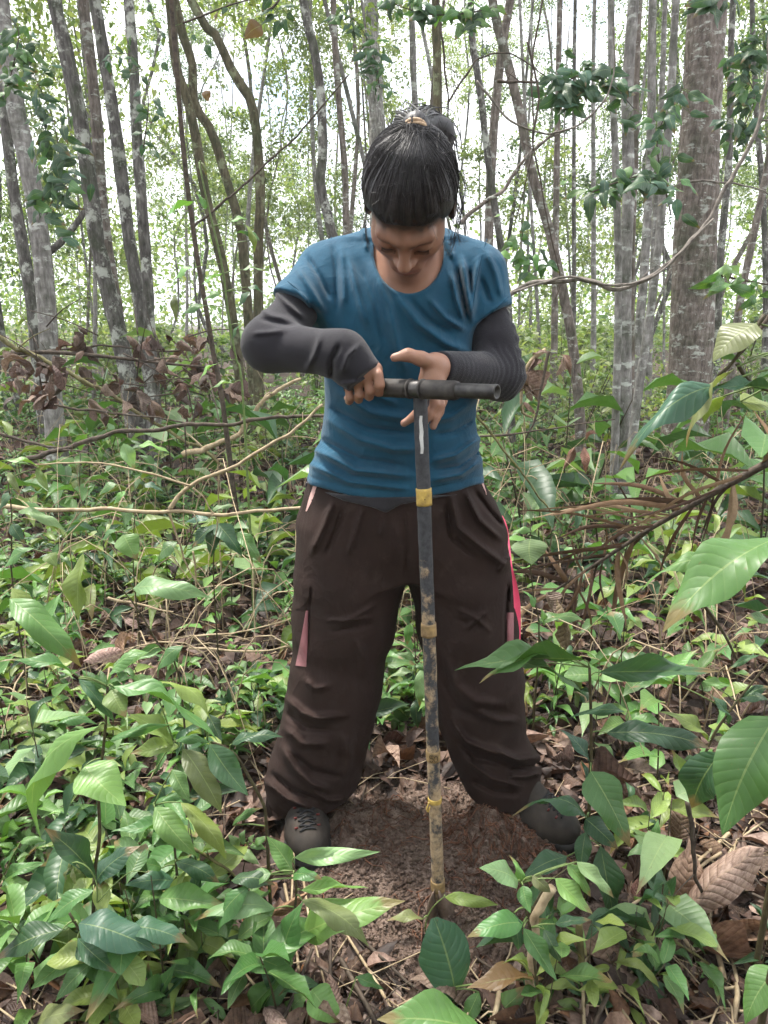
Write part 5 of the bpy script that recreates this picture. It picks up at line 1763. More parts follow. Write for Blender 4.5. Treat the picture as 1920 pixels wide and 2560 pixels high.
rg = np.random.default_rng(71)
PROTOS = []
for k in range(16):
    stem, lv, H = seedling_leaves(rg, k % 4)
    root = empty('seedling', (0, 0, 0))
    put('stem', *tube(resample(stem, 8), np.linspace(.0028, .0014, 8), 5)[:2], M_STEM, root)
    for b, t, w, kd, c in lv:
        leaf_obj(root, b, t, w, kd, c, lrng.uniform(-.3, .3), small=True)
    # the same plant as one mesh, for where its leaves are too small to tell apart
    mb = MB(); mb.add(*tube(resample(stem, 5), np.linspace(.0028, .0014, 5), 4))
    Vv, Uu, Cc, Ff = list(mb.v), list(mb.uv), [(.05, .04, .02)] * len(mb.v), [tuple(q) for q in mb.f]
    for b, t, w, kd, c in lv:
        P, F, U = leaf_grid(4, 2, KIND[kd], .12, .3, .2, 0, .3, k)
        ax = t - b; L = np.linalg.norm(ax); ax /= L; yv = np.cross((0, -.2, 1), ax); yv /= np.linalg.norm(yv); zv = np.cross(ax, yv)
        off = len(Vv)
        Vv += [tuple(b + ax * p[0] * L + yv * p[1] * L * w + zv * p[2] * L) for p in P]; Uu += [tuple(u) for u in U]
        Cc += [tuple(np.array(COLS[c]) * (.8 + .4 * ((off * 7) % 10) / 10))] * len(P); Ff += [tuple(int(i) + off for i in q) for q in F]
    whole = make_mesh('seedling', Vv, Ff, M_COVER, uvs=Uu, cols=Cc)
    PROTOS.append((root, whole, H))

used = [False] * len(PROTOS)


def place_seedling(k, x, y, s, rz, whole, label, group):
    root, me, H = PROTOS[k]
    z = float(gz(x, y))
    if whole:
        o = bpy.data.objects.new('seedling', me); COL.objects.link(o)
    else:
        if not used[k]: o = root; used[k] = True
        else:
            o = root.copy(); COL.objects.link(o)
            for ch in root.children:
                c = ch.copy(); COL.objects.link(c); c.parent = o
    o.location = (x, y, z); o.rotation_euler = (0, 0, rz); o.scale = (s, s, s)
    tag(o, label, 'plant', group)
    return o


def blocked(x, y, H):
    px, pyb = proj(np.array([x, y, 0.0])); _, pyt = proj(np.array([x, y, H]))
    if y < 1.75 and 520 < px < 1500 and pyt < 2230: return True
    if y < 1.5 and 740 < px < 1300 and 2120 < pyb: return True
    if abs(x - .1) < .5 and 1.3 < y < 1.8: return True
    return False


LBL = ['low seedling with narrow lance leaves on the near forest floor', 'low seedling with a whorl of oval leaves on the near forest floor',
       'tiny seedling with thin narrow leaves on the near forest floor', 'broad leaved seedling standing on the near forest floor']
n_s = 0
for attempt in range(4000):
    if n_s >= 120: break
    y = 1.0 + 2.2 * rg.random() ** 1.2; x = (rg.random() * 2 - 1) * (y * .56 + .12)
    k = int(rg.integers(0, 16)); s = (.55 + .5 * rg.random()) * (1.0 if y > 1.6 else .75)
    if blocked(x, y, PROTOS[k][2] * s + .05): continue
    if x > .4 and y < 1.5 and rg.random() < .6: continue
    place_seedling(k, x, y, s, rg.random() * 6.28, False, LBL[k % 4], 'seedlings on the near forest floor, kind %d' % (k % 4))
    n_s += 1
n_s = 0
for attempt in range(4000):
    if n_s >= 46: break
    y = .98 + .42 * rg.random(); x = rg.uniform(-.66, -.16) if rg.random() < .72 else rg.uniform(.22, .62)
    k = int(rg.integers(0, 16)); s = .5 + .35 * rg.random()
    if blocked(x, y, PROTOS[k][2] * s + .04): continue
    place_seedling(k, x, y, s, rg.random() * 6.28, False, LBL[k % 4], 'seedlings on the near forest floor, kind %d' % (k % 4))
    n_s += 1
n_s = 0
LBL2 = [l.replace('near forest floor', 'forest floor farther back') for l in LBL]
for attempt in range(4000):
    if n_s >= 190: break
    y = 2.6 + 7.5 * rg.random() ** 1.3; x = (rg.random() * 2 - 1) * (y * .58 + .12)
    k = int(rg.integers(0, 16)); s = (.7 + .7 * rg.random()) * (1 + .06 * y) * (1.5 if rg.random() < .22 and (abs(x) > .45 or y > 4) else 1)
    place_seedling(k, x, y, s, rg.random() * 6.28, True, LBL2[k % 4], 'seedlings farther back, kind %d' % (k % 4))
    n_s += 1
for (root, me, H), u in zip(PROTOS, used):
    if not u:
        for c in list(root.children): bpy.data.objects.remove(c)
        bpy.data.objects.remove(root)

# thin dead stems and tendrils standing in the undergrowth
rg = np.random.default_rng(83)
mb = MB()
for k in range(560):
    y = 1.9 + 6 * rg.random() ** 1.3; x = (rg.random() * 2 - 1) * (y * .58)
    if abs(x - .08) < .42 and y < 2.0: continue
    a = rg.random() * 6.28; h = .1 + .4 * rg.random() + (.7 * rg.random() if k % 3 == 0 and y > 2.6 and abs(x) > .3 else 0); o_ = h * (.3 + 1.2 * rg.random())
    z = float(gz(x, y))
    pts = [(x, y, z), (x + math.cos(a) * o_ * .3, y + math.sin(a) * o_ * .3, z + h * .75), (x + math.cos(a) * o_ * .8, y + math.sin(a) * o_ * .8, z + h * (.6 + .5 * rg.random())), (x + math.cos(a) * o_ * 1.2, y + math.sin(a) * o_ * 1.2, z + h * (.1 + .6 * rg.random()))]
    mb.add(*tube(resample(pts, 9), np.linspace(1, .5, 9) * (.0012 + .003 * rg.random() ** 2), 4, caps=False))
tag(mb.put('dry_stems', M_TWIGP), 'thin pale dead stems and tendrils standing in the undergrowth', 'stems', kind='stuff')
# ================================================================ plants traced from the photograph
plant('tall thin seedling with long leaves at the lower left', 1.04, ZA, [(465, 200), (455, 380), (440, 520), (425, 640), (430, 850), (410, 1000), (405, 1150), (400, 1350), (430, 1560)],
      [(466, 205, 645, 52, .30, 'l', 'm', .03), (490, 200, 945, 445, .17, 'l', 'm', -.05, -.6), (480, 215, 545, 335, .75, 'o', 'y', -.04), (345, 158, -10, 95, .20, 'l', 'm', -.05, .3),
       (340, 165, 492, 352, .22, 'l', 'd', 0), (425, 372, 180, 870, .10, 'l', 'b', -.05, .9), (475, 435, 745, 365, .16, 'l', 'm', .04, .5), (365, 545, 545, 718, .70, 'o', 'b', -.08),
       (412, 1025, 190, 812, .34, 'l', 'd', -.03), (415, 1050, 606, 890, .45, 'l', 'k', .02), (405, 1080, 200, 1230, .38, 'l', 'm', -.04)], r=.0042, cat='plant')
plant('leaning seedling with yellowish and dark leaves left of the boot', 1.22, ZA, [(750, 440), (905, 440), (1010, 490), (1080, 600), (1135, 705), (1150, 790)],
      [(775, 460, 562, 492, .40, 'l', 'y', -.03), (752, 452, 560, 320, .42, 'l', 'y', -.02), (790, 470, 957, 748, .36, 'l', 'g', -.06), (905, 450, 1072, 672, .42, 'l', 'd', -.06), (760, 440, 912, 445, .26, 'l', 'm', -.03),
       (1000, 450, 1222, 420, .30, 'l', 'd', 0), (660, 190, 908, 342, .26, 'l', 'y', -.03, -.4), (640, 620, 720, 690, .4, 'l', 'd', -.03), (1005, 800, 1135, 725, .25, 'l', 'm', .02), (900, 320, 960, 440, .4, 'l', 'd', -.03)], r=.0045)
plant('drooping leafed seedling between the tall seedlings at lower left', 1.14, ZA, [(665, 715), (700, 780), (745, 850), (760, 960), (770, 1100)],
      [(668, 722, 852, 935, .38, 'l', 'b', -.06), (780, 702, 978, 950, .26, 'l', 'y', -.05), (668, 705, 820, 690, .30, 'l', 'm', .02), (800, 828, 480, 828, .20, 'l', 'm', -.03, .5), (745, 560, 820, 700, .45, 'l', 'm', -.04),
       (760, 960, 955, 1060, .35, 'l', 'd', -.03), (700, 985, 570, 965, .40, 'o', 'm', -.03), (750, 1040, 540, 1060, .45, 'o', 'k', -.04), (770, 1040, 740, 1190, .35, 'l', 'd', -.04), (860, 960, 850, 1180, .20, 'l', 'd', -.03)], r=.0035)
plant('bright green seedling in front of the left boot', 1.05, ZA, [(1265, 960), (1280, 1100), (1240, 1370), (1200, 1560)],
      [(1262, 1000, 1152, 848, .50, 'o', 'b', .03), (1272, 940, 1642, 915, .19, 'l', 'p', -.02, .5), (1268, 1012, 1392, 1035, .55, 'o', 'm', -.03), (1300, 1082, 1592, 1070, .15, 'l', 'b', .02), (1305, 1125, 1592, 1322, .30, 'l', 'g', -.05),
       (1295, 1280, 1750, 1128, .32, 'l', 'b', -.02), (1250, 1370, 1310, 1130, .38, 'l', 'm', -.03), (1200, 1472, 1108, 1308, .48, 'o', 'd', -.02), (1218, 1460, 1035, 1659, .42, 'l', 'b', -.06), (1190, 1160, 838, 1215, .28, 'l', 'p', -.03),
       (1225, 1450, 1120, 1640, .5, 'o', 'm', -.04), (1170, 1010, 1040, 1080, .45, 'o', 'm', 0), (1080, 1060, 950, 1290, .3, 'l', 'm', -.03), (1000, 1040, 1190, 1060, .4, 'l', 'd', 0)], r=.004)
plant('arching bright leaf at the lower edge below the boots', 1.0, ZA, [(1480, 1640), (1500, 1690)],
      [(1205, 1655, 1345, 1515, .45, 'l', 'b', .02), (1345, 1510, 1475, 1650, .75, 'o', 'b', -.03), (1380, 1490, 1200, 1540, .3, 'l', 'd', 0), (1540, 1455, 1659, 1510, .35, 'l', 'm', 0)], r=.003)
plant('low plant with big dark leaves at the lower left edge', .98, ZA, [(300, 1180), (340, 1250), (400, 1370), (430, 1560)],
      [(272, 1250, -20, 1385, .42, 'l', 'd', -.04), (340, 1225, 672, 1345, .45, 'l', 'k', -.03), (560, 1240, 815, 1310, .40, 'l', 'k', -.02), (335, 1290, 512, 1442, .36, 'l', 'd', -.05), (400, 1390, 240, 1562, .38, 'l', 'm', -.05), (330, 1330, 480, 1400, .5, 'o', 'd', -.02),
       (160, 1659, 365, 1600, .45, 'o', 'g', -.03)], r=.004)
plant('small bamboo like plant at the bottom left', 1.0, ZA, [(650, 1580), (650, 1659)],
      [(650, 1590, 545, 1468, .40, 'l', 'b', .0), (655, 1580, 765, 1392, .36, 'l', 'm', .02), (662, 1612, 885, 1540, .24, 'l', 'p', 0), (640, 1640, 425, 1590, .26, 'l', 'p', -.02), (650, 1560, 640, 1390, .3, 'l', 'm', .02), (660, 1570, 830, 1420, .25, 'l', 'd', .02), (640, 1600, 560, 1500, .3, 'l', 'm', 0)], r=.003)
plant('pale young shoot with curled tip at the lower left', 1.0, ZA, [(305, 985), (320, 958), (370, 975), (410, 1030), (420, 1120), (400, 1340), (420, 1560)],
      [(300, 985, 285, 1050, .25, 'l', 'g'), (315, 985, 330, 1055, .25, 'l', 'g'), (330, 965, 350, 1010, .25, 'l', 'g')], r=.0022, mat=M_STEMG,
      stems=[[(425, 1130, 0), (500, 1050, 0), (570, 1000, 0), (640, 1005, 0)], [(495, 1659, 0), (520, 1430, 0), (545, 1250, 0), (575, 1090, 0)], [(400, 1360, 0), (250, 1300, 0), (120, 1275, 0), (-10, 1270, 0)]])
plant('green rosette at the left edge of the picture', 1.25, ZA, [(15, 1020), (20, 1090)],
      [(20, 1022, 205, 962, .28, 'l', 'm', 0), (20, 1035, 180, 1085, .26, 'l', 'b', -.03), (12, 1005, 85, 888, .25, 'l', 'm', .02), (15, 1040, 75, 1110, .35, 'l', 'm', -.03), (90, 870, 200, 870, .35, 'o', 'm', 0)], r=.003)
plant('yellow green seedling at the left edge by pale litter', 1.75, ZA, [(60, 420), (65, 480), (80, 560)],
      [(45, 412, 255, 322, .42, 'l', 'y', 0), (60, 430, -10, 520, .4, 'l', 'b', -.02), (60, 300, 0, 240, .4, 'o', 'b', 0), (60, 310, 140, 245, .35, 'l', 'b', 0), (190, 360, 240, 430, .4, 'o', 'd', 0), (240, 370, 420, 365, .3, 'l', 'm', 0)], r=.003)
plant('plant with round small leaves beside the left boot', 1.3, ZA, [(1070, 850), (1060, 940), (1050, 1010)],
      [(1030, 905, 985, 840, .6, 'o', 'p', 0), (1045, 880, 1060, 820, .6, 'o', 'p', 0), (1075, 870, 1100, 840, .6, 'o', 'p', 0), (1100, 880, 1160, 850, .55, 'o', 'm', 0), (1050, 910, 1120, 970, .5, 'o', 'p', -.02), (1080, 890, 1150, 905, .45, 'o', 'm', 0)], r=.0018)

plant('tall dark seedling with large leaves right of the right boot', 1.27, ZB, [(888, 118), (895, 400), (887, 700), (876, 900), (880, 1010)],
      [(872, 88, 305, 132, .13, 'l', 'm', -.06, .45), (740, 62, 412, 188, .22, 'l', 'b', -.05, .2), (560, 95, 862, 238, .20, 'l', 'm', -.05, -.4), (930, 140, 1455, 135, .17, 'l', 'd', .03, .35), (962, 402, 1412, 472, .26, 'l', 'd', -.03, .2),
       (892, 568, 1062, 895, .52, 'o', 'm', -.10, 0), (892, 545, 760, 388, .38, 'l', 'k', .02), (880, 770, 545, 768, .20, 'l', 'd', -.05, .5), (870, 772, 1012, 905, .60, 'o', 'd', -.07), (935, 890, 1002, 1242, .33, 'l', 'd', -.08, 0),
       (790, 935, 600, 1025, .42, 'l', 'd', -.05), (870, 830, 850, 1000, .45, 'l', 'd', -.05), (1040, 310, 795, 338, .15, 'l', 'd', -.03), (905, 700, 850, 520, .3, 'l', 'k', .02), (690, 60, 780, 130, .4, 'o', 'm', .04)], r=.0055)
plant('shiny green seedling in the foreground right of the auger', .99, ZB, [(590, 1050), (620, 1200), (640, 1300), (680, 1659)],
      [(580, 1040, 412, 985, .58, 'o', 'p', -.02), (592, 1052, 540, 928, .3, 'l', 'b', .02), (600, 1062, 632, 1180, .65, 'o', 'm', -.04), (740, 1030, 902, 1185, .42, 'l', 'b', -.04), (832, 958, 992, 1115, .30, 'l', 'p', -.03), (790, 965, 892, 1112, .36, 'l', 'b', -.02),
       (602, 1222, 358, 1285, .38, 'l', 'm', -.04), (602, 1245, 748, 1475, .34, 'l', 'm', -.06), (740, 1228, 895, 1210, .30, 'l', 'd', 0), (690, 1250, 762, 1392, .40, 'l', 'd', -.03), (560, 1180, 580, 1340, .35, 'l', 'd', -.02), (640, 1020, 720, 1090, .6, 'o', 'g', -.01)], r=.004,
      stems=[[(620, 1200, 0), (700, 1060, 0), (760, 1010, 0), (835, 958, 0)]])
plant('single upright blunt leaf in front of the auger tip', 1.01, ZB, [(312, 1585), (310, 1500), (312, 1659)],
      [(318, 1600, 215, 1200, .50, 'b', 'k', .03, 0), (410, 1520, 350, 1650, .5, 'l', 'm', -.02), (432, 1652, 625, 1488, .5, 'o', 'm', .0), (690, 1462, 358, 1505, .30, 'l', 'r', -.03, .4)], r=.0025)
plant('small curved green leaf touching the auger blade', 1.19, ZB, [(262, 1108), (215, 1150), (185, 1205), (178, 1260)],
      [(262, 1110, 495, 1145, .24, 'l', 'y', -.02, .3), (170, 1205, 10, 1215, .30, 'l', 'g', -.03)], r=.002, mat=M_STEMG)
plant('broad bright leaf lying along the bottom edge', .93, ZB, [(430, 1690), (432, 1740)],
      [(430, 1690, -30, 1640, .42, 'l', 'b', -.01, .15)], r=.003)
plant('dark star shaped herb at the bottom right', 1.06, ZB, [(1110, 1460), (1112, 1500)],
      [(1110, 1450, 1012, 1338, .40, 'l', 'd', .02), (1112, 1450, 1222, 1388, .42, 'l', 'd', .02), (1115, 1480, 1305, 1615, .30, 'l', 'd', -.03), (1112, 1490, 1195, 1659, .35, 'l', 'd', -.04), (1085, 1560, 890, 1530, .30, 'l', 'd', 0), (1120, 1500, 1240, 1500, .35, 'l', 'd', 0)], r=.003)
plant('dark rosette herb below the shiny seedling', 1.03, ZB, [(885, 1545), (885, 1590)],
      [(880, 1550, 858, 1402, .32, 'l', 'd', .02), (884, 1548, 945, 1435, .40, 'l', 'd', .02), (880, 1560, 775, 1659, .36, 'l', 'd', -.03), (876, 1552, 758, 1462, .36, 'l', 'd', 0), (890, 1560, 1060, 1560, .34, 'l', 'd', -.01)], r=.003)
plant('small fresh seedling between the dry leaves at right', 1.30, ZB, [(1150, 895), (1150, 960)],
      [(1150, 890, 1068, 818, .45, 'l', 'b', .02), (1152, 888, 1185, 775, .45, 'l', 'b', .02), (1148, 900, 1050, 935, .42, 'l', 'p', -.01), (1152, 905, 1160, 1062, .35, 'l', 'p', -.05), (1150, 895, 1195, 860, .6, 'o', 'b', 0)], r=.0025)
plant('sapling with very large ribbed leaves at the right edge', .95, ZB, [(1760, 330), (1830, 700), (1930, 1100)],
      [(1690, 330, 1462, 842, .50, 'o', 'm', -.06, .15), (1452, 488, 1330, 725, .45, 'l', 'd', .06), (1659, 258, 1530, 285, .3, 'l', 'd', .05), (1700, 1420, 1560, 1659, .55, 'o', 'b', -.05)], r=.006)
plant('leaning dark stemmed sapling near the right edge', 1.45, ZB, [(1680, 75), (1530, 260), (1430, 400), (1370, 530), (1280, 680), (1260, 760)],
      [(1490, 365, 1380, 222, .30, 'l', 'd', 0), (1540, 270, 1670, 200, .35, 'l', 'd', 0), (1400, 440, 1190, 310, .26, 'l', 'y', -.02), (1420, 420, 1580, 510, .2, 'l', 'g', 0), (1620, 65, 1480, 135, .2, 'l', 'd', 0), (1380, 180, 1500, 200, .3, 'l', 'm', 0), (1290, 620, 1240, 470, .3, 'l', 'y', 0), (1260, 190, 1060, 210, .18, 'l', 'm', 0, .5)], r=.0045)
plant('sapling with broad pale leaves at the right edge behind', 1.05, ZG, [(1760, 1150), (1800, 1500), (1880, 2000)],
      [(1720, 1250, 1052, 1800, .38, 'l', 'm', -.08, .1), (1400, 1400, 930, 1560, .20, 'l', 'm', -.02, .3), (1720, 1500, 1330, 1480, .35, 'l', 'd', .04), (1720, 1760, 1530, 1700, .6, 'o', 'm', 0)], r=.006, stems=[[(1260, 1600, 0), (1400, 1800, 0), (1480, 1960, 0)]])
plant('sapling reaching in from the right with a long drooping leaf', .92, ZG, [(1760, 100), (1810, 500), (1900, 1200), (2000, 1900)],
      [(1700, 400, 1330, 400, .22, 'l', 'k', -.02, .2), (1370, 380, 800, 870, .21, 'l', 'k', -.03, -.1), (1480, 270, 1190, 735, .28, 'l', 'g', -.03, .8), (1590, 20, 1340, 240, .85, 'o', 'g', 0, 0), (1540, 230, 1720, 260, .5, 'l', 'g', 0), (1500, 470, 1720, 560, .55, 'o', 'y', .04), (1400, 440, 1290, 600, .5, 'o', 'y', .05)], r=.006,
      stems=[[(1640, -30, 0), (1540, 120, 0), (1450, 250, 0), (1370, 320, 0)], [(1480, 250, 0), (1560, 360, 0), (1720, 430, 0)]])
plant('seedling with three pointed pale leaf right of the trousers', 1.9, ZG, [(290, 1180), (290, 1400), (310, 1600), (340, 1800)],
      [(295, 1215, 165, 1240, .32, 'l', 'b', 0), (290, 1260, 300, 1410, 1.35, 'o', 'p', -.06), (300, 1400, 180, 1330, .4, 'l', 'm', 0), (330, 1740, 600, 1730, .32, 'l', 'm', 0), (320, 1650, 240, 1560, .5, 'o', 'm', 0), (370, 1760, 350, 1660, .4, 'l', 'b', 0)], r=.003)

plant('yellowish leaved sapling at the left of the pale vine', 1.55, ZC, [(430, 1200), (560, 1320), (700, 1480), (820, 1680), (930, 1860)],
      [(432, 1210, 410, 1558, .36, 'l', 'y', -.05, .2), (60, 1390, 185, 1625, .42, 'l', 'y', .03), (50, 1445, 422, 1800, .30, 'l', 'b', -.05, .1), (690, 1392, 1095, 1442, .30, 'l', 'p', -.03, .3), (950, 1690, 820, 1866, .35, 'l', 'm', -.03), (770, 1725, 570, 1866, .30, 'l', 'b', -.03)], r=.003)
plant('cluster of four ribbed dark leaves on the pale vine', 2.05, ZC, [(1120, 1000), (1125, 1060), (1110, 1200), (1110, 1400)],
      [(1125, 1055, 1255, 1225, .50, 'o', 'd', -.04), (1122, 1060, 998, 1180, .46, 'l', 'd', -.03), (1124, 1062, 1098, 1232, .42, 'l', 'd', -.03), (1232, 1100, 1355, 1265, .38, 'l', 'm', -.03), (1100, 985, 1228, 965, .34, 'o', 'p', .02), (1080, 1030, 960, 1050, .4, 'o', 'k', .02)], r=.003)
plant('bushy seedlings with pale leaves left of the pale vine', 2.4, ZC, [(700, 1000), (690, 1200), (700, 1400)],
      [(640, 1112, 712, 1245, .85, 'o', 'b', -.04), (690, 950, 660, 1100, .45, 'l', 'p', -.03), (920, 1150, 822, 1285, .50, 'l', 'm', -.03), (605, 1090, 525, 1170, .4, 'l', 'm', 0), (650, 890, 590, 960, .5, 'o', 'b', 0), (750, 850, 850, 890, .5, 'o', 'k', 0), (640, 640, 700, 778, .50, 'l', 'p', 0), (600, 850, 510, 920, .5, 'o', 'm', 0), (720, 650, 880, 690, .3, 'l', 'b', 0), (540, 640, 510, 720, .4, 'l', 'b', 0)], r=.003)
plant('leafy seedling at the left edge above the litter', 1.8, ZC, [(40, 830), (60, 1000), (60, 1200), (70, 1400)],
      [(210, 765, -20, 738, .26, 'l', 'b', -.03, .4), (190, 770, 255, 892, .30, 'l', 'y', -.03), (40, 790, 105, 905, .30, 'l', 'g', -.02), (95, 990, 345, 1100, .24, 'l', 'p', -.03), (60, 900, 0, 1000, .5, 'o', 'd', 0), (180, 1180, 10, 1340, .3, 'l', 'm', -.03), (60, 1060, 130, 1160, .5, 'o', 'd', -.02), (250, 1210, 300, 1290, .8, 'h', 'y', -.02), (110, 880, 220, 900, .35, 'l', 'd', 0)], r=.003)
plant('tall green stemmed sapling rising left of the elbow', 2.6, ZE, [(860, 700), (890, 850), (960, 1150), (985, 1350), (1020, 1550), (1050, 1720)],
      [(840, 870, 700, 945, .30, 'l', 'b', 0), (890, 905, 848, 835, .5, 'o', 'b', 0), (870, 700, 890, 760, .3, 'l', 'g', 0), (1070, 948, 985, 965, .35, 'l', 'b', 0), (1122, 1038, 1000, 1022, .30, 'l', 'm', 0), (1060, 970, 1100, 1090, .28, 'l', 'y', 0), (842, 1155, 745, 1245, .40, 'l', 'b', 0), (880, 1320, 782, 1402, .36, 'l', 'm', 0),
       (960, 1180, 870, 1230, .5, 'o', 'b', 0), (950, 1270, 880, 1300, .7, 'o', 'm', 0), (1080, 1260, 1030, 1330, .6, 'o', 'd', 0), (1050, 1165, 1150, 1175, .35, 'l', 'p', 0), (760, 1270, 770, 1400, .25, 'l', 'g', 0), (1070, 1240, 1150, 1270, .4, 'l', 'd', 0), (940, 1570, 860, 1650, .4, 'l', 'b', 0), (1010, 1655, 900, 1690, .35, 'l', 'p', 0), (1040, 1400, 1000, 1480, .45, 'o', 'd', 0)],
      r=.006, mat=M_STEMG)
plant('bright seedling standing between the boots behind the auger', 1.95, ZT, [(860, 840), (870, 1100), (850, 1350), (860, 1500)],
      [(840, 830, 825, 940, .45, 'o', 'b', -.02), (860, 1010, 770, 985, .5, 'o', 'm', 0), (870, 1040, 920, 1075, .6, 'o', 'm', -.02), (860, 1080, 715, 1125, .30, 'l', 'p', -.03), (900, 1060, 890, 1260, .32, 'l', 'p', -.05), (830, 1330, 705, 1200, .50, 'l', 'm', .02), (870, 1220, 880, 1370, .42, 'l', 'd', -.04), (720, 1260, 660, 1290, .6, 'o', 'p', 0),
       (790, 1390, 870, 1470, .4, 'l', 'm', -.03), (770, 1310, 745, 1385, .5, 'o', 'p', -.02), (780, 1400, 720, 1530, .36, 'l', 'b', -.03), (850, 1440, 840, 1600, .3, 'l', 'd', -.04), (880, 1490, 930, 1450, .5, 'o', 'b', 0), (710, 1400, 620, 1470, .35, 'l', 'p', 0)], r=.003)
plant('small pale seedling sprouting from the dug soil', 1.60, ZT, [(1075, 1820), (1070, 1890)],
      [(1080, 1835, 1220, 1745, .32, 'l', 'm', 0), (1070, 1870, 1010, 1775, .42, 'o', 'd', 0), (1085, 1840, 1210, 1790, .3, 'l', 'b', -.02), (1075, 1890, 1160, 1850, .35, 'l', 'd', -.02)], r=.002)

# dark leaves hanging in at the top of the picture
def spray(label, Y, zf, stem, leaves, r=.006, mat=None):
    return plant(label, Y, zf, stem, leaves, 'leafy branches hanging into the picture', 'leafy_branch', r, mat or M_TWIGD, 'branch', to_ground=False, up=(0, -1.0, .45), rolls=.7)


spray('dark leaf bunch hanging in at the top centre left', 3.2, ZE, [(1250, -80), (1190, 20), (1130, 60)], [(1180, 40, 1100, 75, .6, 'o', 'd'), (1200, 60, 1130, 110, .45, 'o', 'd'), (1200, 40, 1285, 30, .5, 'o', 'd'), (1210, 90, 1180, 175, .45, 'o', 'd'), (1220, 80, 1245, 150, .5, 'o', 'd'), (1130, 110, 1055, 170, .8, 'o', 'r'), (1240, 60, 1280, 90, .6, 'o', 'd'), (1170, -10, 1130, 60, .5, 'o', 'd')])
spray('thin branch with brown edged leaves at top left of centre', 4.6, ZE, [(1150, -20), (1000, 20), (870, 70), (790, 100)], [(940, 50, 930, 90, .8, 'o', 'r'), (980, 30, 960, 70, .7, 'o', 'd'), (890, 190, 915, 260, .5, 'o', 'd'), (830, 150, 850, 180, .6, 'o', 'd'), (690, 140, 720, 170, .8, 'o', 'd'), (640, 20, 660, 60, .8, 'o', 'd'), (890, 390, 900, 440, .9, 'o', 'r'), (700, 270, 730, 310, .7, 'o', 'd'), (620, 330, 640, 370, .7, 'o', 'd')])
rgl = np.random.default_rng(90)


def spray_auto(label, Y, zf, stem, n, L, cols, r=.004, spread=60, w=.45, kind='o'):
    lv = []
    for i in range(n):
        t = rgl.random() * (len(stem) - 1.001); k = int(t); f = t - k
        bx = stem[k][0] * (1 - f) + stem[k + 1][0] * f + rgl.normal(0, spread * .4); by = stem[k][1] * (1 - f) + stem[k + 1][1] * f + rgl.normal(0, spread * .4)
        a = rgl.uniform(.1, 3.0); ll = L * (.6 + .7 * rgl.random())
        lv.append((bx, by, bx + math.cos(a) * ll, by + math.sin(a) * ll * .9, w * (.7 + .5 * rgl.random()), kind, cols[rgl.integers(0, len(cols))], rgl.normal(0, .05)))
    return spray(label, Y, zf, stem, lv, r)


spray_auto('dark leafed branches among the left trunks', 5.0, ZE, [(60, 100), (150, 330), (230, 520), (260, 760), (200, 930)], 95, 88, 'ddkm', spread=120)
spray_auto('leafy twig crossing before the left group of trunks', 4.8, ZE, [(480, 230), (580, 250), (640, 420), (620, 640)], 26, 60, 'ddk', spread=80)
spray_auto('dark leafy branch spreading right of the head', 3.9, ZF, [(1080, 470), (950, 330), (830, 330), (760, 390)], 75, 88, 'dddk', spread=110)
spray_auto('dark broad leaves on the stem cluster', 3.6, ZF, [(1250, 820), (1130, 760), (1000, 790), (900, 830)], 30, 110, 'dkdm', spread=80)
spray_auto('leaf sprays beside the thickest trunk', 4.2, ZF, [(1180, 500), (1290, 380), (1180, 600), (1240, 930)], 34, 90, 'ddkm', spread=90)
spray_auto('leafy twigs at the top above the head', 4.4, ZF, [(20, 10), (180, 60), (330, 60), (450, 40)], 55, 80, 'ddmb', spread=80)
spray_auto('leaves drooping at the top of the thickest tree', 4.0, ZF, [(1460, -20), (1400, 10), (1310, 40)], 12, 110, 'dd', spread=60)
spray_auto('dense dark leaves in the upper right corner', 5.5, ZF, [(1659, 120), (1540, 250), (1600, 420), (1520, 620)], 90, 78, 'ddkm', spread=100)
spray_auto('green twigs hanging beside the bowed pinkish trunk', 4.6, ZF, [(560, 860), (600, 1000), (560, 1150), (690, 1120)], 34, 70, 'mbdm', spread=80)
spray_auto('pale leaved twigs near the right edge', 2.2, ZF, [(1659, 1230), (1500, 1200), (1430, 1180)], 14, 120, 'pmm', spread=60, w=.35, kind='l')

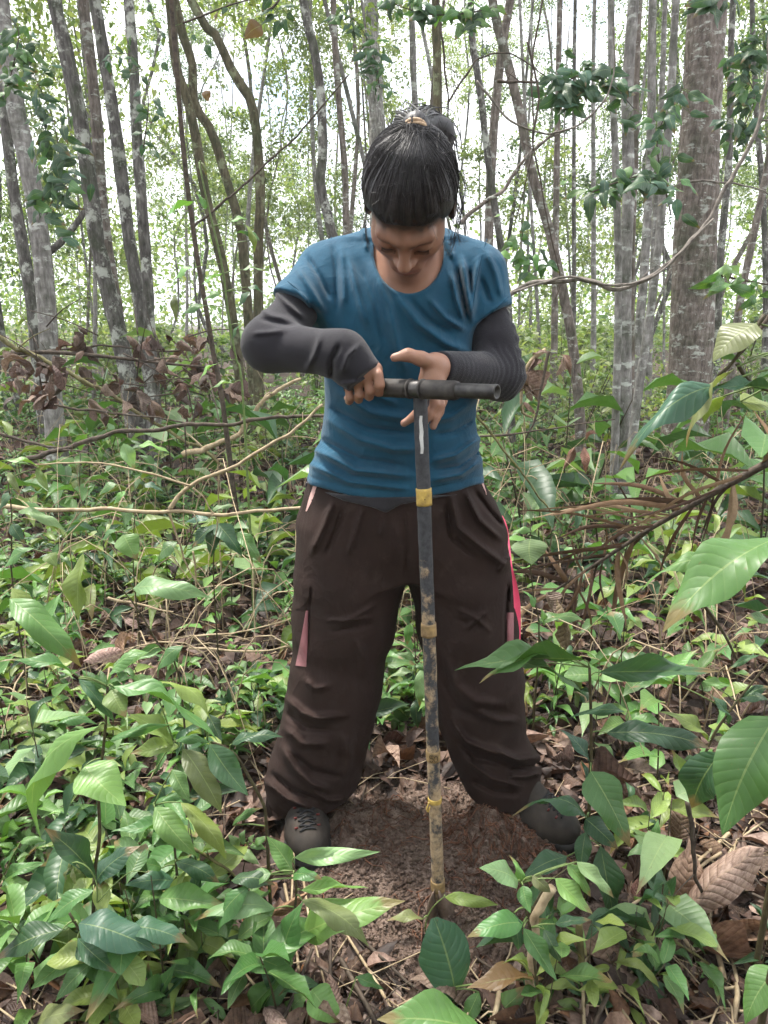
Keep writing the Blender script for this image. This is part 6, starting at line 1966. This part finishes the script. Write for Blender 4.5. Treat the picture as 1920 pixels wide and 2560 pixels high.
# ---------------------------------------------------------------- fallen branches, vines, lianas
def rod(name, label, cat, zf, pts, w, Y, mat, group=None, rough=.12, taper=.5, n=30, n_side=3):
    """pts (x, y[, depth offset]) in zoom pixels"""
    P = [at(*zf(p[0], p[1]), Y + (p[2] if len(p) > 2 else 0)) for p in pts]
    k = zf(1, 0)[0] - zf(0, 0)[0]
    r = w * k * depth_c(P[0]) / FPX / 2
    n = n + 24
    Q = resample(P, n); sd_ = len(label)
    ln = np.concatenate([[0], np.cumsum(np.linalg.norm(np.diff(Q, axis=0), axis=1))])
    for ax_ in range(3):       # small kinks
        Q[:, ax_] += (vnoise(ln / .11 + sd_, np.full(n, ax_ * 7.0), seed=sd_) * r * 1.1 + vnoise(ln / .035 + sd_, np.full(n, ax_ * 7.0), seed=sd_ + 1) * r * .35) * np.minimum(1, ln / .05)
    rr = np.linspace(r, r * taper, n) * (1 + .35 * np.clip(vnoise(ln / .06, np.full(n, 3.0), seed=sd_ + 2) - .45, 0, 1) * 2)
    root = put(name, *tube(Q, rr, 9, max(rough, .16), len(label))[:2], mat, loc=P[0])
    rk = random.Random(sd_)
    if n_side:
        for _ in range(n_side):      # short side twigs
            i = rk.randrange(4, n - 4); d = np.array([rk.gauss(0, 1), rk.gauss(0, .6), rk.gauss(.2, 1)]); d /= np.linalg.norm(d)
            L_ = r * rk.uniform(5, 22)
            put('side_twig', *tube(resample([Q[i], Q[i] + d * L_ * .5 + (0, 0, r), Q[i] + d * L_], 6), np.linspace(r * .35, r * .12, 6), 5)[:2], mat, root)
    return tag(root, label, cat, group)


FB = 'fallen and leaning branches'
rod('fallen_branch', 'long dark branch arching across the left to the waist', 'branch', ZC, [(120, 725), (500, 615), (860, 560), (1100, 540), (1659, 505), (1800, 500)], 26, 2.9, M_TWIGD, FB, taper=.6)
rod('fallen_branch', 'greenish pole slanting down through the dead leaves at left', 'branch', ZC, [(-20, 75), (300, 260), (600, 400), (800, 530), (1000, 650), (1150, 760)], 26, 4.2, M_TWIGG, FB, taper=.6)
rod('fallen_branch', 'thin dark branch crossing the left trunks horizontally', 'branch', ZC, [(0, 190), (200, 175), (420, 140), (700, 145), (940, 160), (1100, 100)], 14, 4.6, M_TWIGD, FB)
rod('fallen_branch', 'weathered grey branch lying below the dead leaves', 'branch', ZC, [(0, 590), (250, 660), (420, 650)], 18, 3.6, M_TWIGD, FB)
rod('fallen_branch', 'pale log slanting up behind the sleeve at left', 'branch', ZC, [(950, 700), (1200, 590), (1400, 400), (1560, 320)], 32, 4.0, M_TWIGP, FB)
rod('fallen_branch', 'grey twig running above the long dark branch', 'branch', ZC, [(280, 440), (640, 490), (900, 520), (1080, 540)], 13, 3.8, M_TWIGD, FB)
rod('vine', 'long pale vine stretched level across the left to the hip', 'vine', ZC, [(-40, 965), (400, 985), (900, 990), (1200, 1000), (1570, 980), (1700, 985)], 22, 2.0, M_TWIGP, FB, taper=.8)
rod('vine', 'forked pale vine rising from the level vine to the shirt', 'vine', ZC, [(880, 980), (990, 860), (1250, 730), (1540, 550), (1680, 440)], 20, 2.0, M_TWIGP, FB, taper=.7)
rod('vine', 'thin pale vine running left from the forked vine', 'vine', ZC, [(990, 860), (700, 780), (480, 735), (180, 745)], 13, 2.0, M_TWIGP, FB)
rod('vine', 'thin vine looping down below the level vine', 'vine', ZC, [(870, 990), (940, 1170), (980, 1290), (1080, 1440)], 12, 2.0, M_TWIGP, FB)
rod('vine', 'curved thin pale vine beneath the ribbed leaf cluster', 'vine', ZC, [(1000, 1200), (1020, 1420), (990, 1560), (900, 1640)], 11, 2.1, M_TWIGP, FB)
rod('vine', 'short thin vine dropping from the fork', 'vine', ZC, [(1000, 870), (1060, 920), (1090, 980), (1130, 1060), (1080, 1250)], 9, 2.0, M_TWIGP, FB)
rod('fallen_branch', 'slim stick lying in the litter left of the knee', 'branch', ZC, [(560, 1440), (760, 1480), (900, 1510)], 16, 2.5, M_TWIGP, FB)
rod('fallen_branch', 'thin pale stick pointing at the left knee', 'branch', ZC, [(1000, 1640), (1250, 1620), (1520, 1540)], 12, 2.35, M_TWIGP, FB)
rod('fallen_branch', 'second pale stick below the one at the left knee', 'branch', ZC, [(980, 1700), (1300, 1720), (1530, 1680)], 14, 2.2, M_TWIGP, FB)
rod('liana', 'twisted liana swinging from the shoulder up to the right', 'liana', ZF, [(520, 1290), (640, 1222), (760, 1212), (880, 1195), (1000, 1245), (1130, 1212), (1250, 1130), (1340, 1020), (1430, 900), (1520, 730), (1600, 560), (1650, 380), (1690, 100)], 20, 2.9, M_LIANA, 'lianas', rough=.2, taper=.8, n=70)
rod('liana', 'second strand twined round the long liana', 'liana', ZF, [(560, 1262), (700, 1222), (800, 1198), (900, 1215), (1010, 1236), (1140, 1200), (1260, 1118), (1420, 945)], 11, 2.88, M_LIANA, 'lianas', rough=.2, taper=.8, n=50)
rod('liana', 'slack dark liana loop hanging right of the head', 'liana', ZF, [(400, 350), (470, 430), (560, 530), (700, 577), (850, 530), (950, 430), (990, 300), (985, 120)], 11, 3.6, M_LIANA, 'lianas', n=50)
rod('liana', 'black vine dropping before the bowed pinkish trunk', 'liana', ZF, [(620, 180), (665, 420), (640, 620), (680, 800), (720, 1000), (762, 1200), (740, 1300)], 10, 3.4, M_TWIGD, 'lianas', n=40)
rod('liana', 'pair of dark vines crossing near the bowed trunk', 'liana', ZF, [(690, -20), (640, 300), (650, 500), (640, 660), (560, 1000)], 9, 3.6, M_TWIGD, 'lianas', n=40)
rod('liana', 'thin vine curving over to the thickest tree', 'liana', ZF, [(1240, 810), (1300, 785), (1450, 790), (1560, 800), (1680, 850)], 11, 4.6, M_LIANA, 'lianas')
rod('liana', 'black vine hanging straight behind the ponytail', 'liana', ZF, [(230, -20), (255, 200), (275, 400), (272, 600)], 12, 5.0, M_TWIGD, 'lianas')
rod('leaning_branch', 'pale broken branch slanting up right of the head', 'branch', ZF, [(330, 965), (480, 850), (620, 680), (760, 560)], 20, 4.4, M_BARKR, FB)
rod('leaning_branch', 'short dark branch stub level right of the ponytail', 'branch', ZF, [(490, 350), (600, 352), (690, 350)], 14, 4.4, M_TWIGD, FB)
rod('leaning_branch', 'thin straight branch slanting from left trunks to the head', 'branch', ZE, [(840, 975), (980, 860), (1180, 680), (1380, 480), (1500, 330)], 11, 4.6, M_TWIGD, FB)
rod('leaning_branch', 'grey branch hanging across the top above the head', 'branch', ZF, [(280, 440), (360, 320), (420, 250), (560, 240), (700, 330)], 9, 5.0, M_TWIGD, FB)
rod('leaning_branch', 'dark stick leaning right of the far elbow', 'branch', ZG, [(400, 180), (370, 340), (330, 520), (250, 700)], 20, 3.4, M_TWIGD, FB)
rod('leaning_branch', 'long thin stem slanting down right of the waist', 'branch', ZG, [(-40, 520), (120, 720), (300, 960), (480, 1180)], 17, 2.6, M_TWIGG, FB)
rod('fallen_branch', 'thin dark twig lying level right of the waist', 'branch', ZG, [(0, 670), (260, 650), (560, 600), (780, 570)], 12, 3.0, M_TWIGD, FB)
rod('fallen_branch', 'pale rotten log lying behind the dry frond', 'branch', ZG, [(240, 1770), (500, 1790), (900, 1760), (1300, 1740)], 44, 2.75, M_TWIGP, FB)
rod('fallen_branch', 'grey log under the right hand plants', 'branch', ZG, [(180, 1350), (700, 1380), (1200, 1400)], 38, 3.4, M_TWIGD, FB)
rod('fallen_branch', 'dark bare stick slanting at the right edge', 'branch', ZG, [(1690, -60), (1560, 110), (1440, 260), (1390, 310)], 26, 1.25, M_TWIGD, FB)
rod('fallen_branch', 'crooked bare stick standing among the large dry leaves', 'branch', ZB, [(1310, 700), (1325, 900), (1345, 1020), (1385, 1110), (1330, 1220), (1285, 1300)], 22, 1.18, M_TWIGD, FB)
rod('fallen_branch', 'thin pale stick at the lower right', 'branch', ZB, [(1120, 1440), (1230, 1330), (1300, 1260)], 14, 1.15, M_TWIGP, FB)
rod('fallen_branch', 'greenish twig running to the lower right corner', 'branch', ZB, [(1225, 1275), (1400, 1400), (1560, 1560), (1700, 1690)], 12, 1.08, M_TWIGG, FB)
rod('root', 'reddish root lying across the soil before the auger', 'root', ZB, [(20, 1395), (150, 1370), (330, 1322), (480, 1290), (620, 1270)], 15, 1.17, M_ROOT, FB)
rod('root', 'pale torn root poking from the soil mound', 'root', ZB, [(350, 900), (390, 960), (430, 880), (450, 800)], 9, 1.44, M_ROOT, FB)
rod('fallen_branch', 'leaning twig with a bend left of the left boot', 'branch', ZA, [(740, 850), (830, 900), (960, 970), (1060, 1060)], 18, 1.2, M_TWIGG, FB)
rod('sapling_stump', 'cut brown sapling stub behind the shiny seedling', 'stump', ZB, [(728, 1072), (690, 1160), (650, 1250), (660, 1659)], 42, 1.02, M_TWIGP, 'cut stubs', rough=.05, taper=1.0, n_side=0)
rod('sapling_stump', 'mossy upright stub right of the shiny seedling', 'stump', ZB, [(842, 1220), (840, 1350), (842, 1500)], 30, 1.06, M_TWIGG, 'cut stubs', rough=.08, taper=1.0, n_side=0)

# ---------------------------------------------------------------- dry palm frond at the right
P = [at(*ZG(x, y), Y) for x, y, Y in [(420, 1565, 2.35), (700, 1385, 2.28), (1000, 1190, 2.18), (1300, 1020, 2.08), (1700, 800, 1.95)]]
Q = resample(P, 40)
frond = empty('dry_palm_frond', P[0], 'dry brown palm frond hanging from the right beside the leg', 'frond')
put('rachis', *tube(Q, np.linspace(.004, .012, 40), 8, .1, 3)[:2], M_TWIGD, frond)
rgf = np.random.default_rng(14)
for i in range(48):
    t = .02 + .93 * (i / 47)
    b = Q[int(t * 39)]
    mode = rgf.random()
    if mode < .5:    # hanging
        L = .18 + .22 * rgf.random(); d = np.array([rgf.normal(-.05, .25), rgf.normal(0, .15), -1.0])
    elif mode < .85:  # swept along to the lower left
        L = .2 + .28 * rgf.random(); d = np.array([-1.0, rgf.normal(.05, .3), rgf.normal(-.22, .30)])
    else:
        L = .12 + .15 * rgf.random(); d = np.array([rgf.normal(-.3, .3), rgf.normal(0, .2), .7])
    d /= np.linalg.norm(d)
    e = b + d * L; m = b + d * L * .5 + np.array([rgf.normal(0, .02), rgf.normal(0, .02), .05 * (1 if mode < .85 else 0) * rgf.random()])
    zmin = float(gz(e[0], e[1])) + .01
    if e[2] < zmin: e[2] = zmin; e[0] -= .03
    path = resample([b, m, e], 9); wv = np.array([.4, .9, 1, 1, .95, .85, .7, .45, .1]) * (.004 + .007 * rgf.random() ** 2)
    side = np.cross(d, [0, 1, 0]) if abs(d[1]) < .9 else np.array([1., 0, 0]); side /= np.linalg.norm(side)
    nrm = np.cross(d, side)
    V = []
    tw = rgf.normal(0, .8)
    for q, w_, tt in zip(path, wv, np.linspace(0, 1, 9)):
        s = side * math.cos(tw * tt) + nrm * math.sin(tw * tt); nn = np.cross(d, s)
        V += [q - s * w_, q + nn * w_ * .35, q + s * w_]
    F = [(3 * r + c, 3 * r + c + 1, 3 * r + c + 4, 3 * r + c + 3) for r in range(8) for c in range(2)]
    put('leaflet', V, F, M_FROND, frond)

# ---------------------------------------------------------------- dead leaves that hang or lie large
dead_br = empty('dead_branch', at(*ZC(300, 560), 4.3), 'dead branch hung with curled brown leaves before the left trunks', 'branch')
put('branch', *tube(resample([at(*ZC(x, y), 4.3) for x, y in [(60, 170), (330, 170), (640, 200), (900, 230), (1150, 250)]], 24), np.linspace(.016, .006, 24), 6, .1, 2)[:2], M_TWIGD, dead_br)
rgd = np.random.default_rng(23)
for i in range(190):
    px, py = 250 + 980 * rgd.random(), 30 + 520 * rgd.beta(1.6, 2.0)
    if vnoise(px / 130, py / 110, seed=5) < -.15: continue
    if rgd.random() < .25: px, py = rgd.uniform(0, 330), rgd.uniform(200, 400)
    Y = 4.3 + rgd.normal(0, .25)
    b = at(*ZC(px, py), Y); L = .05 + .10 * rgd.random()
    d = np.array([rgd.normal(0, .9), rgd.normal(0, .7), -1]); d /= np.linalg.norm(d)
    o = leaf_obj(dead_br, b, b + d * L, .3 + .25 * rgd.random(), col=tuple(np.array([(.17, .108, .080), (.12, .075, .056), (.24, .165, .125), (.085, .055, .042)][rgd.integers(0, 4)]) * (.8 + .5 * rgd.random())), roll=rgd.uniform(-1.6, 1.6), name='dry_leaf', mesh=dead_meshes[rgd.integers(0, 5)])
mb = MB()
for i in range(26):
    px, py = rgd.uniform(200, 1200), rgd.uniform(20, 420)
    a = at(*ZC(px, py), 4.3 + rgd.normal(0, .15)); d = rgd.normal(0, 1, 3) * np.array([1, .4, .6]); d /= np.linalg.norm(d)
    mb.add(*tube(resample([a, a + d * .18 + (0, 0, .02), a + d * .4], 7), np.linspace(.005, .002, 7), 5))
put('twigs', mb.v, mb.f, M_TWIGD, dead_br)['kind'] = 'stuff'
hang = empty('dead_branch', at(*ZG(300, 560), 3.6), 'dead twig with hanging curled brown leaves right of the sleeve', 'branch')
put('branch', *tube(resample([at(*ZG(x, y), 3.6) for x, y in [(380, 170), (300, 230), (250, 330), (240, 520), (300, 560)]], 16), np.linspace(.012, .006, 16), 6)[:2], M_TWIGP, hang)
for i, (a, b, c, d, w) in enumerate([(300, 200, 400, 190, .3), (260, 300, 340, 480, .25), (250, 350, 300, 470, .3), (240, 380, 320, 440, .3), (270, 260, 380, 350, .22), (250, 470, 330, 550, .25), (320, 220, 270, 310, .3), (290, 290, 230, 420, .2), (470, 200, 520, 330, .3), (480, 210, 440, 320, .3)]):
    leaf_obj(hang, at(*ZG(a, b), 3.6), at(*ZG(c, d), 3.55), w, col=(.25, .17, .12), roll=rgd.uniform(-1, 1), name='dry_leaf', mesh=dead_meshes[i % 5])
for lab, zf, a, b, c, d, Y, dY, w, cl in [
        ('large ridged brown leaf standing up behind the crooked stick', ZB, 1230, 1230, 1320, 860, 1.22, .05, .55, (.30, .19, .14)),
        ('large ridged tan leaf leaning right of the crooked stick', ZB, 1290, 1190, 1640, 900, 1.18, .05, .36, (.36, .25, .20)),
        ('narrow brown leaf leaning left of the large ridged leaf', ZB, 1060, 1210, 1110, 1010, 1.25, .04, .3, (.20, .11, .08)),
        ('long curled brown leaf in the lower right corner', ZB, 1330, 1300, 1650, 1440, 1.12, -.02, .3, (.22, .14, .09)),
        ('second curled leaf above the one in the lower right corner', ZB, 1659, 1260, 1370, 1330, 1.16, 0, .3, (.28, .18, .12)),
        ('upright tan leaf rising behind the fresh right seedling', ZB, 1260, 880, 1300, 640, 1.42, .04, .4, (.33, .22, .16)),
        ('pale pinkish broad leaf lying at the left edge', ZC, 430, 1770, 640, 1720, 1.9, .05, .5, (.42, .28, .24)),
        ('pinkish brown leaf lying right of the pale broad one', ZC, 640, 1790, 700, 1640, 1.95, .1, .4, (.36, .22, .15)),
        ('rust coloured leaf near the left bottom herbs', ZA, 590, 1480, 530, 1370, 1.07, .04, .55, (.30, .11, .03)),
        ('dark curled leaf below the left seedling', ZA, 990, 1540, 860, 1400, 1.08, .04, .4, (.09, .05, .035)),
        ('tan leaf caught on the bright green seedling', ZA, 1175, 1190, 1340, 1085, 1.08, .02, .25, (.32, .19, .11)),
        ('curled orange leaf under the bright green seedling', ZA, 1300, 1500, 1330, 1385, 1.08, .03, .35, (.32, .16, .06)),
        ('big dark sodden leaf between boot and auger', ZT, 690, 1620, 860, 1580, 1.85, .02, .35, (.10, .06, .05)),
        ('brown sodden leaf against the left hem', ZT, 500, 1640, 640, 1710, 1.72, -.02, .45, (.16, .09, .06)),
        ('folded pale leaf hanging on the right seedling stem', ZG, 440, 1600, 490, 1900, 2.0, -.04, .22, (.30, .22, .13)),
        ('grey brown leaf drooping behind that folded pale leaf', ZG, 380, 1570, 430, 1700, 2.1, -.04, .5, (.22, .16, .13)),
        ('curled red brown leaf hanging from a twig right of the waist', ZG, 600, 730, 610, 880, 3.2, -.04, .35, (.28, .14, .09)),
        ('brown leaf curled along a twig right of the waist', ZG, 540, 730, 480, 860, 3.2, -.02, .35, (.24, .12, .08)),
        ('tan leaf resting on the twig right of the waist', ZG, 610, 700, 680, 660, 3.2, 0, .45, (.34, .2, .14))]:
    pb, pt = at(*zf(a, b), Y), at(*zf(c, d), Y + dY)
    for q in (pb, pt):
        q[2] = max(q[2], float(ground_h(q[0], q[1])) + .012)
    o = leaf_obj(None, pb, pt, w, col=cl, roll=rgd.uniform(-.3, .3), name='large_dry_leaf', mesh=dead_meshes[[0, 2, 3, 1, 4][len(lab) % 5]])
    tag(o, lab, 'leaf', 'large dry leaves')

spray_auto('dark twigs hanging left of the ponytail at the top', 5.2, ZE, [(1470, 40), (1560, 120), (1620, 260), (1640, 380)], 70, 60, 'ddkm', spread=90, w=.35)
spray_auto('green broad leaved twigs at the top left corner', 4.4, ZE, [(20, 60), (80, 130), (60, 270), (20, 420)], 22, 95, 'dmm', spread=60)

# ---------------------------------------------------------------- the wood goes on behind the camera
rgb = np.random.default_rng(401)
for k in range(15):
    x = -9 + 18 * (k + .5) / 15 + rgb.normal(0, .4); y = -3.2 - 5.5 * rgb.random()
    H = 7 + 2 * rgb.random()
    P = [np.array([x + .15 * math.sin(z * .5 + k), y, z - .1]) for z in np.linspace(0, H, 7)]
    ordw = ['first', 'second', 'third', 'fourth', 'fifth', 'sixth', 'seventh', 'eighth', 'ninth', 'tenth', 'eleventh', 'twelfth', 'thirteenth', 'fourteenth', 'fifteenth'][k]
    root = empty('slender_tree', P[0], ordw + ' tree from the left in the wood behind the camera', 'tree', 'trees behind the camera')
    put('trunk', *tube(resample(P, 18), np.linspace(.09, .04, 18), 7, .08, k)[:2], M_BARK, root)
    R0 = 2.0 + .5 * rgb.random()
    add_crown(root, P[3] + np.array([0, 0, .4]), (R0, R0, R0 * 1.15), [0, 1, 4][k % 3], rgb.random() * 6)
# ================================================================ labels that single things out
LANDMARKS = [('the boot on the left', 760, 2110), ('the boot on the right', 1400, 2060), ('the auger tip', 1100, 2260), ('the tall thin seedling', 255, 2050), ('the lower left corner', 40, 2500), ('the left edge', 20, 1850),
             ('the bright green seedling', 730, 2320), ('the shiny seedling', 1330, 2350), ('the large ridged dry leaves', 1740, 2190), ('the lower right corner', 1880, 2500), ('the dry palm frond', 1560, 1450), ('the level pale vine', 380, 1300),
             ('the pink marking tape', 1320, 1560), ('the knee on the left', 700, 1640), ('the thickest tree', 1690, 1130), ('the dead leafy branch', 330, 980), ('the tall stem cluster', 1550, 1150), ('the right edge', 1900, 1600),
             ('the gap between the legs', 980, 1800), ('the elbow on the left', 620, 1000), ('the bottom edge centre', 960, 2520), ('the bowed pinkish trunk', 1440, 1030)]
RANK = ['nearest', 'second nearest', 'third nearest', 'fourth nearest', 'fifth nearest', 'sixth nearest', 'seventh nearest', 'eighth nearest', 'ninth nearest', 'tenth nearest', 'eleventh nearest', 'twelfth nearest']


def single_out(items):
    """items: (object, look); each label = look + its rank of distance from the closest landmark in the picture"""
    fam = {}
    for o, look in items:
        px, py = proj(np.array(o.location))
        d, nm = min((math.hypot(px - x, py - y), n) for n, x, y in LANDMARKS)
        fam.setdefault((look, nm), []).append((d, o))
    for (look, nm), lst in fam.items():
        for k, (d, o) in enumerate(sorted(lst, key=lambda q: q[0])):
            o['label'] = '%s, %s of its kind to %s' % (look, RANK[min(k, 11)], nm)


def tone(c):
    v = max(c[:3])
    if c[0] > 2.2 * c[1] and v > .12: return 'rust brown'
    return 'dark brown' if v < .13 else 'mid brown' if v < .25 else 'tan' if v < .36 else 'pale pinkish'


tops = [o for o in COL.objects if o.parent is None]
single_out([(o, tone(o.color) + ' fallen leaf') for o in tops if o.name.split('.')[0] == 'dry_leaf'])
SL = ['lance leaved seedling', 'whorled oval leaved seedling', 'tiny narrow leaved seedling', 'broad leaved seedling']
single_out([(o, SL[int(o['group'][-1])]) for o in tops if o.get('group', '').startswith('seedlings on the near')])
single_out([(o, 'distant ' + SL[int(o['group'][-1])]) for o in tops if o.get('group', '').startswith('seedlings farther back')])
single_out([(o, ['green', 'yellow green', 'pale fine leaved', 'dark'][i % 4] + ' understorey shrub') for i, o in enumerate([o for o in tops if o.name.startswith('shrub')])])
# ---------------------------------------------------------------- humid air
t = NT('haze_air')
pv = t.n('ShaderNodeVolumePrincipled')
pv.inputs['Color'].default_value = (.95, .98, 1.0, 1)
pv.inputs['Density'].default_value = .0022
t.l(pv.outputs['Volume'], t.out.inputs['Volume'])
b0, b1 = (-340, -340, -1.6), (340, 345, 19)
v = [(x, y, z) for x in (b0[0], b1[0]) for y in (b0[1], b1[1]) for z in (b0[2], b1[2])]
f = [(0, 1, 3, 2), (4, 6, 7, 5), (0, 4, 5, 1), (2, 3, 7, 6), (0, 2, 6, 4), (1, 5, 7, 3)]
tag(put('haze', v, f, t.m, smooth=False), 'pale humid air filling the wood', 'haze', kind='stuff')
